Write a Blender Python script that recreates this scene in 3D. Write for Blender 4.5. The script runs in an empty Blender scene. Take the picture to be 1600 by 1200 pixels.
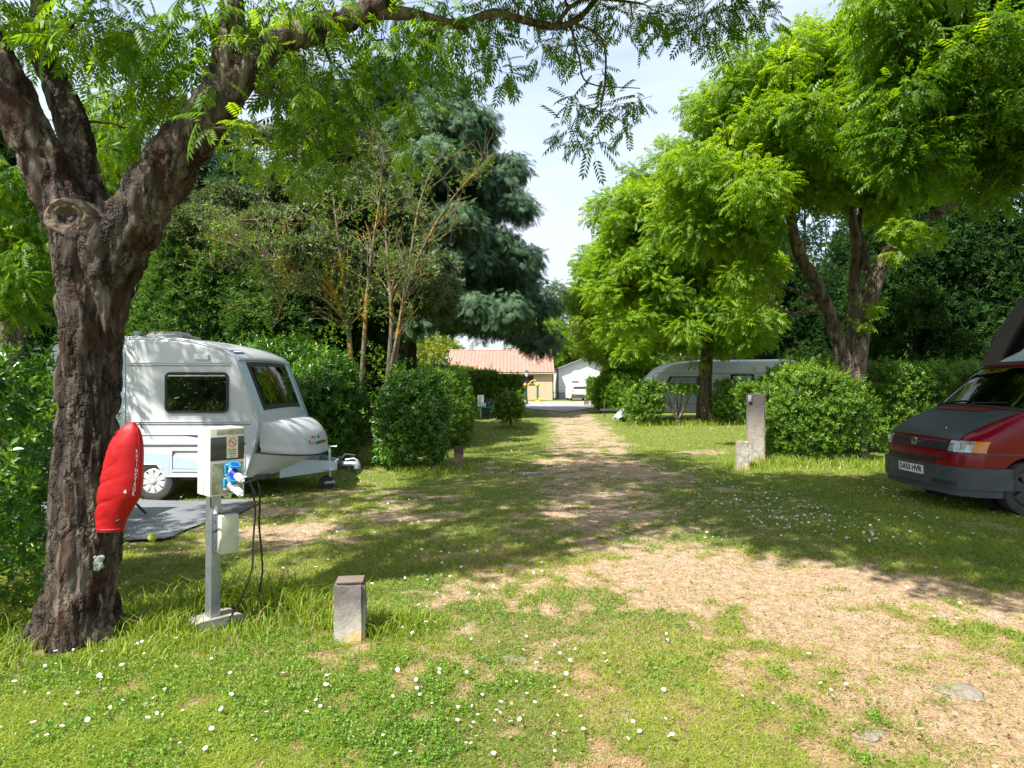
import bpy, bmesh, math, random
import numpy as np
from mathutils import Vector, Matrix
from mathutils.bvhtree import BVHTree
scene = bpy.context.scene
COL = scene.collection
R = math.radians
PI = math.pi

# ------------------------------------------------------------------ camera
H = 1.6                       # eye height; a level view, 1000 px of focal length in the 1600 px frame
cam = bpy.data.objects.new('camera', bpy.data.cameras.new('camera'))
COL.objects.link(cam)
cam.location = (0, 0, H)
cam.rotation_euler = (R(90), 0, 0)
cam.data.sensor_width = 36.0
cam.data.lens = 22.5
cam.data.clip_start = 0.05
cam.data.clip_end = 2000
scene.camera = cam
scene.render.resolution_x, scene.render.resolution_y = 1024, 768

# ------------------------------------------------------------------ light
SUN_EL, SUN_AZ = R(53), R(224)           # azimuth clockwise from +Y: behind the camera, from the left
sun_dir = Vector((math.sin(SUN_AZ)*math.cos(SUN_EL), math.cos(SUN_AZ)*math.cos(SUN_EL), math.sin(SUN_EL)))
sun = bpy.data.objects.new('sun', bpy.data.lights.new('sun', 'SUN'))
COL.objects.link(sun)
sun.data.energy = 4.3
sun.data.angle = R(0.53)
sun.data.color = (1.0, 0.955, 0.885)
sun.rotation_euler = sun_dir.to_track_quat('Z', 'Y').to_euler()
sun.location = sun_dir*30
world = bpy.data.worlds.new('World')
scene.world = world
world.use_nodes = True
nt = world.node_tree
nt.nodes.clear()
def wn(t, **k):
    n = nt.nodes.new(t)
    for a, b in k.items(): setattr(n, a, b)
    return n
sky = wn('ShaderNodeTexSky', sky_type='NISHITA', sun_disc=False, sun_elevation=SUN_EL, sun_rotation=SUN_AZ,
         air_density=1.0, dust_density=1.6, ozone_density=1.0, altitude=50)
tc = wn('ShaderNodeTexCoord')
mp = wn('ShaderNodeMapping'); mp.inputs['Scale'].default_value = (1.0, 1.0, 3.2)
nz = wn('ShaderNodeTexNoise'); nz.inputs['Scale'].default_value = 2.3; nz.inputs['Detail'].default_value = 7; nz.inputs['Roughness'].default_value = 0.58
rp = wn('ShaderNodeValToRGB'); rp.color_ramp.elements[0].position = 0.30; rp.color_ramp.elements[0].color = (0.15, 0.15, 0.15, 1)
rp.color_ramp.elements[1].position = 0.62
mx = wn('ShaderNodeMixRGB'); mx.inputs[2].default_value = (2.5, 2.7, 3.05, 1)
bg = wn('ShaderNodeBackground'); bg.inputs['Strength'].default_value = 0.15
out = wn('ShaderNodeOutputWorld')
L = nt.links.new
L(tc.outputs['Generated'], mp.inputs['Vector']); L(mp.outputs[0], nz.inputs['Vector']); L(nz.outputs[0], rp.inputs[0])
L(rp.outputs[0], mx.inputs[0]); L(sky.outputs[0], mx.inputs[1]); L(mx.outputs[0], bg.inputs[0]); L(bg.outputs[0], out.inputs[0])
scene.view_settings.view_transform = 'Standard'
scene.view_settings.look = 'None'
scene.view_settings.exposure = 1.36
scene.view_settings.gamma = 1.0
try:
    scene.cycles.max_bounces = 7; scene.cycles.diffuse_bounces = 4; scene.cycles.glossy_bounces = 3
    scene.cycles.transmission_bounces = 5; scene.cycles.transparent_max_bounces = 8
    scene.cycles.use_denoising = True
    scene.cycles.sample_clamp_indirect = 8
except Exception: pass

# ------------------------------------------------------------------ helpers
rng = np.random.default_rng(11)
random.seed(5)
def P(px, py, Y):                        # a point seen at pixel (px, py) of the 1600x1200 photo at depth Y
    return Vector(((px-800)/1000*Y, Y, H-(py-600)/1000*Y))
def G(px, py):                           # ground point under a pixel
    return P(px, py, 1000*H/(py-600))
def nrmz(a): return a/np.maximum(np.linalg.norm(a, axis=-1, keepdims=True), 1e-9)
def sstep(a, b, x):
    t = np.clip((x-a)/(b-a), 0, 1); return t*t*(3-2*t)
def _hash(ix, iy, iz):
    h = (ix.astype(np.int64)*374761393 + iy.astype(np.int64)*668265263 + iz.astype(np.int64)*1440662683) & 0xffffffff
    h = ((h ^ (h >> 13))*1274126177) & 0xffffffff
    return ((h ^ (h >> 16)) & 0xffff)/65535.0
def vnoise(p):
    p = np.asarray(p, float); i = np.floor(p); f = p-i; f = f*f*(3-2*f)
    r = 0
    for dx in (0, 1):
        for dy in (0, 1):
            for dz in (0, 1):
                w = (f[:, 0] if dx else 1-f[:, 0])*(f[:, 1] if dy else 1-f[:, 1])*(f[:, 2] if dz else 1-f[:, 2])
                r = r + w*_hash(i[:, 0]+dx, i[:, 1]+dy, i[:, 2]+dz)
    return r
def fbm(p, o=4):
    p = np.asarray(p, float); s = 0; a = .5; t = 0
    for k in range(o):
        s = s+a*vnoise(p*2**k+17.3*k); t += a; a *= .5
    return s/t

# --- objects
def tag(o, label=None, cat=None, group=None, kind=None):
    if label: o['label'] = label
    if cat: o['category'] = cat
    if group: o['group'] = group
    if kind: o['kind'] = kind
    return o
def thing(name, label, cat, loc=(0, 0, 0), group=None, rot=(0, 0, 0)):
    o = bpy.data.objects.new(name, None); COL.objects.link(o)
    o.location = loc; o.rotation_euler = rot; o.empty_display_size = .1
    return tag(o, label, cat, group)
def root_of(o):
    while o.parent: o = o.parent
    return o
def link_mesh(name, me, parent=None):
    o = bpy.data.objects.new(name, me); COL.objects.link(o)
    if parent: o.parent = parent
    return o
def copy_tree(o, parent=None):
    c = o.copy(); COL.objects.link(c); c.parent = parent
    for ch in list(o.children): copy_tree(ch, c)
    return c
def np_mesh(name, V, F, mats, mi=None, tint=None, smooth=False, extra=None):
    """V (n,3); F list of (m,k) int arrays; one float attribute 'tint' per vertex."""
    me = bpy.data.meshes.new(name)
    V = np.ascontiguousarray(V, dtype=np.float32)
    F = [f for f in F if len(f)]
    me.vertices.add(len(V)); me.vertices.foreach_set('co', V.ravel())
    nl = sum(f.size for f in F); npol = sum(len(f) for f in F)
    me.loops.add(nl); me.polygons.add(npol)
    me.loops.foreach_set('vertex_index', np.concatenate([f.ravel() for f in F]).astype(np.int32))
    tot = np.concatenate([np.full(len(f), f.shape[1], np.int32) for f in F])
    me.polygons.foreach_set('loop_start', (np.cumsum(tot)-tot).astype(np.int32))
    if mi is not None: me.polygons.foreach_set('material_index', np.asarray(mi, np.int32))
    if smooth: me.polygons.foreach_set('use_smooth', np.ones(npol, bool))
    for nm, arr in ([('tint', tint)] if tint is not None else [])+list((extra or {}).items()):
        a = me.attributes.new(nm, 'FLOAT', 'POINT'); a.data.foreach_set('value', np.asarray(arr, np.float32))
    for m in (mats if isinstance(mats, (list, tuple)) else [mats]): me.materials.append(m)
    me.update(calc_edges=True); me.validate()
    return me

class MB:
    """collects solid shapes and links them as one mesh object"""
    def __init__(s): s.v = []; s.f = []; s.m = []
    def add(s, v, f, m=0, M=None):
        b = len(s.v)
        for p in v:
            p = Vector(p); s.v.append(M @ p if M else p)
        for q in f: s.f.append([b+i for i in q]); s.m.append(m)
        return s
    def box(s, c, d, b=0, m=0, M=None, rot=None):
        bm = bmesh.new(); bmesh.ops.create_cube(bm, size=1)
        for v in bm.verts: v.co = Vector((v.co.x*d[0], v.co.y*d[1], v.co.z*d[2]))
        if b: bmesh.ops.bevel(bm, geom=bm.edges[:], offset=min(b, min(d)*.45), segments=2, affect='EDGES', profile=.6)
        T = Matrix.Translation(Vector(c))
        if rot: T = T @ Matrix.Rotation(rot[2], 4, 'Z') @ Matrix.Rotation(rot[1], 4, 'Y') @ Matrix.Rotation(rot[0], 4, 'X')
        if M: T = M @ T
        bm.verts.index_update()
        s.add([v.co for v in bm.verts], [[v.index for v in f.verts] for f in bm.faces], m, T); bm.free()
        return s
    def tube(s, pts, rad, n=8, m=0, M=None, caps=True, smoothpath=0):
        pts = [Vector(p) for p in pts]
        if not hasattr(rad, '__len__'): rad = [rad]*len(pts)
        if smoothpath:
            q = resample(np.array(pts), np.array(rad), smoothpath); pts = [Vector(p) for p in q[0]]; rad = list(q[1])
        V, F = tube_geo(np.array([tuple(p) for p in pts]), np.array(rad, float), n, caps)
        return s.add(V, F, m, M)
    def lathe(s, prof, n=24, m=0, M=None):
        V = []; F = []
        for r, z in prof:
            for k in range(n): a = 2*PI*k/n; V.append((r*math.cos(a), r*math.sin(a), z))
        for i in range(len(prof)-1):
            for k in range(n): F.append((i*n+k, i*n+(k+1) % n, (i+1)*n+(k+1) % n, (i+1)*n+k))
        if prof[0][0] > 1e-6: F.append(list(range(n))[::-1])
        if prof[-1][0] > 1e-6: F.append([(len(prof)-1)*n+k for k in range(n)])
        return s.add(V, F, m, M)
    def prism(s, poly, d0, d1, m=0, M=None, b=0):
        """2-D outline (x, y) extruded along z from d0 to d1; b bevels the d1 rim"""
        n = len(poly); V = [(x, y, d0) for x, y in poly]+[(x, y, d1) for x, y in poly]
        F = [list(range(n))[::-1]]+[(k, (k+1) % n, n+(k+1) % n, n+k) for k in range(n)]
        if b:
            cx = sum(p[0] for p in poly)/n; cy = sum(p[1] for p in poly)/n
            V = [(x, y, d0) for x, y in poly]+[(x, y, d1-b) for x, y in poly]
            for x, y in poly:
                l = math.hypot(x-cx, y-cy) or 1; V.append((x-(x-cx)/l*b, y-(y-cy)/l*b, d1))
            F += [(n+k, n+(k+1) % n, 2*n+(k+1) % n, 2*n+k) for k in range(n)]+[[2*n+k for k in range(n)]]
        else: F.append([n+k for k in range(n)])
        return s.add(V, F, m, M)
    def ring(s, outer, inner, d0, d1, m=0, M=None):
        n = len(outer); V = []
        for d in (d0, d1):
            V += [(x, y, d) for x, y in outer]; V += [(x, y, d) for x, y in inner]
        F = []
        for k in range(n):
            j = (k+1) % n
            F += [(2*n+k, 2*n+j, 3*n+j, 3*n+k), (k, n+k, n+j, j), (k, j, 2*n+j, 2*n+k), (n+k, 3*n+k, 3*n+j, n+j)]
        return s.add(V, F, m, M)
    def build(s, name, mats, parent=None, smooth=40, world=True):
        me = bpy.data.meshes.new(name)
        off = Vector((0, 0, 0))
        if parent and world: off = root_of(parent).location
        me.from_pydata([tuple(v-off) for v in s.v], [], s.f)
        for m in (mats if isinstance(mats, (list, tuple)) else [mats]): me.materials.append(m)
        me.polygons.foreach_set('material_index', s.m)
        bm = bmesh.new(); bm.from_mesh(me); bmesh.ops.recalc_face_normals(bm, faces=bm.faces); bm.to_mesh(me); bm.free()
        if smooth:
            me.polygons.foreach_set('use_smooth', [True]*len(me.polygons))
            me.set_sharp_from_angle(angle=R(smooth))
        me.update()
        return link_mesh(name, me, parent)
def resample(p, r, k):
    """Catmull-Rom through p with k steps per span"""
    p = np.asarray(p, float); r = np.asarray(r, float)
    q = np.vstack([2*p[0]-p[1], p, 2*p[-1]-p[-2]]); o = []; ro = []
    for i in range(len(p)-1):
        a, b, c, d = q[i], q[i+1], q[i+2], q[i+3]
        for t in np.arange(k)/k:
            o.append(.5*(2*b+(c-a)*t+(2*a-5*b+4*c-d)*t*t+(3*b-a-3*c+d)*t**3)); ro.append(r[i]*(1-t)+r[i+1]*t)
    o.append(p[-1]); ro.append(r[-1])
    return np.array(o), np.array(ro)
def tube_geo(p, r, n, caps=True):
    t = np.gradient(p, axis=0); t = nrmz(t)
    u = np.cross(t[0], [0, 0, 1.0]); u = u if np.linalg.norm(u) > .1 else np.cross(t[0], [1.0, 0, 0]); u = u/np.linalg.norm(u)
    a = np.arange(n)*2*PI/n; V = []
    for i in range(len(p)):
        u = u-t[i]*np.dot(u, t[i]); u = u/max(np.linalg.norm(u), 1e-9); w = np.cross(t[i], u)
        V.append(p[i]+r[i]*(np.cos(a)[:, None]*u+np.sin(a)[:, None]*w))
    V = np.vstack(V); F = []
    for i in range(len(p)-1):
        for k in range(n): F.append((i*n+k, i*n+(k+1) % n, (i+1)*n+(k+1) % n, (i+1)*n+k))
    if caps: F.append(list(range(n))[::-1]); F.append([(len(p)-1)*n+k for k in range(n)])
    return V, F
def rrect(x0, y0, x1, y1, r, k=5):
    o = []
    for cx, cy, a0 in ((x1-r, y1-r, 0), (x0+r, y1-r, 90), (x0+r, y0+r, 180), (x1-r, y0+r, 270)):
        for i in range(k+1):
            a = R(a0+90*i/k); o.append((cx+r*math.cos(a), cy+r*math.sin(a)))
    return o
def ellipse(cx, cy, rx, ry, n=24): return [(cx+rx*math.cos(2*PI*k/n), cy+ry*math.sin(2*PI*k/n)) for k in range(n)]
def basis(o, x, y, z=None):
    x = Vector(x).normalized(); y = Vector(y); y = (y-x*y.dot(x)).normalized(); z = x.cross(y)
    return Matrix(((x.x, y.x, z.x, o[0]), (x.y, y.y, z.y, o[1]), (x.z, y.z, z.z, o[2]), (0, 0, 0, 1)))
def text_geo(body, size, depth=.002, bold=0.0, align='CENTER'):
    cu = bpy.data.curves.new('t', 'FONT'); cu.body = body; cu.size = size; cu.extrude = depth/2; cu.offset = bold
    cu.align_x = align; cu.align_y = 'CENTER'; cu.resolution_u = 3
    o = bpy.data.objects.new('t', cu); COL.objects.link(o)
    dg = bpy.context.evaluated_depsgraph_get()
    me = bpy.data.meshes.new_from_object(o.evaluated_get(dg))
    v = [x.co.copy() for x in me.vertices]; f = [list(p.vertices) for p in me.polygons]
    bpy.data.objects.remove(o); bpy.data.curves.remove(cu); bpy.data.meshes.remove(me)
    return v, f
def baked(o, mods):
    """applies modifiers by evaluating the object"""
    for t, kw in mods:
        m = o.modifiers.new(t, t)
        for a, b in kw.items(): setattr(m, a, b)
    dg = bpy.context.evaluated_depsgraph_get(); dg.update()
    me = bpy.data.meshes.new_from_object(o.evaluated_get(dg))
    o.modifiers.clear(); old = o.data; o.data = me; bpy.data.meshes.remove(old)
    return o
def cut(o, mb):
    """boolean difference with the solid in mb; the cutter is deleted again"""
    c = mb.build('cutter', [], None, smooth=0)
    baked(o, [('BOOLEAN', dict(operation='DIFFERENCE', object=c, solver='EXACT'))])
    me = c.data; bpy.data.objects.remove(c); bpy.data.meshes.remove(me)
    o.data.polygons.foreach_set('use_smooth', [True]*len(o.data.polygons)); o.data.set_sharp_from_angle(angle=R(35))
    return o

# ------------------------------------------------------------------ materials
def newmat(name):
    m = bpy.data.materials.new(name); m.use_nodes = True; n = m.node_tree; n.nodes.clear()
    o = n.nodes.new('ShaderNodeOutputMaterial'); b = n.nodes.new('ShaderNodeBsdfPrincipled'); n.links.new(b.outputs[0], o.inputs[0])
    return m, n, b, o
def setc(s, c): s.default_value = (c[0], c[1], c[2], 1)
def ramp(n, stops):
    r = n.nodes.new('ShaderNodeValToRGB'); e = r.color_ramp.elements
    while len(e) < len(stops): e.new(.5)
    for i, (p, c) in enumerate(stops):
        e[i].position = p; e[i].color = (c[0], c[1], c[2], 1) if hasattr(c, '__len__') else (c, c, c, 1)
    return r
def noise(n, scale, detail=5, rough=.55, stretch=None, coord='Object'):
    t = n.nodes.new('ShaderNodeTexCoord'); x = n.nodes.new('ShaderNodeTexNoise')
    x.inputs['Scale'].default_value = scale; x.inputs['Detail'].default_value = detail; x.inputs['Roughness'].default_value = rough
    if stretch:
        mpn = n.nodes.new('ShaderNodeMapping'); mpn.inputs['Scale'].default_value = stretch
        n.links.new(t.outputs[coord], mpn.inputs[0]); n.links.new(mpn.outputs[0], x.inputs['Vector'])
    else: n.links.new(t.outputs[coord], x.inputs['Vector'])
    return x
def bump(n, b, src, strength, dist=.01):
    k = n.nodes.new('ShaderNodeBump'); k.inputs['Strength'].default_value = strength; k.inputs['Distance'].default_value = dist
    n.links.new(src, k.inputs['Height']); n.links.new(k.outputs[0], b.inputs['Normal']); return k
def flat(name, c, rough=.5, metal=0, var=.12, scale=6, coat=0, bmp=0, spec=.5, c2=None, stretch=None, lo=.35, hi=.7):
    """a plain paint, plastic or stone with its own dirt"""
    m, n, b, o = newmat(name)
    x = noise(n, scale, 6, .6, stretch)
    dk = c2 if c2 else tuple(v*(1-var) for v in c)
    r = ramp(n, [(lo, dk), (hi, c)])
    n.links.new(x.outputs[0], r.inputs[0]); n.links.new(r.outputs[0], b.inputs['Base Color'])
    b.inputs['Roughness'].default_value = rough; b.inputs['Metallic'].default_value = metal
    b.inputs['Coat Weight'].default_value = coat; b.inputs['Coat Roughness'].default_value = .06; b.inputs['Specular IOR Level'].default_value = spec
    if bmp: bump(n, b, noise(n, scale*6, 6, .65, stretch).outputs[0], bmp)
    return m
def leafmat(name, cols, trans=.42, tcol=None, rough=.45, spec=.35):
    m, n, b, o = newmat(name)
    a = n.nodes.new('ShaderNodeAttribute'); a.attribute_name = 'tint'
    r = ramp(n, [(i/(len(cols)-1), c) for i, c in enumerate(cols)])
    n.links.new(a.outputs['Fac'], r.inputs[0]); n.links.new(r.outputs[0], b.inputs['Base Color'])
    b.inputs['Roughness'].default_value = rough; b.inputs['Specular IOR Level'].default_value = spec
    t = n.nodes.new('ShaderNodeBsdfTranslucent')
    if trans > 0:
        g = n.nodes.new('ShaderNodeMixRGB'); g.blend_type = 'MULTIPLY'; g.inputs[0].default_value = 1
        setc(g.inputs[2], tcol or (1.9, 1.75, .5)); n.links.new(r.outputs[0], g.inputs[1]); n.links.new(g.outputs[0], t.inputs[0])
        x = n.nodes.new('ShaderNodeMixShader'); x.inputs[0].default_value = trans
        n.links.new(b.outputs[0], x.inputs[1]); n.links.new(t.outputs[0], x.inputs[2]); n.links.new(x.outputs[0], o.inputs[0])
    return m
def barkmat(name, c_dark, c_mid, c_light, scale=9, strength=.8, red=None, crack=0):
    m, n, b, o = newmat(name)
    x = noise(n, scale, 9, .68, (1, 1, .11)); y = noise(n, scale*.30, 5, .6, (1, 1, .22)); x.inputs['Distortion'].default_value = .35
    r = ramp(n, [(.36, c_dark), (.5, c_mid), (.66, c_light)])
    mixn = n.nodes.new('ShaderNodeMath'); mixn.operation = 'MULTIPLY_ADD'; mixn.inputs[1].default_value = .55; 
    n.links.new(x.outputs[0], mixn.inputs[0])
    ad = n.nodes.new('ShaderNodeMath'); ad.operation = 'MULTIPLY'; ad.inputs[1].default_value = .45; n.links.new(y.outputs[0], ad.inputs[0]); n.links.new(ad.outputs[0], mixn.inputs[2])
    n.links.new(mixn.outputs[0], r.inputs[0])
    last = r.outputs[0]
    if red:
        z = noise(n, scale*.3, 5, .6, (1, 1, .25)); z.inputs['Distortion'].default_value = .6
        rr = ramp(n, [(.50, 0), (.60, 1)]); n.links.new(z.outputs[0], rr.inputs[0])
        q = n.nodes.new('ShaderNodeMixRGB'); setc(q.inputs[2], red); n.links.new(rr.outputs[0], q.inputs[0]); n.links.new(last, q.inputs[1]); last = q.outputs[0]
    hgt = x.outputs[0]
    if crack:
        t = n.nodes.new('ShaderNodeTexCoord'); wv = noise(n, 5, 4, .6); ma = n.nodes.new('ShaderNodeMixRGB'); ma.blend_type = 'ADD'; ma.inputs[0].default_value = .22
        n.links.new(t.outputs['Object'], ma.inputs[1]); n.links.new(wv.outputs['Color'], ma.inputs[2])
        mpn = n.nodes.new('ShaderNodeMapping'); mpn.inputs['Scale'].default_value = (1, 1, .11); n.links.new(ma.outputs[0], mpn.inputs[0])
        vo = n.nodes.new('ShaderNodeTexVoronoi'); vo.feature = 'DISTANCE_TO_EDGE'; vo.inputs['Scale'].default_value = crack; n.links.new(mpn.outputs[0], vo.inputs['Vector'])
        nb_ = noise(n, 6, 3, .5); dd = n.nodes.new('ShaderNodeMath'); dd.operation = 'MULTIPLY_ADD'; dd.inputs[1].default_value = .55; n.links.new(nb_.outputs[0], dd.inputs[0]); sb = n.nodes.new('ShaderNodeMath'); sb.operation = 'ADD'; sb.inputs[1].default_value = -.22; n.links.new(vo.outputs['Distance'], sb.inputs[0]); n.links.new(sb.outputs[0], dd.inputs[2])
        cr = ramp(n, [(.0, .25), (.10, .8), (.26, 1)]); n.links.new(dd.outputs[0], cr.inputs[0])
        q = n.nodes.new('ShaderNodeMixRGB'); setc(q.inputs[1], (.014, .009, .006)); n.links.new(cr.outputs[0], q.inputs[0]); n.links.new(last, q.inputs[2]); last = q.outputs[0]
        ad2 = n.nodes.new('ShaderNodeMath'); ad2.operation = 'MULTIPLY_ADD'; ad2.inputs[1].default_value = 1.3; n.links.new(cr.outputs[0], ad2.inputs[0]); n.links.new(x.outputs[0], ad2.inputs[2]); hgt = ad2.outputs[0]
    n.links.new(last, b.inputs['Base Color']); b.inputs['Roughness'].default_value = .9; b.inputs['Specular IOR Level'].default_value = .2
    bump(n, b, hgt, strength, .04)
    return m
M = {}
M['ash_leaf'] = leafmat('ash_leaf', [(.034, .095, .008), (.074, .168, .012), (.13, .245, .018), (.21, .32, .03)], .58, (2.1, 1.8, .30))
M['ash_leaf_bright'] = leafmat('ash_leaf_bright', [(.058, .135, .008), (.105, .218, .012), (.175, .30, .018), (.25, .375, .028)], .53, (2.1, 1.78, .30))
M['laurel_leaf'] = leafmat('laurel_leaf', [(.024, .08, .010), (.05, .135, .014), (.09, .205, .018), (.17, .29, .03)], .26, (2.0, 1.9, .4), .33, .5)
M['hedge_leaf'] = leafmat('hedge_leaf', [(.045, .11, .010), (.085, .18, .014), (.135, .245, .018), (.21, .32, .03)], .32, (1.9, 1.8, .4), .4, .4)
M['yellow_leaf'] = leafmat('yellow_leaf', [(.08, .14, .012), (.15, .22, .015), (.22, .28, .02), (.32, .32, .03)], .35, (1.5, 1.4, .5))
M['cedar_needle'] = leafmat('cedar_needle', [(.045, .08, .035), (.09, .135, .055), (.155, .20, .08), (.25, .28, .11)], .25, (1.5, 1.4, .8), .6, .2)
M['blue_needle'] = leafmat('blue_needle', [(.030, .066, .036), (.065, .125, .066), (.115, .19, .10), (.18, .26, .145)], .22, (1.3, 1.5, .9), .6, .2)
M['thuja_leaf'] = leafmat('thuja_leaf', [(.024, .066, .014), (.048, .112, .02), (.088, .17, .028), (.15, .25, .04)], .25, (1.6, 1.7, .5), .55, .25)
M['dark_needle'] = leafmat('dark_needle', [(.012, .034, .011), (.022, .058, .015), (.042, .092, .02), (.075, .14, .03)], .25, (1.5, 1.6, .5), .7, .08)
M['far_leaf'] = leafmat('far_leaf', [(.05, .10, .022), (.09, .16, .03), (.14, .21, .04), (.20, .26, .06)], .35, (1.5, 1.4, .6))
M['grey_leaf'] = leafmat('grey_leaf', [(.06, .09, .05), (.10, .14, .075), (.15, .19, .11), (.20, .24, .14)], .3, (1.3, 1.3, .8))
M['bark_ash'] = barkmat('bark_ash', (.014, .010, .008), (.078, .061, .048), (.31, .255, .20), 16, 1.0, red=(.045, .022, .013), crack=11)
M['bark_grey'] = barkmat('bark_grey', (.04, .032, .026), (.15, .115, .09), (.32, .265, .215), 14, .9, crack=9)
M['bark_red'] = barkmat('bark_red', (.09, .05, .035), (.24, .13, .09), (.36, .24, .18), 8, .9, crack=7)
M['bark_dark'] = barkmat('bark_dark', (.015, .011, .009), (.045, .034, .026), (.10, .08, .065), 8, .8)
M['bark_lichen'] = barkmat('bark_lichen', (.06, .05, .035), (.16, .135, .10), (.28, .25, .18), 9, .5, red=(.36, .20, .04))
M['twig'] = barkmat('twig', (.04, .028, .018), (.10, .07, .045), (.17, .13, .09), 12, .4)
# ------------------------------------------------------------------ leaf shapes (unit length along x, normal z)
def t_pinnate(pairs, L=.34, w=.075, droop=.3, rach=True):
    V = []; F = []
    def leaf(o, d, L, w):
        d = np.array(d)/np.linalg.norm(d); s = np.cross([0, 0, 1.0], d); s /= np.linalg.norm(s); b = len(V)
        o = np.array(o); dz = np.array([0, 0, -.10*L])
        V.extend([o, o+d*L*.45+s*w*L+dz*.2, o+d*L+dz*2.2, o+d*L*.45-s*w*L+dz*.2]); F.append((b, b+1, b+2, b+3))
    for k in range(pairs):
        t = .22+.68*k/max(pairs-1, 1); l = L*(1-.25*abs(t-.55))
        for s in (-1, 1): leaf((t, 0, -droop*t*t), (.62, s*.78, -.28-.3*t), l, w)
    leaf((.92, 0, -droop*.85), (1, 0, -.55), L, w)
    if rach:
        b = len(V); V.extend([np.array((0, .006, 0)), np.array((0, -.006, 0)), np.array((.95, -.004, -droop*.9)), np.array((.95, .004, -droop*.9))]); F.append((b, b+1, b+2, b+3))
    return np.array(V), np.array(F)
def t_sprig(n, L=.5, w=.2, cup=.1):
    """leaves spiralling round a short shoot that points along x"""
    V = []; F = []
    for k in range(n):
        a = k*2.4; t = .1+.75*k/n; tilt = .5+.7*(k/n)
        d = np.array((tilt, math.cos(a), math.sin(a))); d /= np.linalg.norm(d)
        s = np.cross(d, (1, 0, 0)); s /= np.linalg.norm(s); nn = np.cross(s, d); l = L*(1-.35*k/n); b = len(V); o = np.array((t, 0, 0))
        V.extend([o, o+d*l*.5+s*w*l+nn*cup*l, o+d*l-nn*.1*l, o+d*l*.5-s*w*l+nn*cup*l, o+d*l*.5]); F.extend([(b, b+1, b+2, b+4), (b, b+4, b+2, b+3)])
    return np.array(V), np.array(F)
def t_tuft(n, w=.07, up=.2):
    """needles fanning out of a point"""
    r = np.random.default_rng(3); V = []; F = []
    for k in range(n):
        d = r.normal(size=3); d[0] = abs(d[0])*1.1+.2; d[2] = d[2]*.6+up; d /= np.linalg.norm(d); s = np.cross(d, r.normal(size=3)); s /= np.linalg.norm(s)
        o = np.array((.45*r.random(), 0, 0)); l = .45+.3*r.random(); b = len(V)
        V.extend([o-s*w*.5, o+s*w*.5, o+d*l+s*w*.35, o+d*l-s*w*.35]); F.append((b, b+1, b+2, b+3))
    return np.array(V), np.array(F)
def t_spray(n, spread=.9, w=.055, droop=.35):
    """a flat drooping fan of scale-leaf twiglets"""
    V = []; F = []
    for k in range(n):
        t = .08+.85*(k//2)/max(n//2, 1); s = 1 if k % 2 else -1; l = .5*(1-.6*t)+.12
        d = np.array((.75, s*spread*.8, -.15)); d /= np.linalg.norm(d); p = np.cross((0, 0, 1), d); p /= np.linalg.norm(p); b = len(V)
        o = np.array((t, 0, -droop*t*t)); q = o+d*l+np.array((0, 0, -droop*.6*l))
        V.extend([o-p*w*.5, o+p*w*.5, q+p*w*.35, q-p*w*.35]); F.append((b, b+1, b+2, b+3))
    b = len(V); V.extend([np.array((0, w*.4, 0)), np.array((0, -w*.4, 0)), np.array((1.05, -w*.3, -droop*1.1)), np.array((1.05, w*.3, -droop*1.1))]); F.append((b, b+1, b+2, b+3))
    return np.array(V), np.array(F)
T = dict(ash=t_pinnate(6, .30, .17), ash_far=t_pinnate(4, .40, .20, droop=.3, rach=False), laurel=t_sprig(7, .62, .2), small=t_sprig(6, .6, .24),
         tuft=t_tuft(12, .12), tuft_far=t_tuft(6, .14), spray=t_spray(10, w=.065), spray_far=t_spray(6, w=.09), needle=t_spray(11, spread=.75, w=.055, droop=.2), twig=t_sprig(4, .55, .22))
def place(tmpl, pos, ax, nm, sc, tint):
    """instances of one leaf shape baked into arrays"""
    tv, tf = tmpl; ax = nrmz(ax); nm = nrmz(nm-ax*np.sum(nm*ax, 1, keepdims=True)); sd = np.cross(nm, ax)
    V = pos[:, None, :]+sc[:, None, None]*(tv[None, :, 0:1]*ax[:, None, :]+tv[None, :, 1:2]*sd[:, None, :]+tv[None, :, 2:3]*nm[:, None, :])
    n, k = len(pos), len(tv)
    F = tf[None, :, :]+(np.arange(n)*k)[:, None, None]
    return V.reshape(-1, 3), F.reshape(-1, tf.shape[1]), np.repeat(tint, k)
def merge(parts):
    V = []; F = []; t = []; b = 0
    for v, f, c in parts: V.append(v); F.append(f+b); t.append(c); b += len(v)
    return np.vstack(V), [np.vstack(F)], np.concatenate(t)
def rdir(r, n): return nrmz(r.normal(size=(n, 3)))
def clump_leaves(r, clumps, tmpl, size, shell=.45, flatten=.5, droop=.25, up=.8, tv=.16, bias=0):
    """clumps: rows (x, y, z, rx, ry, rz, count). Leaves gather in the outer part of every clump, so gaps stay between clumps."""
    out = []
    for c in clumps:
        n = int(c[6])
        if n < 1: continue
        d = rdir(r, n); d[:, 2] = d[:, 2]+.12; d = nrmz(d)
        rad = (shell+(1-shell)*r.random(n)**.7)[:, None]*(.85+.3*r.random((n, 1)))
        pos = np.array(c[:3])+d*rad*np.array(c[3:6])
        ax = d*np.array((1, 1, flatten))+r.normal(size=(n, 3))*.45; ax[:, 2] -= droop
        nm = np.array((0, 0, up))+d*.4+r.normal(size=(n, 3))*.35
        tn = np.clip(.46+bias+r.normal()*.10+r.normal(size=n)*tv, 0, 1)
        out.append(place(tmpl, pos, ax, nm, size*(.7+.6*r.random(n)), tn))
    return out
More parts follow.
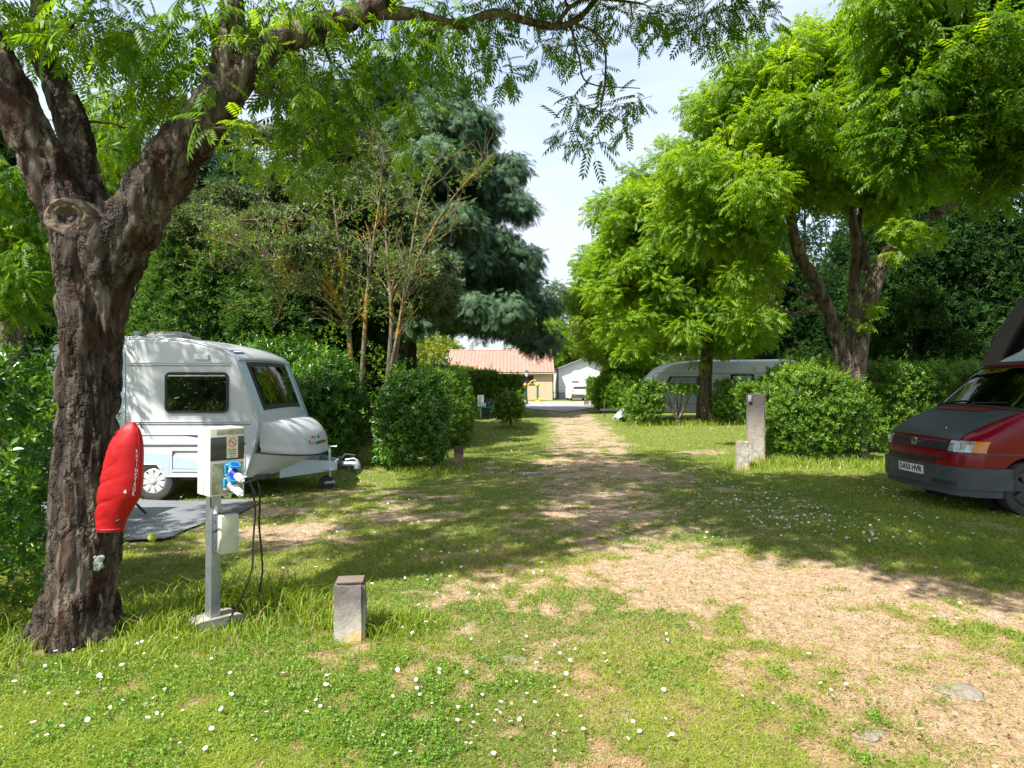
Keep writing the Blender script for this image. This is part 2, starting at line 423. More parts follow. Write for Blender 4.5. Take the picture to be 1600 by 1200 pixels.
def gen_clumps(r, ell, n, rmin, rmax, per, inner=.5, flat=.75, zmin=-9, sep=.75, keep=None):
    """clump centres spread near the surface of a union of ellipsoids (x,y,z,rx,ry,rz)"""
    ell = np.array(ell, float); w = ell[:, 3]*ell[:, 4]*ell[:, 5]; w = w**.8; w /= w.sum(); C = []
    tries = 0
    while len(C) < n and tries < n*60:
        tries += 1
        e = ell[r.choice(len(ell), p=w)]; d = rdir(r, 1)[0]; q = inner+(1-inner)*r.random()**.6
        p = e[:3]+d*q*e[3:]
        if p[2] < zmin: continue
        if keep is not None and not keep(p): continue
        deep = np.min(np.sqrt((((p-ell[:, :3])/ell[:, 3:])**2).sum(1)))
        if deep < inner*.8: continue
        rr = rmin+(rmax-rmin)*r.random()
        if any(((p-c[:3])**2).sum() < (sep*(rr+c[3])*.62)**2 for c in C): continue
        C.append(np.array([*p, rr, rr, rr*flat, per*rr*rr]))
    return C
def limb_tubes(limbs, n=10, k=5):
    V = []; F = []; b = 0; sk = []
    for l in limbs:
        l = np.array(l, float); p, rr = resample(l[:, :3], l[:, 3], k)
        v, f = tube_geo(p, rr, n); V.append(v); F += [[b+i for i in q] for q in f]; b += len(v); sk.append(np.c_[p, rr])
    return np.vstack(V), F, np.vstack(sk)
def twigs(r, sk, clumps, tip=.006, rmax=.05, sub=3, sag=.12):
    """joins every clump to the nearest wood with a bent branch, then forks inside the clump"""
    out = []; order = sorted(clumps, key=lambda c: np.min(((sk[:, :3]-c[:3])**2).sum(1)))
    for c in order:
        d2 = ((sk[:, :3]-c[:3])**2).sum(1)+np.maximum(0, sk[:, 2]-c[2])*.6; i = int(np.argmin(d2)); a = sk[i, :3]; b = np.array(c[:3]); ln = np.linalg.norm(b-a)
        if ln < .05: continue
        r0 = min(sk[i, 3]*.7, .012+.014*ln, rmax); mid = (a+b)/2+r.normal(size=3)*.09*ln+np.array((0, 0, sag*ln))
        pts = np.array([a, a*.6+mid*.4+r.normal(size=3)*.02*ln, mid, b*.55+mid*.45+r.normal(size=3)*.03*ln, b]); rad = np.linspace(r0, max(tip*1.3, r0*.35), 5)
        out.append((pts, rad)); sk = np.vstack([sk, np.c_[pts[1:], rad[1:]]])
        for _ in range(sub):
            e = b+rdir(r, 1)[0]*np.array(c[3:6])*.9; m2 = (b+e)/2+r.normal(size=3)*.06
            out.append((np.array([b*.8+mid*.2, m2, e]), np.array([rad[-1]*.8, rad[-1]*.55, tip*.5])))
    return out
def wood_mesh(name, limbs, tw, mats, n=12, nt=5, k=5):
    V, F, sk = limb_tubes(limbs, n, k); Vs = [V]; Fs = list(F); b = len(V); mi = [0]*len(F)
    for p, rr in tw:
        v, f = tube_geo(p, rr, nt, False); Vs.append(v); Fs += [[b+i for i in q] for q in f]; mi += [min(1, len(mats)-1)]*len(f); b += len(v)
    me = bpy.data.meshes.new(name); me.from_pydata(np.vstack(Vs).tolist(), [], Fs)
    for m in mats: me.materials.append(m)
    me.polygons.foreach_set('material_index', mi); me.polygons.foreach_set('use_smooth', [True]*len(me.polygons)); me.update()
    return me
def shift(me, off):
    co = np.empty(len(me.vertices)*3, np.float32); me.vertices.foreach_get('co', co)
    co = co.reshape(-1, 3)-np.array(off, np.float32); me.vertices.foreach_set('co', co.ravel()); me.update(); return me
def tree(name, label, limbs, clumps, tmpl, size, leafm, barkm, group=None, seed=1, sub=3, tw=True, cat='tree', twm=None, rmax=.05, extra=None, n=12, crown='crown', **kw):
    r = np.random.default_rng(seed); base = Vector(limbs[0][0][:3]); base.z = 0
    root = thing(name, label, cat, base, group)
    sk = limb_tubes(limbs)[2]
    tws = twigs(r, sk, clumps, sub=sub, rmax=rmax) if tw else []
    link_mesh('trunk', shift(wood_mesh('trunk', limbs, tws, [barkm, twm or M['twig']], n), base), root)
    parts = clump_leaves(r, clumps, tmpl, size, **kw)
    if extra: parts += extra
    V, F, t = merge(parts)
    link_mesh(crown, np_mesh(crown, V-np.array(base), F, leafm, tint=t), root)
    return root

def hedge(name, label, pts_fn, n, tmpl, size, leafm, loc, stems=None, cat='hedge', group=None, seed=1, barkm=None, core=None, tv=.21):
    """pts_fn(r, n) -> positions, outward normals (world)"""
    r = np.random.default_rng(seed); root = thing(name, label, cat, loc, group)
    pos, nor = pts_fn(r, n)
    ax = nor*.8+r.normal(size=(n, 3))*.5+np.array((0, 0, .35)); nm = np.array((0, 0, .8))+nor*.5+r.normal(size=(n, 3))*.4
    g = fbm(pos*2.3+3, 3); kp = ((g > .42) | (r.random(n) < .40)) & ((pos[:, 2] > .12+.35*fbm(pos*3.1, 2)) | (r.random(n) < .3)); stray = r.random(n) < .05; pos = pos+nor*(stray*(.06+.16*r.random(n)))[:, None]+np.array((0, 0, 1.))*(stray*.10*r.random(n))[:, None]
    pos, nor, ax, nm = pos[kp], nor[kp], ax[kp], nm[kp]; ax[stray[kp], 2] += 1.0; n = len(pos); stray = stray[kp]
    cl = vnoise(pos*2.2)-.5+.5*stray
    tn = np.clip(.42+cl*.35+r.normal(size=n)*tv, 0, 1)
    V, F, t = place(tmpl, pos, ax, nm, size*(.65+.7*r.random(n)), tn)
    link_mesh('foliage', np_mesh('foliage', V-np.array(loc), [F], leafm, tint=t), root)
    if stems:
        V, F, _ = limb_tubes(stems, 7, 4); me = bpy.data.meshes.new('stem'); me.from_pydata((V-np.array(loc)).tolist(), [], F); me.materials.append(barkm or M['bark_grey'])
        me.polygons.foreach_set('use_smooth', [True]*len(me.polygons)); link_mesh('stem', me, root)
    return root
def blob_pts(c, rad, depth=.35, lump=.22, power=2.6, zfloor=.05, f=1.6):
    """points in the outer layer of a lumpy super-ellipsoid"""
    c = np.array(c, float); rad = np.array(rad, float)
    def fn(r, n):
        d = rdir(r, n); d[:, 2] = np.where(d[:, 2] < -.75, -d[:, 2], d[:, 2])
        s = (np.abs(d)**power).sum(1)**(-1/power)
        lum = 1+lump*(fbm(d*f+c*.7, 3)-.5)*2
        q = 1-depth*r.random(n)**1.6
        p = c+d*(s*lum*q)[:, None]*rad
        p[:, 2] = np.maximum(p[:, 2], zfloor+.15*r.random(n))
        return p, nrmz(d/rad*rad.min())
    return fn
def box_pts(x0, x1, y0, y1, z0, z1, depth=.18, lump=.12):
    """points in the outer layer of a clipped box hedge"""
    def fn(r, n):
        ax = np.array([(y1-y0)*(z1-z0)]*2+[(x1-x0)*(z1-z0)]*2+[(x1-x0)*(y1-y0)*1.1]); k = r.choice(5, n, p=ax/ax.sum())
        p = np.c_[x0+(x1-x0)*r.random(n), y0+(y1-y0)*r.random(n), z0+(z1-z0)*r.random(n)]; q = depth*r.random(n)**1.5
        nr = np.zeros((n, 3)); lo = lump*(fbm(p*1.8, 3)-.5)*2
        for j, (a, v, s) in enumerate(((0, x0, -1), (0, x1, 1), (1, y0, -1), (1, y1, 1), (2, z1, 1))):
            m = k == j; p[m, a] = v-s*q[m]+s*lo[m]; nr[m, a] = s
        return p, nr
    return fn
# ------------------------------------------------------------------ ground, track, road
TRACK = np.array([(2.3, 1.0, 1.15), (2.2, 2.6, 1.1), (1.95, 4.0, 1.0), (1.6, 5.6, .8), (1.15, 7.5, .7), (1.2, 10, .8), (1.6, 13, 1.05), (2.2, 17.8, 1.2), (2.6, 25, 1.25), (2.95, 35, 1.35), (3.1, 43, 1.6)])
FORK = np.array([(1.7, 5.6, .7), (2.9, 4.9, .65), (4.2, 4.2, .7), (7, 3.2, .9)])
BARE = np.array([(-2.4, 6.9, .9), (-1.3, 7.6, .5), (-3.1, 7.9, .6), (-2.9, 3.45, .42), (3.4, 9.6, .4), (2.6, 11.5, .5), (4.6, 15, .9)])
def seg_d(x, y, pl):
    best = np.full(x.shape, 9e9)
    for (x0, y0, w0), (x1, y1, w1) in zip(pl[:-1], pl[1:]):
        t = np.clip(((x-x0)*(x1-x0)+(y-y0)*(y1-y0))/((x1-x0)**2+(y1-y0)**2), 0, 1)
        best = np.minimum(best, np.hypot(x-x0-t*(x1-x0), y-y0-t*(y1-y0))/(w0+t*(w1-w0)))
    return best
def dryness(x, y):
    """0 lush grass .. 1 straw and bare earth"""
    p = np.c_[x, y, x*0]
    n1 = fbm(p*.75+3, 4); n2 = fbm(p*3.1+9, 4)
    d = np.minimum(seg_d(x, y, TRACK), seg_d(x, y, FORK))
    a = 1-sstep(.45, 1.35, d)
    near = 1-sstep(10, 17, y)
    n3 = fbm(p*7.5+2, 3)
    mid = sstep(5.2, 6.4, y)*(1-sstep(13, 16.5, y))
    a = a*(.68-.30*mid)+(n2-.5)*1.5*near*(.5+a*(1-a)*1.6)+(n1-.5)*1.1*near+(n3-.5)*1.9*near+(n2-.5)*1.1*(1-near)+(n3-.5)*.8*(1-near)-.08*(1-near)
    for bx, by, bw in BARE: a = np.maximum(a, (1-sstep(.3, 1.1, np.hypot(x-bx, (y-by)*1.25)/bw+(n2-.5)*2.6+(n3-.5)*1.2))*.62)
    a = a+.16*(1-sstep(.5, 3.0, np.abs(x-1.5)))*near+.19*near-.06*mid
    a -= .40*sstep(2.8, 4.2, x-(.25*np.maximum(0, 6-y)))*near*(1-.2*n1)        # lush lawn by the van
    a -= .32*(1-sstep(-1.6, -.1, x+.9*(y-4)*.25))*(1-sstep(4.7, 5.6, y))         # lush strip round the posts
    return np.clip(a, 0, 1)
def gz(x, y):
    p = np.c_[x, y, x*0]
    return (fbm(p*.6, 3)-.5)*.05*sstep(1, 3, np.abs(y))*(1-sstep(30, 40, y))
gx = np.concatenate([np.linspace(-600, -60, 10), np.linspace(-50, -16, 12), np.linspace(-14, 14, 281), np.linspace(16, 50, 12), np.linspace(60, 600, 10)])
gy = np.concatenate([np.linspace(-300, -20, 8), np.linspace(-12, 1, 8), np.linspace(1.5, 16, 182), np.linspace(16.2, 48, 140), np.linspace(50, 100, 12), np.linspace(120, 900, 10)])
XX, YY = np.meshgrid(gx, gy); xs, ys = XX.ravel(), YY.ravel()
zs = gz(xs, ys); dr = dryness(xs, ys)
nx, ny = len(gx), len(gy); ii = (np.arange(ny-1)[:, None]*nx+np.arange(nx-1)[None, :]).ravel()
gm, n, b, o = newmat('ground')
at = n.nodes.new('ShaderNodeAttribute'); at.attribute_name = 'dry'
n1 = noise(n, 14, 8, .65); n2 = noise(n, 2.2, 5, .6); n3 = noise(n, 90, 4, .7)
ga = ramp(n, [(.25, (.08, .10, .026)), (.5, (.13, .17, .032)), (.75, (.22, .23, .075))]); n.links.new(n1.outputs[0], ga.inputs[0])
da = ramp(n, [(.25, (.15, .10, .062)), (.42, (.33, .225, .15)), (.58, (.44, .325, .23)), (.8, (.46, .37, .29))]); n.links.new(n1.outputs[0], da.inputs[0])
so = ramp(n, [(.57, 0), (.66, 1)]); n.links.new(n2.outputs[0], so.inputs[0])
sm = n.nodes.new('ShaderNodeMixRGB'); setc(sm.inputs[2], (.41, .36, .30)); n.links.new(da.outputs[0], sm.inputs[1])
sf = n.nodes.new('ShaderNodeMath'); sf.operation = 'MULTIPLY'; sf.inputs[1].default_value = .55; n.links.new(so.outputs[0], sf.inputs[0]); n.links.new(sf.outputs[0], sm.inputs[0])
dn = n.nodes.new('ShaderNodeMath'); dn.operation = 'MULTIPLY_ADD'; dn.inputs[1].default_value = .5; n.links.new(n1.outputs[0], dn.inputs[0])
ds = n.nodes.new('ShaderNodeMath'); ds.operation = 'ADD'; ds.inputs[1].default_value = -.25; n.links.new(at.outputs['Fac'], ds.inputs[0]); n.links.new(ds.outputs[0], dn.inputs[2])
df = ramp(n, [(.22, 0), (.62, 1)]); n.links.new(dn.outputs[0], df.inputs[0])
mm = n.nodes.new('ShaderNodeMixRGB'); n.links.new(df.outputs[0], mm.inputs[0]); n.links.new(ga.outputs[0], mm.inputs[1]); n.links.new(sm.outputs[0], mm.inputs[2])
fine = n.nodes.new('ShaderNodeMixRGB'); fine.blend_type = 'MULTIPLY'; fine.inputs[0].default_value = .55; fr = ramp(n, [(.3, .62), (.65, 1.15)]); n.links.new(n3.outputs[0], fr.inputs[0])
n.links.new(mm.outputs[0], fine.inputs[1]); n.links.new(fr.outputs[0], fine.inputs[2]); n.links.new(fine.outputs[0], b.inputs['Base Color'])
b.inputs['Roughness'].default_value = .95; b.inputs['Specular IOR Level'].default_value = .1
bump(n, b, n3.outputs[0], .6, .02)
tag(link_mesh('ground', np_mesh('ground', np.c_[xs, ys, zs], [np.c_[ii, ii+1, ii+nx+1, ii+nx]], gm, smooth=True, extra={'dry': dr})),
    'dry lawn and worn earth of the camping field', None, None, 'structure')
# the pale gravel lane that crosses at the far end
rm = flat('gravel_lane', (.31, .30, .285), .95, var=.25, scale=3, bmp=.3)
rx = np.linspace(-60, 60, 121); rv = []
for i, x in enumerate(rx):
    rv.append((x, 42.2+.5*math.sin(x*.5)+.02*x*x*.2-(7*max(0, 1-abs(x-3.0)/2.2)**.8), .035)); rv.append((x, 57.5+.3*math.sin(x*.31), .035))
ri = np.arange(120)*2
tag(link_mesh('road', np_mesh('road', rv, [np.c_[ri, ri+2, ri+3, ri+1]], rm)), 'pale gravel lane crossing at the end of the track', None, None, 'structure')

# ------------------------------------------------------------------ grass
def avoid(x, y):
    """where no grass grows: under the groundsheet, road, slab"""
    m = (x > -6.4) & (x < -3.5) & (y > 6.4) & (y < 8.8)
    m |= (y > 42.5) & (y < 57)
    m |= (np.hypot(x+1.95, y-4.28) < .17) | (np.hypot(x+1.02, y-4.0) < .09)
    m |= np.hypot(x+2.72, y-4.0) < .25
    return m
def sample_ground(r, n, y0, y1, pw=2.0):
    """density falls off with distance"""
    u = r.random(n); a = 1-pw; y = (y0**a+u*(y1**a-y0**a))**(1/a)
    x = (r.random(n)*2-1)*(y*.86+.6); return x, y
def blades(r, x, y, h, w, lean):
    n = len(x); a = r.random(n)*2*PI; b = r.random(n)*2*PI
    base = np.c_[x, y, gz(x, y)-.004]; d = np.c_[np.cos(a), np.sin(a), np.zeros(n)]; s = np.c_[np.cos(b), np.sin(b), np.zeros(n)]
    w = w[:, None]; hh = h[:, None]; l = (lean*h)[:, None]
    m = base+d*l*.35+np.array((0, 0, 1.))*hh*.6; t = base+d*l*1.15+np.array((0, 0, 1.))*hh*(1-.25*np.minimum(lean[:, None], 1.6))
    V = np.stack([base-s*w, base+s*w, m+s*w*.75, m-s*w*.75, t], 1).reshape(-1, 3); i = np.arange(n)*5
    return V, np.c_[i, i+1, i+2, i+3], np.c_[i+3, i+2, i+4]
r = np.random.default_rng(21)
x, y = sample_ground(r, 760000, 2.35, 42, 2.15)
d = dryness(x, y); keep = (~avoid(x, y)) & (r.random(len(x)) < 1-.68*sstep(.28, .85, d)); x, y, d = x[keep], y[keep], d[keep]
k = len(x); tall = fbm(np.c_[x*1.4, y*1.4, x*0+4], 3)
h = (.016+.026*r.random(k))*(.55+1.1*tall)*(1-.45*d)*(1+.035*np.minimum(y, 30)); straw = r.random(k) < (.16+.72*d)
tint = np.where(straw, .74+.26*r.random(k), np.clip(.30+.50*(tall-.5)*1.3+.20*r.random(k), 0, .66))
h = np.where(straw, h*.8, h); lean = .5+1.3*r.random(k); lean = np.where(straw, lean+1.0, lean)
wd = (.0013+.0011*r.random(k))*(1+.14*y)
A = blades(r, x, y, h, wd, lean); TA = np.repeat(tint, 5)
# long grass round the tree foot, the pedestal, the posts and along the hedge
TALL = [(-2.55, 4.35, .30, .10, .20, 500), (-2.3, 4.15, .25, .09, .22, 700), (-2.05, 4.5, .30, .12, .30, 900), (-1.75, 4.55, .28, .12, .34, 1000), (-1.45, 4.5, .25, .10, .26, 700), (-1.65, 4.15, .22, .06, .14, 500), (-1.2, 4.3, .25, .08, .22, 600),
        (-.82, 4.15, .17, .08, .20, 500), (-.62, 4.25, .2, .05, .12, 350), (-3.0, 3.75, .3, .08, .18, 500), (-3.4, 4.0, .3, .10, .25, 500), (-2.95, 3.5, .2, .04, .12, 250), (-2.3, 3.75, .22, .05, .13, 450), (-1.95, 3.9, .25, .05, .12, 500),
        (4.5, 12.2, .5, .08, .20, 700), (5.4, 12.6, .6, .1, .28, 900), (6.6, 12.4, .6, .08, .24, 800), (7.8, 12.6, .7, .08, .2, 600), (-1.6, 11.6, .7, .08, .2, 700), (-.9, 12, .25, .08, .2, 250), (7.4, 25.2, 1.0, .12, .35, 900), (6.0, 25.4, 1.2, .12, .35, 900), (8.8, 25.3, 1.0, .12, .35, 700), (5, 24.5, .8, .1, .3, 500), (-.1, 22.8, .5, .1, .25, 300)]
tx = []; th = []; tt = []; tw_ = []
for cx, cy, sp, h0, h1, m in TALL:
    px_, py_ = cx+r.normal(size=m)*sp*.55, cy+r.normal(size=m)*sp*.5; tx.append(np.c_[px_, py_]); th.append(h0+(h1-h0)*r.random(m)**1.7); tt.append(np.clip(.28+.28*r.random(m)+(r.random(m) < .07)*.4, 0, 1)); tw_.append((.0022+.002*r.random(m))*(1+.06*cy))
tx = np.vstack(tx); th = np.concatenate(th); tt = np.concatenate(tt); tw_ = np.concatenate(tw_)
ok = ~avoid(tx[:, 0], tx[:, 1]); tx, th, tt, tw_ = tx[ok], th[ok], tt[ok], tw_[ok]
Bv = blades(r, tx[:, 0], tx[:, 1], th, tw_, .25+.7*r.random(len(th)))
off = len(A[0])
M['grass'] = leafmat('grass', [(.064, .13, .014), (.122, .214, .02), (.195, .29, .028), (.295, .365, .045), (.40, .31, .17), (.48, .345, .235)], .38, (1.7, 1.55, .5), .55, .25)
tag(link_mesh('grass', np_mesh('grass', np.vstack([A[0], Bv[0]]), [np.vstack([A[1], Bv[1]+off]), np.vstack([A[2], Bv[2]+off])], M['grass'], tint=np.concatenate([TA, np.repeat(tt, 5)]))),
    'short lawn grass with straw, longer round the posts and tree foot', None, None, 'stuff')
# clover and low weeds between the grass
x, y = sample_ground(r, 90000, 2.35, 14, 2.2)
d = dryness(x, y); pat = fbm(np.c_[x*2.0, y*2.0, x*0+30], 3); keep = (~avoid(x, y)) & (r.random(len(x)) < (1-sstep(.25, .6, d)*.96)*sstep(.44, .66, pat)); x, y = x[keep], y[keep]; k = len(x)
pos = np.c_[x, y, gz(x, y)+.008+.02*r.random(k)]; a = r.random(k)*2*PI
V, F, t = place(t_sprig(3, .8, .33, .05), pos, np.c_[np.cos(a)*.5, np.sin(a)*.5, np.ones(k)*.9], np.c_[-np.sin(a), np.cos(a), r.normal(size=k)*.2], (.011+.012*r.random(k))*(1+.05*y), np.clip(.35+.22*r.normal(size=k), 0, 1))
M['clover'] = leafmat('clover', [(.058, .14, .014), (.105, .215, .02), (.165, .285, .028), (.25, .36, .04)], .3, (1.7, 1.6, .4), .5, .3)
tag(link_mesh('clover', np_mesh('clover', V, [F], M['clover'], tint=t)), 'clover and low broad weeds between the grass', None, None, 'stuff')

# ------------------------------------------------------------------ daisies
M['petal'] = flat('petal', (.80, .80, .78), .7, var=.05, scale=40)
M['daisy_eye'] = flat('daisy_eye', (.62, .42, .03), .8, var=.2, scale=60)
M['daisy_stem'] = flat('daisy_stem', (.10, .17, .03), .7, var=.2)
def daisy_geo(full=True):
    V = []; F = []; mi = []
    npet = 13 if full else 8
    for k in range(npet):
        a = 2*PI*k/npet; c, s = math.cos(a), math.sin(a); w = .20; b = len(V)
        for l, q, z in ((.25, -.10, 0), (.75, -w, .08), (1.0, 0, .10), (.75, w, .08), (.25, .10, 0)): V.append((c*l-s*q, s*l+c*q, z))
        F.append([b, b+1, b+2, b+3, b+4]); mi.append(0)
    b = len(V); m = 8
    for rr, z in ((.34, .04), (.24, .15)):
        for k in range(m): V.append((rr*math.cos(2*PI*k/m), rr*math.sin(2*PI*k/m), z))
    V.append((0, 0, .18)); F += [[b+k, b+(k+1) % m, b+m+(k+1) % m, b+m+k] for k in range(m)]+[[b+m+k, b+m+(k+1) % m, b+2*m] for k in range(m)]; mi += [1]*16
    if full:
        b = len(V); V += [(-.06, 0, -.02), (.06, 0, -.02), (.05, .05, -4.), (-.05, .05, -4.)]; F.append([b, b+1, b+2, b+3]); mi.append(2)
    return V, F, mi
def daisy_spots(r, n, y0, y1, fn, pw=1.0):
    o = []
    while len(o) < n:
        y = y0+(y1-y0)*r.random()**pw; x = (r.random()*2-1)*(y*.80)
        if r.random() < fn(x, y) and not avoid(np.array([x]), np.array([y]))[0]: o.append((x, y))
    return o
def dens(x, y):
    c = float(fbm(np.array([[x*1.3, y*1.3, 7.]]), 3)[0]); c = max(0, (c-.36)*3.2)
    d = float(dryness(np.array([x]), np.array([y]))[0])
    left = 1.0 if x < .6 else .28
    return min(1, c*left*(1-.75*d))
def dens_r(x, y):
    c = float(fbm(np.array([[x*.9, y*.9, 17.]]), 3)[0]); return min(1, max(0, (c-.42)*5))*(1 if 2.6 < x < 8.5 and 5.0 < y < 12.5 and abs(y-(11.6-.75*x)) < 2.6 else .04)
dV, dF, dmi = daisy_geo(True)
dme = bpy.data.meshes.new('daisy'); dme.from_pydata(dV, [], dF)
for mname in ('petal', 'daisy_eye', 'daisy_stem'): dme.materials.append(M[mname])
dme.polygons.foreach_set('material_index', dmi)
r = np.random.default_rng(77)
sp = [(x, y, 0) for x, y in daisy_spots(r, 225, 2.65, 5.0, dens)]+[(x, y, 1) for x, y in daisy_spots(r, 75, 5.0, 10.5, dens_r)]
for i, (x, y, g) in enumerate(sp):
    o = bpy.data.objects.new('daisy', dme); COL.objects.link(o)
    s = .0065+.0065*r.random(); o.scale = (s, s, s); hgt = .032+.035*r.random()
    o.location = (x, y, float(gz(np.array([x]), np.array([y]))[0])+hgt); o.rotation_euler = (r.normal()*.35-.1, r.normal()*.35-.1, r.random()*6.28)
    if g == 0: tag(o, 'small white daisy with yellow eye in the sunny lawn around the stubby concrete post', 'daisy', 'daisies in the sunny lawn')
    else: o.scale = (s*1.25,)*3; tag(o, 'small white daisy with yellow eye on the shadier lawn in front of the red van', 'daisy', 'daisies on the lawn by the van')
dV, dF, dmi = daisy_geo(False); dV = np.array(dV)
sp = daisy_spots(r, 700, 4.8, 12.5, dens_r)+daisy_spots(r, 260, 5, 11, dens)+daisy_spots(r, 330, 14, 30, lambda x, y: .9 if (x < .6 and x > -3 and y > 15) or (4 < x < 8 and 22 < y < 27) else .05)
sp += daisy_spots(r, 90, 11, 13.5, lambda x, y: .9 if -2.5 < x < .6 else .02)
Vs = []; Fs = []; mi = []
for x, y in sp:
    s = (.008+.005*r.random())*(1+.045*y); b = len(Vs)*len(dV)
    Rm = np.array(Matrix.Rotation(r.random()*6.28, 3, 'Z') @ Matrix.Rotation(r.normal()*.4+.2, 3, 'X'))
    Vs.append((dV*s) @ Rm.T+np.array((x, y, float(gz(np.array([x]), np.array([y]))[0])+.03+.02*r.random()))); Fs += [[b+q for q in f] for f in dF]; mi += dmi
dm2 = bpy.data.meshes.new('far_daisies'); dm2.from_pydata(np.vstack(Vs).tolist(), [], Fs); dm2.materials.append(M['petal']); dm2.materials.append(M['daisy_eye']); dm2.polygons.foreach_set('material_index', mi)
tag(link_mesh('daisy_carpet', dm2), 'distant daisies scattered over the shaded lawn', None, None, 'stuff')

# fallen leaves, twigs and one stone and bare earth patches in the lawn
r = np.random.default_rng(91)
x, y = sample_ground(r, 5200, 2.4, 16, 2.0); d = dryness(x, y); k_ = (~avoid(x, y)) & (r.random(len(x)) < .25+.25*d); x, y = x[k_], y[k_]; k = len(x)
a = r.random(k)*6.28; pos = np.c_[x, y, gz(x, y)+.010+.018*r.random(k)]
V, F, t = place((np.array([(0, 0, 0), (.5, .28, .06), (1, 0, .02), (.5, -.28, .06)]), np.array([(0, 1, 2, 3)])), pos, np.c_[np.cos(a), np.sin(a), r.normal(size=k)*.2], np.c_[r.normal(size=(k, 2))*.3, np.ones(k)], (.012+.022*r.random(k)), r.random(k))
M['litter'] = leafmat('litter', [(.07, .04, .022), (.16, .095, .045), (.28, .19, .09), (.42, .33, .19)], .1, (1, 1, 1), .8, .1)
tag(link_mesh('fallen_leaves', np_mesh('fallen_leaves', V, [F], M['litter'], tint=t)), 'brown fallen leaflets lying in the short grass', None, None, 'stuff')
M['stone'] = flat('bare_grey_earth', (.30, .26, .215), .9, var=.4, scale=30, bmp=.6); M['brick_stone'] = flat('brick_fragment', (.34, .11, .06), .9, var=.4, scale=30, bmp=.6)
def stone(c, sx, lab, mat):
    bm = bmesh.new(); bmesh.ops.create_icosphere(bm, subdivisions=3, radius=1); co = np.array([v.co[:] for v in bm.verts]); nn = fbm(co*1.3+c[0]*7, 3)
    for v, q in zip(bm.verts, nn): v.co = Vector((v.co.x*sx*(.2+1.6*q), v.co.y*sx*.8*(.2+1.6*q), v.co.z*sx*.10*(.6+.8*q)))
    me = bpy.data.meshes.new('stone'); bm.to_mesh(me); bm.free(); me.materials.append(mat); me.polygons.foreach_set('use_smooth', [True]*len(me.polygons))
    o = link_mesh('stone', me); o.location = (c[0], c[1], .004+float(gz(np.array([c[0]]), np.array([c[1]]))[0])); tag(o, lab, 'stone')
stone(G(272, 1052), .05, 'reddish stone half sunk in the grass below the pedestal slab', M['brick_stone'])
stone(G(800, 1030), .09, 'bare grey earth patch flush with the grass right of the stubby concrete post', M['stone'])  # low grey mounds from here on stand in for bare earth patches
stone(G(985, 1112), .075, 'bare pale earth patch at the edge of the worn straw patch', M['stone'])
stone(G(1500, 1085), .10, 'largest bare grey earth patch in the worn straw patch', M['stone'])
stone(G(1355, 1150), .075, 'bare grey earth patch at the near end of the worn straw patch', M['stone'])
# ------------------------------------------------------------------ the big ash tree with the fork
def PX(l, Y=None): return [(*P(px, py, yy), rr) for px, py, yy, rr in l]
def near_limbs():
    b = [(-2.71, 4.0, -.15, .29)]
    trunk = b+PX([(124, 965, 4, .25), (130, 900, 4, .216), (134, 800, 4, .204), (138, 690, 4, .198), (142, 580, 4, .198), (144, 490, 4, .206), (143, 420, 4, .222), (140, 375, 4, .225), (138, 345, 4, .18)])
    left = PX([(140, 450, 4.0, .19), (118, 360, 3.98, .18), (82, 290, 3.95, .165), (45, 205, 3.95, .145), (8, 120, 3.95, .135), (-40, 20, 3.95, .115), (-95, -110, 3.9, .09), (-170, -330, 3.8, .05)])
    mid = PX([(140, 430, 4.1, .16), (138, 330, 4.15, .15), (128, 250, 4.2, .118), (108, 180, 4.25, .105), (82, 120, 4.3, .095), (62, 70, 4.35, .08), (70, -30, 4.5, .07), (120, -260, 4.8, .045)])
    stub = PX([(92, 140, 4.28, .07), (72, 92, 4.15, .07), (92, 62, 4.0, .05), (122, 30, 3.9, .03), (170, -40, 3.8, .02)])
    right = PX([(146, 460, 4.0, .20), (180, 385, 4.0, .205), (230, 312, 4.0, .19), (280, 240, 4.0, .175), (328, 178, 4.02, .15), (360, 136, 4.05, .132), (396, 94, 4.1, .112), (445, 62, 4.2, .095), (508, 42, 4.35, .085), (572, 16, 4.5, .078), (640, -25, 4.7, .068), (760, -100, 5, .055), (900, -220, 5.3, .04)])
    up = PX([(335, 160, 4.0, .11), (352, 95, 4.02, .10), (362, 40, 4.1, .09), (368, -40, 4.2, .08), (430, -230, 4.6, .06), (500, -480, 5, .035)])
    thin = PX([(566, 18, 4.5, .055), (640, 22, 4.75, .045), (715, 38, 5.0, .036), (772, 20, 5.2, .034), (820, 32, 5.4, .032), (868, 42, 5.5, .03), (905, 28, 5.6, .027), (940, -12, 5.8, .024), (990, -70, 6, .018)])
    fork = PX([(868, 41, 5.5, .02), (890, 12, 5.5, .018), (925, -2, 5.6, .014), (1000, 5, 5.9, .01)])
    hang = PX([(890, 33, 5.55, .014), (940, 60, 5.7, .011), (946, 120, 5.8, .009), (938, 175, 5.8, .006)])
    hang2 = PX([(890, 33, 5.55, .012), (905, 90, 5.7, .009), (920, 130, 5.8, .007), (1000, 138, 5.9, .004)])
    return [trunk, left, mid, right, up, stub], [thin, fork, hang, hang2]
big, thin = near_limbs()
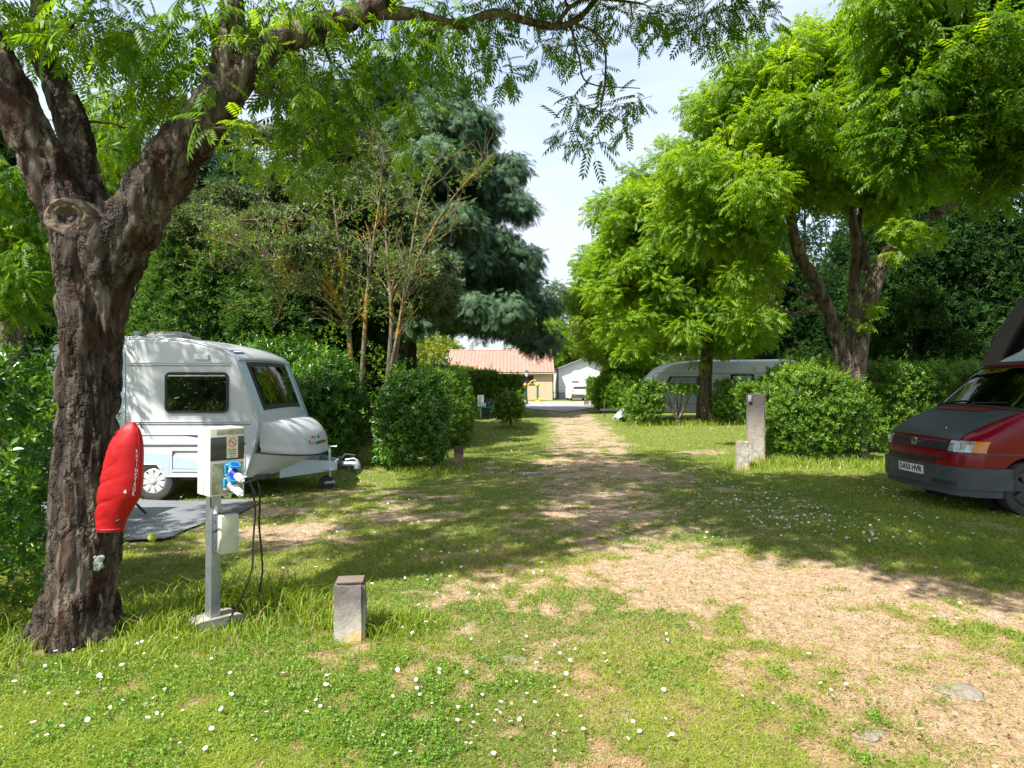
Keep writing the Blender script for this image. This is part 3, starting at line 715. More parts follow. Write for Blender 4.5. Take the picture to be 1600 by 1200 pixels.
VIS = [(520, 15, 4.2, 42), (600, 62, 4.6, 42), (685, 48, 4.7, 40), (745, 35, 5.0, 36), (450, 20, 4.1, 38), (140, 55, 3.7, 48), (250, 145, 4.1, 42), (330, 135, 3.9, 34), (195, 200, 4.5, 34), (95, 60, 3.8, 42), (370, 20, 3.9, 48), (430, 60, 4.0, 34), (20, 25, 4.3, 55), (75, 20, 4.0, 55), (165, 30, 3.9, 60), (235, 60, 3.8, 65), (300, 30, 3.9, 60), (270, 110, 4.4, 50), (215, 120, 4.6, 40), (340, 85, 4.5, 50), (400, 40, 4.6, 60), (310, 185, 4.5, 36), (255, 190, 4.6, 30), (330, 200, 3.7, 26), (380, 200, 3.9, 26),
       (430, 130, 4.7, 45), (460, 150, 4.3, 34), (480, 20, 4.6, 55), (520, 120, 4.8, 55), (490, 200, 5.0, 48), (550, 180, 5.2, 48), (590, 90, 5.0, 55), (620, 30, 4.9, 50), (545, 255, 5.4, 34), (430, 225, 4.7, 28), (640, 160, 5.4, 38),
       (670, 80, 5.2, 45), (700, 20, 5.0, 45), (715, 115, 5.6, 34), (760, 65, 5.5, 38), (785, 115, 5.8, 32), (800, 0, 5.4, 45), (850, 80, 5.9, 34), (905, 72, 5.9, 32), (860, -5, 5.6, 40), (930, 10, 5.8, 40), (985, 35, 6.0, 42), (940, 110, 5.8, 22),
       (905, 165, 5.8, 28), (890, 205, 5.8, 26), (922, 225, 5.8, 22), (955, 170, 5.85, 28), (990, 160, 5.9, 24), (985, 195, 5.9, 16), (1045, 20, 6.1, 44), (1095, 38, 6.2, 38), (1140, 10, 6.3, 42), (1180, 25, 6.4, 32), (1120, 68, 6.2, 20),
       (120, 80, 5.2, 45), (180, 170, 5.8, 40), (165, 240, 6.0, 38), (30, 90, 5.0, 36), (205, 50, 5.4, 50), (400, 240, 5.5, 30), (470, 275, 5.8, 30), (640, 230, 6.0, 28)]
cl = []
for px, py, Y, rp in VIS:
    c = P(px, py, Y); rr = rp*Y/1000*1.08; cl.append(np.array([*c, rr, rr, rr*.75, 50*(rr/.27)**2]))
EDGE = np.array([(-8, 5.2), (-3.2, 5.3), (-1.6, 5.35), (0, 5.5), (.7, 6.2), (1.4, 6.7), (2.2, 6.4), (2.9, 5.7), (3.2, 5.2), (3.8, 4.6), (9, 4.2)])
r = np.random.default_rng(41); up = []
tries = 0
while len(up) < 190 and tries < 40000:  # unseen upper crown, shaped: clumps stay only where their shade is wanted
    tries += 1
    p = np.array((r.uniform(-8, 6.5), r.uniform(1.4, 12.0), r.uniform(4.0, 10.8)))
    if p[2] < H+.66*p[1]+.5: continue
    if ((p[0]+.6)/7.2)**2+((p[1]-6.2)/5.6)**2+((p[2]-6.4)/4.5)**2 > 1: continue
    s = (p[0]+.533*p[2], p[1]+.533*p[2])
    eb = np.interp(s[0], EDGE[:, 0], EDGE[:, 1])
    if s[1] < eb+.55 or s[1] > 16.6: continue
    if s[0] < -1.8 and (r.random() < .40 or s[1] > 11): continue
    if s[0] > 4.0 and s[1] > 10.8: continue
    rr = .38+.38*r.random()
    if any(((p-c[:3])**2).sum() < (.55*(rr+c[3]))**2 for c in up): continue
    up.append(np.array([*p, rr, rr, rr*.7, 46*(rr/.5)**2]))
base = Vector((-2.71, 4.0, 0))
root = thing('ash_tree', 'thick forked ash tree with a round pruning scar and a red cover on its trunk', 'tree', base)
V, F, sk = limb_tubes(big, 28, 6)
me = bpy.data.meshes.new('trunk'); me.from_pydata((V-np.array(base)).tolist(), [], F)
# root flare: buttresses widen the foot unevenly
tr = link_mesh('trunk', me, root)
baked(tr, [('REMESH', dict(mode='VOXEL', voxel_size=.018)), ('SMOOTH', dict(factor=.6, iterations=5))])
me = tr.data; nv = len(me.vertices); co = np.empty(nv*3, np.float32); me.vertices.foreach_get('co', co); co = co.reshape(-1, 3).astype(float)
no = np.empty(nv*3, np.float32); me.vertices.foreach_get('normal', no); no = no.reshape(-1, 3).astype(float)
ang = np.arctan2(co[:, 1], co[:, 0]); fl = np.clip(1-(co[:, 2]+.05)/.5, 0, 1)**1.6
co[:, :2] += (nrmz(co[:, :2])*(fl*(.010+.045*np.cos(ang*5+1.0)+.04*np.cos(ang*3+2.6)))[:, None])
p0 = co.copy()
tw_ = p0*np.array((9, 9, 1.5)); tw_[:, 0] += p0[:, 2]*1.6
ridge = np.abs(fbm(tw_, 4)-.5)*2; ridge2 = np.abs(fbm(p0*np.array((26, 26, 3.4))+7, 3)-.5)*2; lum = fbm(p0*np.array((3.2, 3.2, 1.3)), 3)-.5
sc_ = np.clip(np.where(co[:, 2] > 3, .5, 1), .4, 1)
co += no*((-.040*np.clip(.38-ridge, 0, 1)/.38-.020*np.clip(.32-ridge2, 0, 1)/.32+.06*lum)*sc_)[:, None]
me.vertices.foreach_set('co', co.astype(np.float32).ravel()); me.materials.clear(); me.materials.append(M['bark_ash']); me.polygons.foreach_set('use_smooth', [True]*len(me.polygons)); me.update()
trunk_bvh = BVHTree.FromPolygons([Vector(c)+base for c in co], [list(p.vertices) for p in me.polygons])
sv = np.array(sun_dir); vis_c = np.array([c[:3] for c, v in zip(cl, VIS) if v[0] < 760])
def shades(p):
    w = p-vis_c; t = w @ sv; d = np.linalg.norm(w-t[:, None]*sv, axis=1); return (d[t > 0] < .8).any()
up = [c for c in up if not (shades(c[:3]) and r.random() < .62)]
for k in range(260):                      # unseen leaf clumps added above the frame to shade the van
    z = r.uniform(5.2, 8.5); sx, sy = r.uniform(4.6, 10.2), r.uniform(6.6, 10.3); p = np.array((sx-.533*(z-1), sy-.533*(z-1), z))
    if p[2] < H+.66*p[1]+.5 or p[0] > 7: continue
    rr = .4+.3*r.random(); up.append(np.array([*p, rr, rr, rr*.7, 46*(rr/.5)**2]))
allc = cl+up
tws = twigs(r, sk, up, sub=2, rmax=.05)+twigs(r, np.vstack([sk, limb_tubes(thin)[2]]), cl, sub=3, rmax=.014, tip=.003, sag=.02)
wm = shift(wood_mesh('branch', thin, tws, [M['bark_grey'], M['twig']], 10, 5), base)
bm = bmesh.new(); bm.from_mesh(tr.data); n0 = len(bm.faces); bm.from_mesh(wm); bm.faces.ensure_lookup_table()
for f_ in bm.faces[n0:]: f_.material_index += 1
bm.to_mesh(tr.data); bm.free(); bpy.data.meshes.remove(wm); tr.data.materials.append(M['bark_grey']); tr.data.materials.append(M['twig'])
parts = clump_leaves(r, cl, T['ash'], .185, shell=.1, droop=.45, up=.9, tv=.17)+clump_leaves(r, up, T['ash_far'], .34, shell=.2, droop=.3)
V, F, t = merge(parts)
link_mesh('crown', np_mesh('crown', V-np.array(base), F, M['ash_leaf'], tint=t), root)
# pruning scar: a rolled ring of pale callus round a dark hollow, facing the lens side
kc = P(112, 341, 3.73); hit = trunk_bvh.ray_cast(Vector((0, 0, H)), (kc-Vector((0, 0, H))).normalized())
kc = hit[0] if hit[0] else kc; kn = Vector((-.05, -1, -.08)).normalized(); Mk = basis(kc+kn*.012, (1, 0, .05), Vector((0, 0, 1)))
mb = MB(); Mk = Mk @ Matrix.Diagonal((1.0, .80, 1, 1))
mb.lathe([(.150, -.10), (.148, .01), (.138, .034), (.118, .046), (.104, .044), (.098, .037), (.092, .041), (.078, .036), (.066, .020), (.058, -.004), (.050, -.012)], 72, 0, Mk)
vv = np.array([tuple(v) for v in mb.v]); nn_ = fbm(vv*26, 3)-.5; n2_ = fbm(vv*70+3, 2)-.5
mb.v = [Vector(v)+kn*float(a_*.035+b_*.014)+Vector((float(b_*.012), 0, float(a_*.02))) for v, a_, b_ in zip(vv, nn_, n2_)]
mb.lathe([(.0001, .004), (.015, .010), (.03, -.004), (.056, -.012)], 24, 1, Mk)
M['callus'] = flat('callus', (.20, .155, .11), .95, var=.5, scale=22, bmp=1.0, c2=(.07, .05, .035)); M['hollow'] = flat('hollow', (.16, .12, .11), .95, scale=30, bmp=.8, c2=(.035, .026, .022), lo=.4, hi=.6)
mb.build('pruning_scar', [M['callus'], M['hollow']], root)
# pale grey-green lichen crust near the foot
r3 = np.random.default_rng(4); mb = MB()
for k in range(80):
    q = P(154+np.clip(r3.normal(), -1.5, 1.5)*3.6, 880+np.clip(r3.normal(), -1.5, 1.5)*6, 3.8); h_ = trunk_bvh.ray_cast(Vector((0, 0, H)), (q-Vector((0, 0, H))).normalized())
    if h_[0]:
        hn = h_[1] if h_[1].y < 0 else -h_[1]; hn = (hn+Vector((0, -1, 0))).normalized(); Mk = basis(h_[0]+hn*.002, hn.orthogonal(), hn.cross(hn.orthogonal())); mb.lathe([(.009+.008*r3.random(), 0), (.008, .006), (.0001, .008)], 7, 0, Mk)
mb.build('lichen_patch', flat('lichen', (.40, .45, .36), .95, var=.4, scale=50, bmp=.6), root)

# ------------------------------------------------------------------ ash trees on the sunny side
def rt(*a): return PX(list(a))
r = np.random.default_rng(5)
# A: the many-stemmed one behind the clipped hedge
YA = 14.6
la = [[(7.75, YA, -.1, .36)]+rt((1331, 690, YA, .30), (1330, 620, YA, .26), (1328, 590, YA, .2)),
      rt((1332, 640, YA, .18), (1318, 560, YA-.1, .17), (1296, 490, YA-.3, .15), (1272, 440, YA-.4, .14), (1248, 395, YA-.5, .125), (1236, 342, YA-.6, .10), (1232, 300, YA-.6, .06), (1200, 200, YA-.8, .04)),
      rt((1332, 640, YA, .18), (1338, 540, YA+.2, .16), (1335, 450, YA+.3, .14), (1338, 380, YA+.3, .12), (1320, 290, YA+.3, .07), (1290, 170, YA+.2, .04)),
      rt((1336, 640, YA, .19), (1347, 520, YA-.2, .17), (1366, 450, YA-.4, .16), (1388, 395, YA-.5, .14), (1440, 350, YA-.8, .10), (1500, 310, YA-1.2, .07), (1580, 260, YA-1.5, .04)),
      rt((1362, 462, YA-.3, .10), (1352, 400, YA+.2, .08), (1345, 330, YA+.4, .05), (1400, 200, YA, .03)),
      rt((1280, 470, YA-.3, .06), (1230, 450, YA-.6, .045), (1180, 436, YA-.9, .03)), rt((1285, 480, YA-.3, .05), (1240, 490, YA-.5, .035), (1200, 470, YA-.8, .02)), rt((1240, 360, YA-.5, .06), (1205, 345, YA-.8, .05), (1150, 340, YA-1.0, .03))]
def E(px, py, Y, rx, rz, ry=None): c = P(px, py, Y); return (c.x, c.y, c.z, rx*Y/1000, (ry or rx)*Y/1000, rz*Y/1000)
ea = [E(1230, 200, YA-.5, 150, 120), E(1140, 300, YA-1, 90, 80), E(1330, 150, YA, 150, 120), E(1420, 230, YA, 120, 110), E(1200, 380, YA-1, 90, 60), E(1170, 160, YA-.5, 80, 70), E(1100, 250, YA-.8, 40, 45)]
ea += [E(1090, 330, YA-.6, 60, 70)]
def openlimb(p):
    qx, qy = 800+1000*p[0]/p[1], 600-1000*(p[2]-H)/p[1]; return not (1185 < qx < 1460 and qy > 318) and qy < 560
ca = gen_clumps(r, ea, 165, .30, .70, 820, .4, .8, keep=openlimb)
ca += [np.array([*P(px, py, yy), rr, rr, rr*.6, 900*rr*rr]) for px, py, yy, rr in ((1410, 352, 13.6, .3), (1440, 375, 13.5, .3), (1362, 480, 14.0, .16), (1350, 505, 14.0, .14), (1150, 430, 13.5, .42), (1160, 500, 13.8, .32), (1200, 345, 13.6, .3), (1400, 395, 13.6, .2))]
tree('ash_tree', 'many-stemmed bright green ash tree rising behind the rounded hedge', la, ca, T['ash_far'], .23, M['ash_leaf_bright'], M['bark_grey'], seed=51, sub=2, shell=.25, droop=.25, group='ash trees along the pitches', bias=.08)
# B: single trunk in front of the far caravan
YB = 25.6
lb = [[(7.7, YB, -.1, .36)]+rt((1100, 640, YB, .31), (1101, 600, YB, .28), (1104, 560, YB, .25), (1106, 530, YB, .22), (1100, 480, YB, .16), (1080, 400, YB, .12), (1060, 320, YB, .07), (1050, 260, YB, .04)),
      rt((1104, 545, YB, .17), (1085, 490, YB-.3, .13), (1050, 470, YB-.6, .09), (1000, 450, YB-1, .06), (960, 420, YB-1, .03)), rt((1106, 540, YB, .15), (1125, 480, YB-.3, .11), (1160, 430, YB-.5, .07), (1180, 380, YB-.5, .04))]
eb = [E(1040, 370, YB, 110, 95), E(985, 440, YB-.8, 70, 75), E(1090, 300, YB, 80, 80), E(1000, 330, YB, 60, 60), E(1130, 420, YB-.8, 80, 70), E(1070, 488, YB-1.5, 70, 40), E(1150, 496, YB-1.2, 60, 34), E(1030, 270, YB, 45, 40)]
cb = gen_clumps(r, eb, 165, .40, .90, 440, .35, .8)
cb += [np.array([*P(px, py, yy), rr, rr, rr*.6, 480*rr*rr]) for px, py, yy, rr in ((1130, 542, 24.9, .42), (1160, 538, 25, .38), (1076, 535, 25, .4), (1190, 528, 25, .45), (1092, 565, 24.8, .2), (1050, 535, 25, .45))]
tree('ash_tree', 'round-crowned ash tree with one straight trunk standing before the far caravan', lb, cb, T['ash_far'], .31, M['ash_leaf_bright'], M['bark_grey'], seed=52, sub=2, shell=.25, droop=.2, group='ash trees along the pitches', bias=.10)
# C: further on, left edge of the row
YC = 37
lc = [[(7.55, YC, -.1, .34)]+rt((1005, 615, YC, .3), (1006, 570, YC, .27), (1004, 530, YC, .22), (990, 480, YC, .14), (970, 430, YC, .08)), rt((1005, 540, YC, .14), (985, 510, YC-.4, .1), (950, 490, YC-.6, .05)), rt((1006, 550, YC, .13), (1030, 510, YC, .09), (1050, 470, YC, .05))]
ec = [E(965, 455, YC, 62, 70), E(940, 510, YC-1, 42, 45), E(985, 400, YC, 50, 50), E(1010, 480, YC-1, 50, 60), E(975, 540, YC-1.5, 50, 28)]
cc = gen_clumps(r, ec, 105, .5, 1.1, 280, .35, .8)
tree('ash_tree', 'lighter ash tree furthest along the row, its low boughs beside the lane', lc, cc, T['ash_far'], .40, M['ash_leaf_bright'], M['bark_dark'], seed=53, sub=1, shell=.25, droop=.2, group='ash trees along the pitches', bias=.14)
# D: the dark canopy overhead at the right, trunk out of the frame
YD = 10.5
ld = [[(10.2, YD, -.1, .30), (10.1, YD, 1.5, .26), (9.9, YD, 3.2, .24), (9.6, YD-.1, 4.6, .2)], [(9.9, YD, 3.6, .14)]+rt((1690, 150, 10, .11), (1600, 62, 9.8, .085), (1540, 110, 9.7, .07), (1500, 165, 9.6, .06), (1480, 215, 9.5, .05), (1462, 255, 9.5, .03)), rt((1520, 135, 9.6, .05), (1450, 122, 9.3, .04), (1400, 60, 9.0, .025)), rt((1500, 165, 9.6, .04), (1560, 190, 9.3, .03)), [(9.6, YD-.1, 4.6, .18), (9.2, YD, 6.2, .12), (8.4, YD+.2, 8.2, .06)]]
ed = [E(1480, 110, 9.8, 130, 110), E(1580, 210, 9.6, 90, 85), E(1420, 10, 9.6, 90, 80), E(1560, -40, 10, 150, 110), E(1660, 120, 10, 120, 130), E(1440, 200, 9.4, 70, 60)]
cd = gen_clumps(r, ed, 120, .32, .62, 720, .25, .6)
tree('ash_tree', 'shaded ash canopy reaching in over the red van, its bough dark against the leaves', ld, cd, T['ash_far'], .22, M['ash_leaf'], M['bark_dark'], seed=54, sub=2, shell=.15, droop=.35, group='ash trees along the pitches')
# E: slim ash at the left behind the laurel
le = [[(-7.0, 9.0, -.1, .16), (-7.05, 9, 2.0, .15), (-7.0, 9, 3.2, .13), (-6.8, 9.0, 4.6, .08)]]
ee = [E(25, 330, 8.6, 70, 85), E(60, 420, 8.4, 35, 60), E(10, 440, 8.3, 60, 60), E(180, 230, 9.5, 60, 90)]
ce = gen_clumps(r, ee, 42, .22, .42, 640, .2, .65)
tree('ash_tree', 'slim ash with a grey trunk standing behind the laurel hedge', le, ce, T['ash'], .22, M['ash_leaf'], M['bark_grey'], seed=55, sub=2, shell=.15, droop=.45, group='ash trees along the pitches')

# ------------------------------------------------------------------ conifers
def offpath(p):
    x, y = p[0]+.533*p[2], p[1]+.533*p[2]; return not ((.2 < x < 4.6 and 17 < y < 33) or (3.5 < x < 9.5 and 22 < y < 27.5))
def cedar(label, x, y, h, r0, spread, z0, mat, bark, tmpl, size, seed, nb, per, lean=0, droop=.05, flat=.34, rr=(.5, .95), name='cedar_tree', keep=None, trunk_top=None, dr=.1, shell=.1, n_=0):
    r = np.random.default_rng(seed); limbs = [[(x, y, -.1, r0*1.25), (x, y, h*.12, r0), (x+lean*.5, y, h*.45, r0*.7), (x+lean, y, h*.8, r0*.35), (x+lean, y, h, r0*.08)]]; C = []
    for k in range(nb):
        t = (k+.5)/nb; z = z0+(h*.97-z0)*t; a = k*2.39996+r.normal()*.25; ln = spread(t)*(.75+.4*r.random())
        d = np.array((math.cos(a), math.sin(a), 0)); s = np.array((x+lean*z/h, y, z)); e = s+d*ln+np.array((0, 0, .10*ln-droop*ln*ln))
        m = (s+e)/2+np.array((0, 0, .06*ln))+r.normal(size=3)*.1
        last = .22
        for q in np.linspace(.28, 1.0, max(2, int(ln/.8))):
            p = s*(1-q)**2+2*q*(1-q)*m+q*q*e+r.normal(size=3)*np.array((.35, .35, .10))
            if keep is not None and not keep(p): continue
            R_ = rr[0]+(rr[1]-rr[0])*r.random()
            C.append(np.array([*p, R_, R_, R_*flat, per*R_*R_])); last = q
        bz = lambda q: s*(1-q)**2+2*q*(1-q)*m+q*q*e
        limbs.append([(*s, r0*.30*(1-t*.6)), (*bz(last*.5), r0*.18*(1-t*.6)), (*bz(last), .015)])
    return tree(name, label, limbs, C, T[tmpl], size, mat, bark, seed=seed+1, sub=1, shell=shell, droop=dr, flatten=.35, up=.9, n=9, rmax=.03)
cedar('tall olive-green cedar with layered boughs and a reddish trunk behind the near caravan', -4.5, 19.0, 11.2, .42, lambda t: 5.2*(1-t**2.4)**.5*(.75+.25*math.sin(9*t)), 4.1, M['cedar_needle'], M['bark_red'], 'tuft', .26, 61, 84, 330, flat=.42, rr=(.55, 1.05), keep=lambda p: (p[0] < -.035*p[1] or p[2] > 8.6) and offpath(p))
cedar('blue-green cypress with hanging boughs that drape over the tiled roof', -5.4, 33, 18, .52, lambda t: 7.7*(1-t**2.2)**.6*(.85 if t > .12 else .8), 5.4, M['blue_needle'], M['bark_dark'], 'spray', .36, 63, 84, 380, droop=.047, flat=.75, rr=(.7, 1.35), name='cypress_tree', dr=.8, keep=lambda p: p[2] > 2.7)
def column(label, x, y, h, w, seed, mat, tmpl='tuft', size=.20, n=80, per=300, name='conifer', bark='bark_dark', group=None, wz=1.0, tint=0):
    r = np.random.default_rng(seed); C = []
    for k in range(n):
        t = (r.random()**.8); z = .35+t*(h-.5); a = r.random()*2*PI; rad = w*(math.sin(PI*min(1, .25+t*.75))**.7)*(.75+.3*r.random())
        R_ = (.38+.35*r.random())*(1-.4*t)*wz; C.append(np.array([x+rad*math.cos(a), y+rad*math.sin(a), z, R_, R_, R_*1.25, per*R_*R_]))
    return tree(name, label, [[(x, y, -.1, .2), (x, y, h*.4, .14), (x, y, h*.75, .07), (x, y, h*.96, .02)]], C, T[tmpl], size, mat, M[bark], seed=seed+1, tw=False, shell=.2, droop=-.35, flatten=1, up=.4, n=8, group=group, bias=tint)
column('bright feathery thuja just behind the caravan roof', -7.6, 15.2, 5.3, 1.15, 71, M['thuja_leaf'], n=100, per=420, group='conifers behind the near caravan', name='thuja_tree', tint=.12)
column('dark thuja between the bright feathery one and the cedar trunk', -5.9, 15.0, 4.4, 1.15, 72, M['thuja_leaf'], n=90, per=400, group='conifers behind the near caravan', name='thuja_tree', tint=-.1)
column('shadowy spruce at the near caravan drawbar, behind the laurel bush', -4.9, 18.5, 5.0, 1.3, 73, M['dark_needle'], n=80, per=280, group='conifers behind the near caravan', name='spruce_tree', wz=1.2)
column('tall dim spruce left of the feathery thuja', -10.2, 16.5, 7.5, 1.5, 74, M['dark_needle'], n=120, per=250, group='conifers behind the near caravan', name='spruce_tree', wz=1.25)
column('dim spruce behind the laurel hedge and the slim ash', -12.6, 15.5, 8.0, 1.6, 75, M['dark_needle'], n=120, per=250, group='conifers behind the near caravan', name='spruce_tree', wz=1.3)
column('far dark conifer glimpsed through the fork of the big tree', -10.0, 22, 10.5, 1.7, 76, M['blue_needle'], n=110, per=230, group='conifers behind the near caravan', name='spruce_tree', wz=1.4, size=.3)
for k, (x, y, h, w, lab, mm_) in enumerate([(13.0, 20.5, 9.5, 1.9, 'dark spruce standing right of the many-stemmed ash', 'dark_needle'), (15.8, 19.5, 11, 2.0, 'dark spruce behind the raised roof of the red van', 'dark_needle'), (15.2, 36.5, 10.0, 2.2, 'dark spruce seen between the stems of the many-stemmed ash', 'dark_needle'),
                                        (18.8, 20.5, 11.5, 2.2, 'outermost dark spruce beyond the red van', 'thuja_leaf'), (13.5, 33.5, 9.5, 2.4, 'dark conifer behind the tail of the far caravan', 'dark_needle'), (17.5, 30, 13, 2.6, 'tallest dark conifer rising behind the spruces', 'dark_needle'), (18.3, 40, 16, 3.2, 'tall conifer seen through the open fork of the many-stemmed ash', 'dark_needle')]):
    column(lab, x, y, h, w, 81+k*3, M[mm_], n=130, per=250, group='dark conifers behind the hedges', name='spruce_tree', wz=1.45, size=.24)

# ------------------------------------------------------------------ the half-bare shrub tree with orange lichen
r = np.random.default_rng(9); YS = 13.6
stems = [rt((556, 668, YS, .10), (550, 600, YS, .085), (545, 520, YS, .075), (537, 440, YS, .06), (528, 370, YS, .04), (520, 300, YS, .02)),
         rt((556, 668, YS, .09), (566, 580, YS-.1, .075), (572, 480, YS-.1, .06), (580, 400, YS-.2, .045), (592, 320, YS-.2, .03), (600, 240, YS-.2, .015)),
         rt((600, 668, YS, .10), (606, 590, YS-.2, .085), (612, 500, YS-.2, .07), (607, 420, YS-.2, .055), (602, 340, YS-.2, .035), (612, 250, YS-.2, .015)),
         rt((604, 660, YS, .08), (618, 560, YS-.2, .065), (632, 470, YS-.3, .055), (660, 390, YS-.4, .04), (700, 320, YS-.5, .025), (745, 265, YS-.6, .012)),
         rt((606, 600, YS-.2, .06), (625, 500, YS-.3, .05), (640, 410, YS-.3, .04), (655, 320, YS-.3, .025), (680, 250, YS-.3, .012)),
         rt((548, 540, YS, .055), (520, 455, YS-.2, .045), (480, 420, YS-.4, .036), (430, 402, YS-.6, .03), (390, 392, YS-.7, .022), (352, 378, YS-.8, .012)),
         rt((546, 510, YS, .045), (510, 470, YS-.2, .035), (470, 455, YS-.3, .028), (430, 445, YS-.5, .015)), rt((440, 405, YS-.6, .02), (400, 408, YS-.8, .016), (362, 412, YS-.9, .008), (340, 425, YS-.9, .006)),
         rt((456, 450, YS-.3, .014), (442, 470, YS-.4, .013), (436, 490, YS-.4, .01), (428, 512, YS-.4, .006)), rt((420, 400, YS-.6, .014), (385, 378, YS-.7, .01), (360, 385, YS-.8, .006))]
stems = [[(x_, y_, z_, r_*.68) for x_, y_, z_, r_ in l_] for l_ in stems]
tw9 = []; sk9 = limb_tubes(stems, 8, 4)[2]; fine = []
for k in range(420):
    s = sk9[r.integers(len(sk9))]
    if s[2] < 2.6: continue
    gx_ = (s[0]-(-3.0))*.25; d = nrmz(np.array([gx_+r.normal()*.5, r.normal()*.5, .55+.5*r.random()])); ln = .4+.9*r.random(); m = s[:3]+d*ln*.5+r.normal(size=3)*.07; e = m+nrmz(d+r.normal(size=3)*.5)*ln*.5
    r0 = min(s[3]*.5, .016); tw9.append((np.array([s[:3], m, e]), np.array([r0, r0*.6, .003]))); fine.append((m, e))
    for q in range(2): e2 = m+nrmz(d+r.normal(size=3)*.8)*ln*.45; tw9.append((np.array([m, (m+e2)/2+r.normal(size=3)*.03, e2]), np.array([r0*.55, r0*.4, .002]))); fine.append((m, e2))
b9 = Vector((-3.0, YS, 0)); root = thing('shrub_tree', 'half-bare shrub tree with orange lichen on its thin branches beside the reddish cedar trunk', 'tree', b9)
link_mesh('trunk', shift(wood_mesh('trunk', stems, tw9, [M['bark_lichen'], M['bark_lichen']], 8, 4, 4), b9), root)
pos = []
for m, e in fine:
    if r.random() < .62: q = r.random((5, 1)); pos.append(m*(1-q)+e*q+r.normal(size=(5, 3))*.06)
for px, py, rr_ in ((500, 330, .5), (520, 430, .5), (560, 360, .6), (480, 290, .5), (590, 560, .35), (540, 590, .35), (520, 520, .3), (575, 470, .5), (600, 300, .5), (610, 400, .4), (640, 600, .3)):
    pos.append(np.array(P(px, py, YS-.3))+r.normal(size=(90, 3))*rr_*.55)
pos = np.vstack(pos); k = len(pos); ax = rdir(r, k)
V, F, t = place(T['twig'], pos, ax, rdir(r, k)+np.array((0, 0, .6)), .10*(.6+.7*r.random(k)), np.clip(.5+.2*r.normal(size=k), 0, 1))
link_mesh('crown', np_mesh('crown', V-np.array(b9), [F], M['hedge_leaf'], tint=t), root)

# ------------------------------------------------------------------ background trees
def broad(label, x, y, h, w, seed, mat, size=.6, n=46, per=26, tr=.3, zlow=.25, group='trees beyond the lane', cr=(1.0, 1.9), bark='bark_grey', tmpl='small', bias=0):
    r = np.random.default_rng(seed); zc = h*(zlow+1)/2; rz = h*(1-zlow)/2
    C = gen_clumps(r, [(x, y, zc, w, w, rz), (x+w*.3, y, zc+rz*.2, w*.7, w*.7, rz*.75), (x-w*.35, y, zc-rz*.15, w*.7, w*.7, rz*.7)], n, *cr, per, .45, .75)
    return tree('broadleaf_tree', label, [[(x, y, -.1, tr*1.2), (x, y, h*.25, tr), (x+.1*w, y, h*.55, tr*.6), (x, y, h*.85, tr*.15)]], C, T[tmpl], size, mat, M[bark], seed=seed+1, sub=1, shell=.3, group=group, n=8, bias=bias, tv=.2)
broad('yellow-green tree between the cypress trunk and the tiled roof', -11.5, 82, 8.5, 5.2, 101, M['yellow_leaf'], per=30, zlow=.1)
broad('fresh green tree behind the right end of the tiled roof', 3.6, 78, 9.5, 3.2, 103, M['ash_leaf_bright'], per=30, zlow=.12)
broad('hazy grey-green poplar filling the gap over the white cabin', 6.6, 100, 18, 4.4, 105, M['grey_leaf'], size=.7, n=70, per=26, zlow=.1)
broad('dark round tree behind the tiled roof and the white cabin', 6.5, 84, 8.2, 3.6, 107, M['thuja_leaf'], n=50, zlow=.05, per=32)
broad('yellowish tree right of the white cabin roof', 11.8, 82, 12.5, 4.6, 109, M['yellow_leaf'], n=60, zlow=.08, per=30)
broad('sunlit green tree behind the far caravan nose', 17.5, 70, 11, 4.8, 111, M['far_leaf'], n=60, zlow=.12, per=28, tr=.35)
broad('tall pale tree right of the poplar', 15, 110, 19, 6, 113, M['grey_leaf'], size=.75, n=70, zlow=.1)
far = [(-26, 70, 11, 6, 'dense green tree far behind the conifers at the lane end'), (-18, 88, 13, 6.5, 'broad tree left of the yellow-green one beyond the lane'), (25, 62, 12, 6, 'broad tree behind the spruces past the far caravan'), (34, 70, 13, 7, 'large tree at the far end of the spruces'), (-40, 75, 13, 7, 'large tree furthest along the left side of the lane'), (-32, 40, 11, 6, 'dark leafy tree behind the tall dim spruce'), (-20, 34, 10, 5, 'leafy tree filling the view behind the near caravan'), (-13.5, 38, 9.5, 4.5, 'leafy tree between the cedar and the near caravan'), (30, 40, 13, 6, 'leafy tree behind the red van and its spruces'), (21, 46, 12, 5, 'leafy tree behind the tallest dark conifer')]
for k, (x, y, h, w, lab) in enumerate(far): broad(lab, x, y, h, w, 121+2*k, M['far_leaf' if k % 2 else 'thuja_leaf'], size=.65, n=46, per=26, zlow=.06)

# ------------------------------------------------------------------ hedges and shrubs
hedge('laurel_hedge', 'tall glossy laurel hedge at the left of the big forked tree', blob_pts((-3.75, 4.5, .75), (.55, .8, 1.05), .45, .3, 3), 2600, T['laurel'], .115, M['laurel_leaf'], (-3.75, 4.5, 0), [[(-3.7, 4.5, -.05, .04), (-3.7, 4.5, .6, .03), (-3.6, 4.6, 1.3, .015)]], seed=1)
hedge('laurel_hedge', 'deeper laurel growth behind the tall glossy hedge, under the slim ash', blob_pts((-5.6, 6.0, .7), (1.0, 1.2, 1.1), .4, .3, 3), 3000, T['laurel'], .13, M['laurel_leaf'], (-5.6, 6.0, 0), seed=2)
hedge('laurel_bush', 'dense laurel bush at the tip of the near caravan drawbar', blob_pts((-3.72, 12.6, .95), (.68, .8, 1.08), .4, .28, 2.6), 5200, T['laurel'], .15, M['laurel_leaf'], (-3.72, 12.6, 0), [[(-3.7, 12.6, -.05, .05), (-3.7, 12.5, 1, .03)]], cat='bush', seed=3)
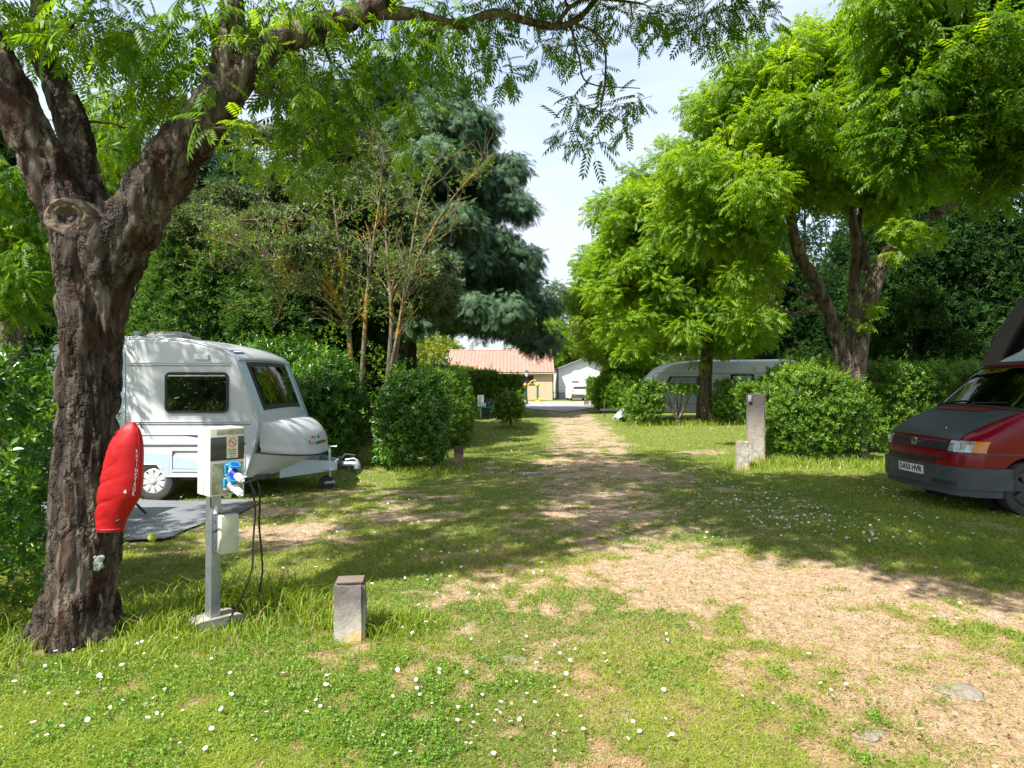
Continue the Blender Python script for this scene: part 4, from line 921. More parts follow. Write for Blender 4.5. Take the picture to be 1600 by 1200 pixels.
hedge('laurel_bush', 'tall laurel bush behind the caravan front window', blob_pts((-4.75, 13.2, 1.0), (.95, .9, 1.45), .4, .28, 2.6), 5200, T['laurel'], .15, M['laurel_leaf'], (-4.75, 13.2, 0), cat='bush', seed=4)
hedge('laurel_bush', 'rounded dark green bush beside the short weathered stake', blob_pts((-1.92, 12.4, .78), (.58, .7, .90), .4, .24, 3), 5000, T['small'], .15, M['laurel_leaf'], (-1.85, 12.35, 0), cat='bush', seed=5)
hedge('laurel_bush', 'bushy hedge end behind the rounded dark green bush', blob_pts((-1.85, 17.2, .8), (.75, 1.6, 1.05), .4, .22, 3.2), 5200, T['small'], .17, M['hedge_leaf'], (-1.85, 17.2, 0), cat='bush', seed=6)
hedge('box_hedge', 'clipped dark hedge with a level top in front of the tiled house', box_pts(-4.6, .4, 32.5, 33.8, .35, 1.88, .3, .12), 9000, T['small'], .22, M['hedge_leaf'], (-2.1, 33, 0), [[(x_, 33.1, -.05, .05), (x_+.1, 33.1, .9, .03)] for x_ in (-4, -3, -2, -1, -.2)], seed=7)
hedge('box_hedge', 'second level-topped hedge row seen above the clipped dark hedge', box_pts(-6.2, -1.0, 39, 40.2, .2, 2.25, .3, .10), 7000, T['small'], .25, M['hedge_leaf'], (-3.5, 39.5, 0), seed=8)
hedge('gold_shrub', 'golden yellow shrub in front of the tiled roof', blob_pts((-3.9, 47, 1.6), (1.9, 1, 1.1), .4, .2), 2200, T['small'], .3, M['yellow_leaf'], (-3.9, 47, 0), cat='bush', seed=9)
hedge('small_shrub', 'small bright shrub on a short stem at the left edge of the track', blob_pts((-.07, 23, .72), (.47, .45, .52), .6, .25, 2.4), 1500, T['small'], .15, M['hedge_leaf'], (-.07, 23, 0), [[(-.05, 23, -.05, .05), (-.05, 23, .25, .04), (-.2, 23, .7, .02)], [(-.05, 23, .2, .03), (.12, 23, .7, .015)]], cat='bush', seed=10, group=None)
hedge('clipped_hedge', 'sunny rounded laurel hedge beside the tall concrete pillar', blob_pts((6.35, 13.7, .84), (.98, .9, 1.02), .35, .16, 3.6), 9500, T['laurel'], .125, M['hedge_leaf'], (6.35, 13.7, 0), [[(6.9, 13.3, -.05, .06), (6.9, 13.4, 1, .03)], [(6.2, 13.4, -.05, .05), (6.1, 13.4, 1, .03)]], seed=11)
hedge('clipped_hedge', 'long hedge running behind the red van, in half shade', box_pts(7.9, 13.5, 14.6, 15.9, .1, 2.0, .4, .2), 12500, T['laurel'], .14, M['hedge_leaf'], (10.6, 15.2, 0), seed=12)
hedge('clipped_hedge', 'leafy hedge wing reaching over the top of the concrete pillar', blob_pts((5.3, 14.2, 1.42), (.32, .3, .14), .5, .3), 330, T['laurel'], .12, M['hedge_leaf'], (5.3, 14.2, 0), [[(6.0, 14.2, -.05, .04), (5.5, 14.2, 1.3, .02)]], seed=13)
ytr = 24.8
hedge('trimmed_shrub', 'leafy trimmed shrub in front of the far caravan nose, next to the grey tarpaulin', blob_pts((5.1, ytr, .85), (.72, .6, .78), .6, .2, 4), 2100, T['small'], .17, M['hedge_leaf'], (5.1, ytr, 0), [[(5.0, ytr, -.05, .05), (4.8, ytr, .8, .02)], [(5.05, ytr, 0, .05), (5.4, ytr, .9, .02)]], group='trimmed shrubs before the far caravan', seed=14)
sh = [[(6.42, ytr, -.05, .085), (6.42, ytr, .22, .08)]]+[[(6.42, ytr, .2, .045), (6.42+dx*.45, ytr+dy*.5, .62, .028), (6.42+dx, ytr+dy, 1.38, .014)] for dx, dy in ((-.62, 0), (-.4, .2), (-.2, -.2), (0, .1), (.25, .2), (.45, -.1), (.6, .1))]
hedge('trimmed_shrub', 'bare-stemmed vase-shaped shrub with leaves only on its flat top', box_pts(5.75, 7.1, ytr-.3, ytr+.3, 1.22, 1.5, .2, .08), 620, T['small'], .15, M['hedge_leaf'], (6.42, ytr, 0), sh, group='trimmed shrubs before the far caravan', seed=15)
hedge('trimmed_shrub', 'leafy trimmed shrub between the ash trunk and the concrete pillar', blob_pts((8.6, ytr+.3, .8), (.78, .5, .82), .6, .2, 4), 2000, T['small'], .17, M['hedge_leaf'], (8.6, ytr+.3, 0), [[(8.4, ytr+.3, -.05, .04), (8.3, ytr+.3, .8, .02)], [(8.7, ytr+.3, 0, .04), (8.9, ytr+.3, .9, .02)]], group='trimmed shrubs before the far caravan', seed=16)
hedge('trimmed_shrub', 'thin trimmed shrub just left of the concrete pillar', blob_pts((9.5, ytr+.6, 1.0), (.45, .4, .62), .7, .25, 3), 600, T['small'], .17, M['hedge_leaf'], (9.5, ytr+.6, 0), [[(9.5, ytr+.6, -.05, .04), (9.5, ytr+.6, .9, .02)]], group='trimmed shrubs before the far caravan', seed=17)
hedge('leafy_bush', 'broad sunlit bush left of the far caravan, behind the small stone bollard', blob_pts((6.0, 35.5, 1.0), (1.4, 1.0, 1.3), .4, .25), 4600, T['small'], .24, M['ash_leaf_bright'], (6.0, 35.5, 0), [[(5.2, 35.3, -.05, .06), (5.3, 35.3, .8, .04)]], cat='bush', seed=18)
hedge('leafy_bush', 'higher sunlit bush behind the broad one, below the lighter ash', blob_pts((7.4, 40, 1.9), (1.5, 1.2, 1.9), .4, .25), 4600, T['small'], .28, M['ash_leaf_bright'], (7.4, 40, 0), cat='bush', seed=19)
hedge('box_shrub', 'square-cut shrub in front of the parked white car', box_pts(5.55, 6.5, 46.0, 46.8, .5, 1.95, .35, .08), 1300, T['small'], .24, M['hedge_leaf'], (6.0, 46.4, 0), [[(6.0, 46.3, -.05, .10), (5.9, 46.3, .7, .06)], [(6.1, 46.3, -.05, .09), (6.3, 46.3, .7, .05)]], cat='bush', seed=20)
hedge('leafy_bush', 'low blue-flowered bush beside the far electric box', blob_pts((-1.0, 29.5, .3), (.7, .4, .45), .6, .3), 700, T['small'], .17, M['grey_leaf'], (-1.0, 29.5, 0), cat='bush', seed=21)
# ------------------------------------------------------------------ object materials
M['galv'] = flat('galvanised_steel', (.46, .50, .54), .42, .75, var=.3, scale=12, bmp=.05)
M['cabinet'] = flat('cabinet_plastic', (.70, .69, .62), .5, var=.16, scale=7)
M['cabinet_algae'] = flat('cabinet_algae', (.46, .45, .32), .6, var=.55, scale=18, c2=(.20, .21, .10))
M['smoked'] = flat('smoked_plastic', (.03, .035, .035), .18, scale=5, spec=.6)
M['blue_plastic'] = flat('blue_plastic', (.02, .30, .55), .4, var=.3, scale=30)
M['deep_blue'] = flat('deep_blue_plastic', (.01, .06, .50), .4, var=.2, scale=30)
M['white_plastic'] = flat('white_plastic', (.72, .74, .76), .4, var=.12, scale=30)
M['grey_plastic'] = flat('grey_plastic', (.085, .095, .115), .5, var=.2, scale=14)
M['milky'] = flat('milky_cover', (.58, .58, .47), .35, var=.35, scale=8, c2=(.36, .37, .24))
M['rubber'] = flat('black_rubber', (.018, .018, .018), .6, scale=20)
M['tyre'] = flat('tyre', (.055, .050, .045), .85, var=.4, scale=16, bmp=.3)
M['black_plastic'] = flat('black_plastic', (.028, .030, .032), .5, var=.3, scale=12)
M['concrete'] = flat('concrete', (.40, .375, .32), .95, var=.45, scale=9, bmp=.5, c2=(.22, .20, .165))
M['concrete_old'] = None
M['cream'] = flat('caravan_white', (.55, .565, .58), .28, var=.14, scale=2.2, coat=.25, stretch=(1, 1, .35))
M['caravan_grey'] = flat('caravan_grey', (.42, .50, .56), .35, var=.12, scale=4)
M['pale_blue'] = flat('pale_blue_decal', (.44, .55, .63), .4, var=.12, scale=4)
M['navy'] = flat('navy', (.012, .05, .24), .4)
M['seam'] = flat('dark_seam', (.06, .065, .07), .6)
M['wheel_silver'] = flat('wheel_silver', (.62, .64, .66), .38, .25, var=.12)
M['chrome'] = flat('chrome', (.72, .72, .72), .12, 1)
M['unlit_black'] = flat('unlit_interior_black', (.012, .011, .010), .8)  # near-black: the unlit space behind openings is put into this colour
M['curtain'] = flat('curtain_cloth', (.07, .022, .016), .9, var=.4, scale=18, stretch=(1, 1, .1))
M['red_paint'] = flat('red_van_paint', (.19, .002, .012), .17, var=.12, scale=3, spec=.35)
M['sunburnt_red'] = flat('faded_red_paint', (.17, .009, .013), .35, var=.3, scale=9, spec=.3)
M['vinyl'] = flat('bonnet_vinyl', (.040, .048, .052), .48, var=.15, scale=9, bmp=.12)
M['bumper'] = flat('grey_bumper', (.065, .075, .085), .55, var=.4, scale=5, bmp=.1)
M['amber'] = flat('amber_lens', (.75, .24, .01), .15, var=.3, scale=25)
M['red_lens'] = flat('red_lens', (.42, .02, .03), .2)
M['lamp_glass'] = flat('headlamp_glass', (.50, .54, .56), .12, .3, var=.55, scale=14, spec=.8)
M['plate'] = flat('number_plate', (.78, .79, .77), .4, var=.05)
M['ink'] = flat('black_ink', (.012, .012, .012), .5)
M['canvas'] = flat('brown_canvas', (.075, .060, .048), .9, var=.25, scale=12, bmp=.3)
M['lining'] = flat('grey_lining', (.45, .50, .54), .9, var=.2, scale=5, bmp=.2)
M['white_paint'] = flat('white_paint', (.66, .66, .65), .5, var=.05, scale=3)
M['sheet'] = flat('groundsheet', (.17, .185, .205), .8, var=.22, scale=2.2, bmp=.25, stretch=(1, 6, 1))
M['sheet_weave'] = flat('woven_edge', (.085, .085, .085), .9, var=.4, scale=50, bmp=.5)
M['ball'] = flat('tennis_ball', (.50, .62, .03), .95, var=.2, scale=60, bmp=.5)
def glassmat(name, tint=(.55, .6, .6), fac=.55):
    m, n, b, o = newmat(name); n.nodes.remove(b)
    t = n.nodes.new('ShaderNodeBsdfTransparent'); setc(t.inputs[0], tint); g = n.nodes.new('ShaderNodeBsdfGlossy'); g.inputs['Roughness'].default_value = .03
    f = n.nodes.new('ShaderNodeFresnel'); f.inputs[0].default_value = 1.5; ad = n.nodes.new('ShaderNodeMath'); ad.operation = 'MULTIPLY_ADD'; ad.inputs[1].default_value = .95; ad.inputs[2].default_value = .03
    n.links.new(f.outputs[0], ad.inputs[0]); x = n.nodes.new('ShaderNodeMixShader'); n.links.new(ad.outputs[0], x.inputs[0]); n.links.new(t.outputs[0], x.inputs[1]); n.links.new(g.outputs[0], x.inputs[2]); n.links.new(x.outputs[0], o.inputs[0])
    return m
M['glass'] = glassmat('window_glass'); M['tinted'] = glassmat('tinted_glass', (.35, .45, .42))

# weathered concrete with lichen and a dark sooty cap
def oldconcrete(name, light, dark, yellow, cap, zc, capcol=(.10, .08, .07)):
    m, n, b, o = newmat(name); x = noise(n, 11, 8, .65); y = noise(n, 4, 5, .6)
    r_ = ramp(n, [(.35, dark), (.6, light)]); n.links.new(x.outputs[0], r_.inputs[0])
    yy = ramp(n, [(.5, 0), (.62, 1)]); n.links.new(y.outputs[0], yy.inputs[0]); q = n.nodes.new('ShaderNodeMixRGB'); setc(q.inputs[2], yellow)
    h = n.nodes.new('ShaderNodeMath'); h.operation = 'MULTIPLY'; h.inputs[1].default_value = .8; n.links.new(yy.outputs[0], h.inputs[0]); n.links.new(h.outputs[0], q.inputs[0]); n.links.new(r_.outputs[0], q.inputs[1])
    t = n.nodes.new('ShaderNodeTexCoord'); s = n.nodes.new('ShaderNodeSeparateXYZ'); n.links.new(t.outputs['Object'], s.inputs[0])
    a = n.nodes.new('ShaderNodeMath'); a.operation = 'MULTIPLY_ADD'; a.inputs[1].default_value = .35; n.links.new(x.outputs[0], a.inputs[0]); n.links.new(s.outputs[2], a.inputs[2])
    c = n.nodes.new('ShaderNodeMapRange'); c.inputs[1].default_value = zc; c.inputs[2].default_value = zc+cap; n.links.new(a.outputs[0], c.inputs[0])
    q2 = n.nodes.new('ShaderNodeMixRGB'); setc(q2.inputs[2], capcol); n.links.new(c.outputs[0], q2.inputs[0]); n.links.new(q.outputs[0], q2.inputs[1])
    n.links.new(q2.outputs[0], b.inputs['Base Color']); b.inputs['Roughness'].default_value = .95; bump(n, b, x.outputs[0], .7, .02); return m

def gridslab(mb, f, u0, u1, v0, v1, d0, d1, nu=8, nv=6, m=0, lerp=None):
    """a slab on a curved surface: f(u, v, d) -> point at height d above it; lerp(v) -> (u0, u1) tapers it"""
    V = []; F = []
    for d in (d0, d1):
        for j in range(nv+1):
            v = v0+(v1-v0)*j/nv; a, b_ = lerp(j/nv) if lerp else (u0, u1)
            for i in range(nu+1): V.append(f(a+(b_-a)*i/nu, v, d))
    k = (nu+1)*(nv+1); ix = lambda i, j, t: t*k+j*(nu+1)+i
    for j in range(nv):
        for i in range(nu):
            F.append((ix(i, j, 1), ix(i+1, j, 1), ix(i+1, j+1, 1), ix(i, j+1, 1))); F.append((ix(i, j, 0), ix(i, j+1, 0), ix(i+1, j+1, 0), ix(i+1, j, 0)))
    for i in range(nu): F += [(ix(i, 0, 0), ix(i+1, 0, 0), ix(i+1, 0, 1), ix(i, 0, 1)), (ix(i, nv, 0), ix(i, nv, 1), ix(i+1, nv, 1), ix(i+1, nv, 0))]
    for j in range(nv): F += [(ix(0, j, 0), ix(0, j, 1), ix(0, j+1, 1), ix(0, j+1, 0)), (ix(nu, j, 0), ix(nu, j+1, 0), ix(nu, j+1, 1), ix(nu, j, 1))]
    return mb.add(V, F, m)
class Shell:
    """a vehicle body lofted along x (front at x = 0) from stations (x, ztop, zbot)"""
    def __init__(s, st, hw, r, bulge, Mw, camber=.02): s.st = np.array(st, float); s.hw = hw; s.r = r; s.b = bulge; s.M = Mw; s.c = camber
    def pt(s, x, y, z, v): return s.M @ Vector((x+s.b(x, v), y, z))
    def body(s, mb, m=0, ns=5, nc=5, ntp=12):
        V = []; F = []; k = 2*(ns+nc)+ntp+1
        for x, zt, zb in s.st:
            r = min(s.r, (zt-zb)*.48); sec = []
            for i in range(ns): z = zb+(zt-r-zb)*i/ns; sec.append((-s.hw(z), z))
            w = s.hw(zt-r)
            for i in range(nc): a = PI/2*i/nc; sec.append((-w+r*(1-math.cos(a)), zt-r+r*math.sin(a)))
            for i in range(ntp+1): y = -(w-r)+2*(w-r)*i/ntp; sec.append((y, zt+s.c*(1-(y/w)**2)*min(1, (zt-zb)*2)))
            sec += [(-y, z) for y, z in sec[:ns+nc][::-1]]
            for y, z in sec: V.append(s.pt(x, y, z, max(-1, min(1, y/s.hw(z)))))
        n = len(s.st)
        for i in range(n-1):
            for j in range(k): F.append((i*k+j, i*k+(j+1) % k, (i+1)*k+(j+1) % k, (i+1)*k+j))
        F.append([j for j in range(k)][::-1]); F.append([(n-1)*k+j for j in range(k)])
        return mb.add(V, F, m)
    def arc(s):
        p = s.st[:, :2]; return np.concatenate([[0], np.cumsum(np.hypot(*np.diff(p, axis=0).T))])
    def s_at_z(s, z, hi=None): return float(np.interp(z, s.st[:hi, 1], s.arc()[:hi]))
    def s_at_x(s, x): return float(np.interp(x, s.st[:, 0], s.arc()))
    def top(s, y, t, d=0):
        """point on the upper skin at arc length t, across y, raised by d"""
        A = s.arc()
        def q(y, t):
            x = float(np.interp(t, A, s.st[:, 0])); z = float(np.interp(t, A, s.st[:, 1])); w = s.hw(z); v = max(-1, min(1, y/w)); return Vector((x+s.b(x, v), y, z+s.c*(1-v*v)))
        p = q(y, t); e = .01; n = (q(y, t+e)-q(y, t-e)).cross(q(y+e, t)-q(y-e, t)); n.normalize()
        if n.z < 0 or (abs(n.z) < .02 and n.x > 0): n = -n
        return s.M @ (p+n*d)
def wheel(parent, c, axis, rt, rr, w, spokes=9, style='cover', matr=None):
    """a wheel at world point c; axis points outward. tyre > and rim as sub-parts"""
    ax = Vector(axis).normalized(); Mw = basis(c, ax.orthogonal(), ax.cross(ax.orthogonal()))
    mb = MB(); mb.lathe([(rr*.98, -w*.9), (rt*.93, -w*.9), (rt, -w*.72), (rt, -w*.1), (rt*.96, 0), (rr*1.16, .012), (rr*1.02, 0), (rr*.98, -w*.3)], 40, 0, Mw)
    ty = mb.build('tyre', M['tyre'], parent)
    mb = MB(); mb.lathe([(rr, -w*.3), (rr, -.004), (rr*.94, .004), (rr*.90, -.012), (rr*.90, -.04), (.0001, -.04)], 36, 0, Mw)
    for k in range(spokes):
        a = 2*PI*k/spokes; T_ = Mw @ Matrix.Rotation(a, 4, 'Z'); wd = rr*2.2/spokes
        mb.prism([(rr*.16, -wd*.50), (rr*.92, -wd*.95), (rr*.92, wd*.95), (rr*.16, wd*.50)], -.035, .004, 0, T_, b=.004)
    mb.lathe([(rr*.26, -.03), (rr*.26, .006), (rr*.2, .014), (.0001, .016)], 20, 0, Mw)
    mb.build('rim', matr or M['wheel_silver'], ty)
    return ty

# ------------------------------------------------------------------ red fire-extinguisher cover on the trunk
YB_ = 3.74
root = thing('extinguisher_cover', 'red fabric fire extinguisher cover lettered EXTINCTEUR strapped to the forked ash trunk', 'extinguisher cover', P(186, 745, YB_))
prof = [(660, 206, 3), (664, 205, 9), (672, 203, 16), (690, 197.5, 25), (706, 195.5, 28), (718, 193.5, 29.5), (732, 192, 31), (748, 190.5, 32.5), (760, 188.5, 33), (772, 186, 34), (780, 184.5, 32), (790, 181, 29.5), (800, 177, 27), (812, 173.5, 24), (822, 172, 22), (829, 172, 20.5)]
pr = np.array(prof, float); ys_ = np.linspace(660, 829, 90); cxs = np.interp(ys_, pr[:, 0], pr[:, 1]); hws = np.interp(ys_, pr[:, 0], pr[:, 2])
def sm(a): return np.convolve(np.pad(a, 3, mode='edge'), np.ones(7)/7, 'valid')
cxs, hws = sm(cxs), np.maximum(sm(hws), 3); na = 64; V = []
for i, y in enumerate(ys_):
    for k in range(na):
        a = 2*PI*k/na; c, s = math.cos(a), math.sin(a); c = math.copysign(abs(c)**.85, c)
        p = P(cxs[i]+hws[i]*c, y, YB_)+Vector((0, s*hws[i]*.60*YB_/1000, 0)); V.append(p)
V = np.array([tuple(v) for v in V]); hgt_ = V[:, 2]; cx_ = np.repeat(cxs, na); rel = (V[:, 0]-np.array([P(c, 0, YB_).x for c in cx_]))
# sewn-bag creases: sharp diagonal folds, strongest on the trunk side
q = np.c_[rel*16+hgt_*9, V[:, 1]*10, hgt_*15-rel*14]; fold = np.abs(fbm(q*np.array((.8, .6, .38)), 3)-.5)*2; q2 = np.c_[rel*40, V[:, 1]*40, hgt_*20]; fold2 = np.abs(fbm(q2+5, 2)-.5)*2
lefty = sstep(.06, -.10, rel)
cen = np.c_[np.array([P(c, 0, YB_).x for c in cx_]), np.full(len(V), YB_), hgt_]; out_ = nrmz(V-cen)
V = V+out_*((fold-.3)*(.003+.011*lefty)+(fold2-.3)*.0012)[:, None]
for off_, sl, wd_, am_ in ((.30, 1.1, .006, .012), (.12, .7, .005, .010), (-.05, -.8, .005, .008), (-.16, 1.4, .006, .010), (.42, -.5, .005, .009), (.22, -1.2, .004, .007)):
    dd_ = (hgt_-P(0, 745, YB_).z-off_*.8)-sl*rel; V -= out_*(.45*am_*np.exp(-(dd_/wd_)**2)*sstep(.07, -.06, rel))[:, None]
for zc_, am in ((745, .013), (778, .016), (806, .010)):
    zz = P(0, zc_, YB_).z+rel*.35; V -= out_*(am*.4*np.exp(-((hgt_-zz)/.012)**2)*(.12+lefty))[:, None]
F = [(i*na+k, i*na+(k+1) % na, (i+1)*na+(k+1) % na, (i+1)*na+k) for i in range(len(ys_)-1) for k in range(na)]+[list(range(na))[::-1], [(len(ys_)-1)*na+k for k in range(na)]]
mb = MB(); mb.add(V, F)
M['red_fabric'] = flat('red_pvc_fabric', (.36, .005, .008), .5, var=.14, scale=10, bmp=.05, spec=.25)
bag = mb.build('bag', M['red_fabric'], root)
mb = MB(); kq = len(ys_)-3; mb.tube([V[kq*na+k] for k in range(na)]+[V[kq*na]], .0045, 6); mb.tube([V[i*na+60] for i in range(4, len(ys_), 3)], .003, 5); mb.build('hem', M['red_fabric'], bag)
bag_bvh = BVHTree.FromPolygons([Vector(v) for v in V], F)
def on_bag(px, py, lift=.0025):
    o = Vector((0, 0, H)); d = (P(px, py, YB_)-o).normalized(); h = bag_bvh.ray_cast(o, d); return (h[0]-d*lift) if h[0] else P(px, py, YB_-.1)
M['letter_white'] = flat('white_lettering', (.74, .72, .70), .6, var=.1, scale=60)
mb = MB()
chars = 'EXTINCTEUR'; cps = [(213.6, 705.5), (213.8, 713), (213.8, 720.5), (213.4, 727.5), (213.0, 735), (212.4, 742.5), (211.6, 750), (210.6, 757.5), (209.6, 765), (208.2, 772)]
def letters(mb, ch, px, py, size, wide=1.0, slant=0, m=0):
    v, f = text_geo(ch, size, 0, .02*size)
    mb.add([on_bag(px+p.x*wide*1.0+p.y*slant, py-p.y) for p in v], f, m)
for k, (ch, (px, py)) in enumerate(zip(chars, cps)): letters(mb, ch, px, py, 7.4+.2*k, .72, 0)
letters(mb, '6', 195.5, 768.3, 8.2, 1.25, .15)
mb.build('lettering', M['letter_white'], bag)
mb = MB(); pts = [on_bag(px, py, .004) for px, py in ((182, 814), (186, 812), (188, 815), (184, 818))]
mb.tube(pts+[pts[0]], .0035, 6); mb.build('eyelet', M['black_plastic'], bag)
mb = MB(); mb.tube([P(206, 663, YB_), P(198, 664, 3.8), P(190, 672, 3.86), P(180, 676, 3.8)], .006, 6); mb.build('strap', M['red_fabric'], root)

# ------------------------------------------------------------------ electric hook-up pedestal
PX0, PY0 = -2.012, 4.30
root = thing('power_pedestal', 'galvanised electric hook-up post with a cream socket cabinet and two blue sockets', 'power pedestal', (PX0, PY0, 0), rot=(0, R(1.0), R(-40)))
MPED = Matrix.LocRotScale(Vector((PX0, PY0, 0)), root.rotation_euler.to_quaternion(), None)
LB = dict(world=False)
mb = MB(); mb.box((0, 0, .60), (.088, .066, 1.24), .006); mb.build('post', M['galv'], root, **LB)
mb = MB(); mb.box((.03, .01, .01), (.36, .30, .07), .03); mb.build('concrete_foot', M['concrete'], root, **LB)
z0, z1 = .882, 1.318
mb = MB(); mb.box((.056, 0, (z0+z1)/2), (.082, .230, z1-z0), .006); mb.box((.146, 0, (z0+z1)/2), (.088, .230, z1-z0), .007)
mb.box((.099, 0, (z0+z1)/2), (.02, .220, z1-z0-.012), 0); cab = mb.build('cabinet', M['cabinet'], root, **LB)
mb = MB(); mb.box((.1885, .02, 1.29), (.006, .184, .036), .002); mb.build('algae_stain', M['cabinet_algae'], cab, **LB)
mb = MB(); mb.box((.1885, 0, .99), (.005, .206, .20), .002, 0); mb.build('socket_panel', M['cabinet_algae'], cab, **LB)
mb = MB(); mb.box((.190, 0, 1.185), (.012, .222, .152), .004, 0)
win = mb.build('breaker_window', M['smoked'], cab, **LB)
M['notice'] = flat('cream_notice', (.66, .60, .44), .5, var=.08); M['warn_red'] = flat('warning_red', (.55, .05, .03), .5)
mb = MB(); mb.box((.1972, .028, 1.19), (.0022, .075, .138), 0)
Mn = basis((.1985, .028, 1.222), (0, 1, 0), (0, 0, 1))
mb.ring(ellipse(0, 0, .026, .030, 28), ellipse(0, 0, .021, .025, 28), 0, .0012, 1, Mn)
mb.prism([(-.019, .0145), (-.0145, .019), (.019, -.0145), (.0145, -.019)], 0, .001, 1, Mn)
mb.prism([(-.009, -.014), (.002, -.004), (-.003, -.001), (.009, .015), (.003, .003), (.008, 0)], 0, .0008, 2, Mn)
for k, (zz, ww) in enumerate(((1.175, .056), (1.161, .054), (1.148, .048), (1.134, .05), (1.127, .03))):
    h_ = .0065 if k < 3 else .003
    for q in range(int(ww/.0052)):
        if (q*7+k*3) % 6 != 4: mb.box((.1988, .028-ww/2+.0052*(q+.5), zz), (.001, .0036, h_), 0, 2)
mb.build('notice', [M['notice'], M['warn_red'], M['ink']], win, **LB)
def socket(z, y):
    mb = MB(); c = Vector((.19, y, z)); ax = Vector((.86, .12, -.42)).normalized(); Ms = basis(c, ax.orthogonal(), ax.cross(ax.orthogonal()))
    mb.box((.195, y, z), (.03, .088, .084), .012, 1)
    mb.lathe([(.036, 0), (.036, .028), (.030, .034), (.030, .028)], 22, 1, Ms)
    mb.lathe([(.039, .012), (.039, .022), (.0385, .022)], 22, 0, Ms)
    # sprung lid, swung up
    Ml = basis(c+Vector((.058, -.004, .040)), (0, 1, 0), Vector((.80, 0, -.34))); mb.prism(ellipse(0, 0, .040, .036, 20), 0, .013, 0, Ml, b=.004); mb.prism(ellipse(0, .002, .026, .024, 16), -.004, 0, 2, Ml)
    mb.tube([c+Vector((.02, -.03, .045)), c+Vector((.02, .03, .045))], .008, 8, 0)
    mb.box((.205, y-.042, z+.008), (.03, .014, .06), .006, 0)
    return mb.build('socket', [M['blue_plastic'], M['white_plastic'], M['deep_blue']], cab, **LB), c, ax
s1 = socket(1.045, .022); s2 = socket(.955, .016)
mb = MB(); mb.box((.080, .032, .615), (.068, .118, .252), .008); jb = mb.build('junction_box', M['grey_plastic'], root, **LB)
mb = MB(); mb.box((.143, .032, .615), (.056, .122, .256), .012); mb.build('cover', M['milky'], jb, **LB)
mb = MB()
for zz in (.70, .53): mb.lathe([(.013, 0), (.013, .004), (.009, .004), (.009, .002)], 14, 0, basis((.082, -.027, zz), (1, 0, 0), (0, 0, 1)))
mb.build('knockout', M['grey_plastic'], jb, **LB)
mb = MB(); mb.tube([(.075, -.02, .745), (.076, -.02, .775), (.088, -.025, .80)], [.014, .012, .007], 8); mb.tube([(.06, -.05, .875), (.058, -.05, .855)], [.010, .013], 8); mb.tube([(.12, .0, .88), (.13, .02, .862), (.16, .03, .862), (.17, .03, .885)], .012, 7); mb.build('cable_gland', M['white_plastic'], root, **LB)
mb = MB(); mb.box((-.075, .0, .94), (.062, .05, .10), .005); mb.build('meter_box', M['cabinet'], root, **LB)
def plugcable(label, s, cols, path, rad=.0065):
    c, ax = MPED @ s[1], (MPED.to_3x3() @ s[2]).normalized()
    root = thing('power_cable', label, 'power cable', path[-1], 'cables plugged into the pedestal')
    Ms = basis(c+ax*.030, ax.orthogonal(), ax.cross(ax.orthogonal())); mb = MB()
    mb.lathe([(.027, 0), (.030, .008), (.030, .040), (.026, .046)], 20, 0, Ms); mb.lathe([(.0255, .046), (.024, .095), (.019, .108), (.010, .112), (.007, .125)], 20, 1, Ms); mb.lathe([(.0305, .014), (.0315, .018), (.0305, .022)], 20, 2, Ms)
    mb.build('plug', [M[k] for k in cols], root)
    p = [c+ax*.15, c+ax*.17]+[Vector(q) for q in path]
    mb = MB(); mb.tube(p, rad, 8, smoothpath=6); mb.build('cord', M['rubber'], root)
plugcable('black power cable with a blue and white plug, hanging straight from the upper socket', s1, ('deep_blue', 'white_plastic', 'deep_blue'), [P(402, 752, 4.24), P(406, 785, 4.26), P(405, 820, 4.3), P(408, 855, 4.34), P(410, 890, 4.38), P(406, 920, 4.40), P(402, 950, 4.42), P(408, 962, 4.43)])
plugcable('black power cable with a white plug, curving from the lower socket down to the slab', s2, ('white_plastic', 'white_plastic', 'deep_blue'), [P(394, 774, 4.2), P(399, 795, 4.19), P(397, 825, 4.19), P(395, 855, 4.19), P(394, 885, 4.19), P(385, 915, 4.17), P(374, 940, 4.16), P(362, 962, 4.16), P(354, 985, 4.16), P(352, 995, 4.16)])

# ------------------------------------------------------------------ concrete posts and stakes
def post(name, label, cat, c, w, d, h, rz, mat, group=None, lean=(0, 0), cham=.014, seed=1, rough=.006, extra=None):
    root = thing(name, label, cat, c, group, (lean[0], lean[1], rz))
    bm = bmesh.new(); bmesh.ops.create_cube(bm, size=1); bmesh.ops.scale(bm, vec=(w, d, h+.1), verts=bm.verts); bmesh.ops.translate(bm, vec=(0, 0, h/2-.05), verts=bm.verts)
    bmesh.ops.bevel(bm, geom=bm.edges[:], offset=cham, segments=2, affect='EDGES'); bmesh.ops.subdivide_edges(bm, edges=[e for e in bm.edges if e.calc_length() > .05], cuts=9, use_grid_fill=True)
    co = np.array([v.co[:] for v in bm.verts]); nn = fbm(co*9+seed*5, 4)-.5; n2 = fbm(co*30+seed, 3)-.5
    for v, a, b_ in zip(bm.verts, nn, n2): v.co += v.normal*float(a*rough*4+b_*rough*2)
    me = bpy.data.meshes.new('shaft'); bm.to_mesh(me); bm.free(); me.materials.append(mat); me.polygons.foreach_set('use_smooth', [True]*len(me.polygons)); me.set_sharp_from_angle(angle=R(50))
    s_ = link_mesh('shaft', me, root)
    if extra: extra(s_, root)
    return root
def cap(sw, sd, hh, mat):
    def fn(s_, root):
        mb = MB(); mb.box((0, 0, hh-.004), (sw, sd, .010), .004); mb.build('cap_crust', mat, root, world=False)
    return fn
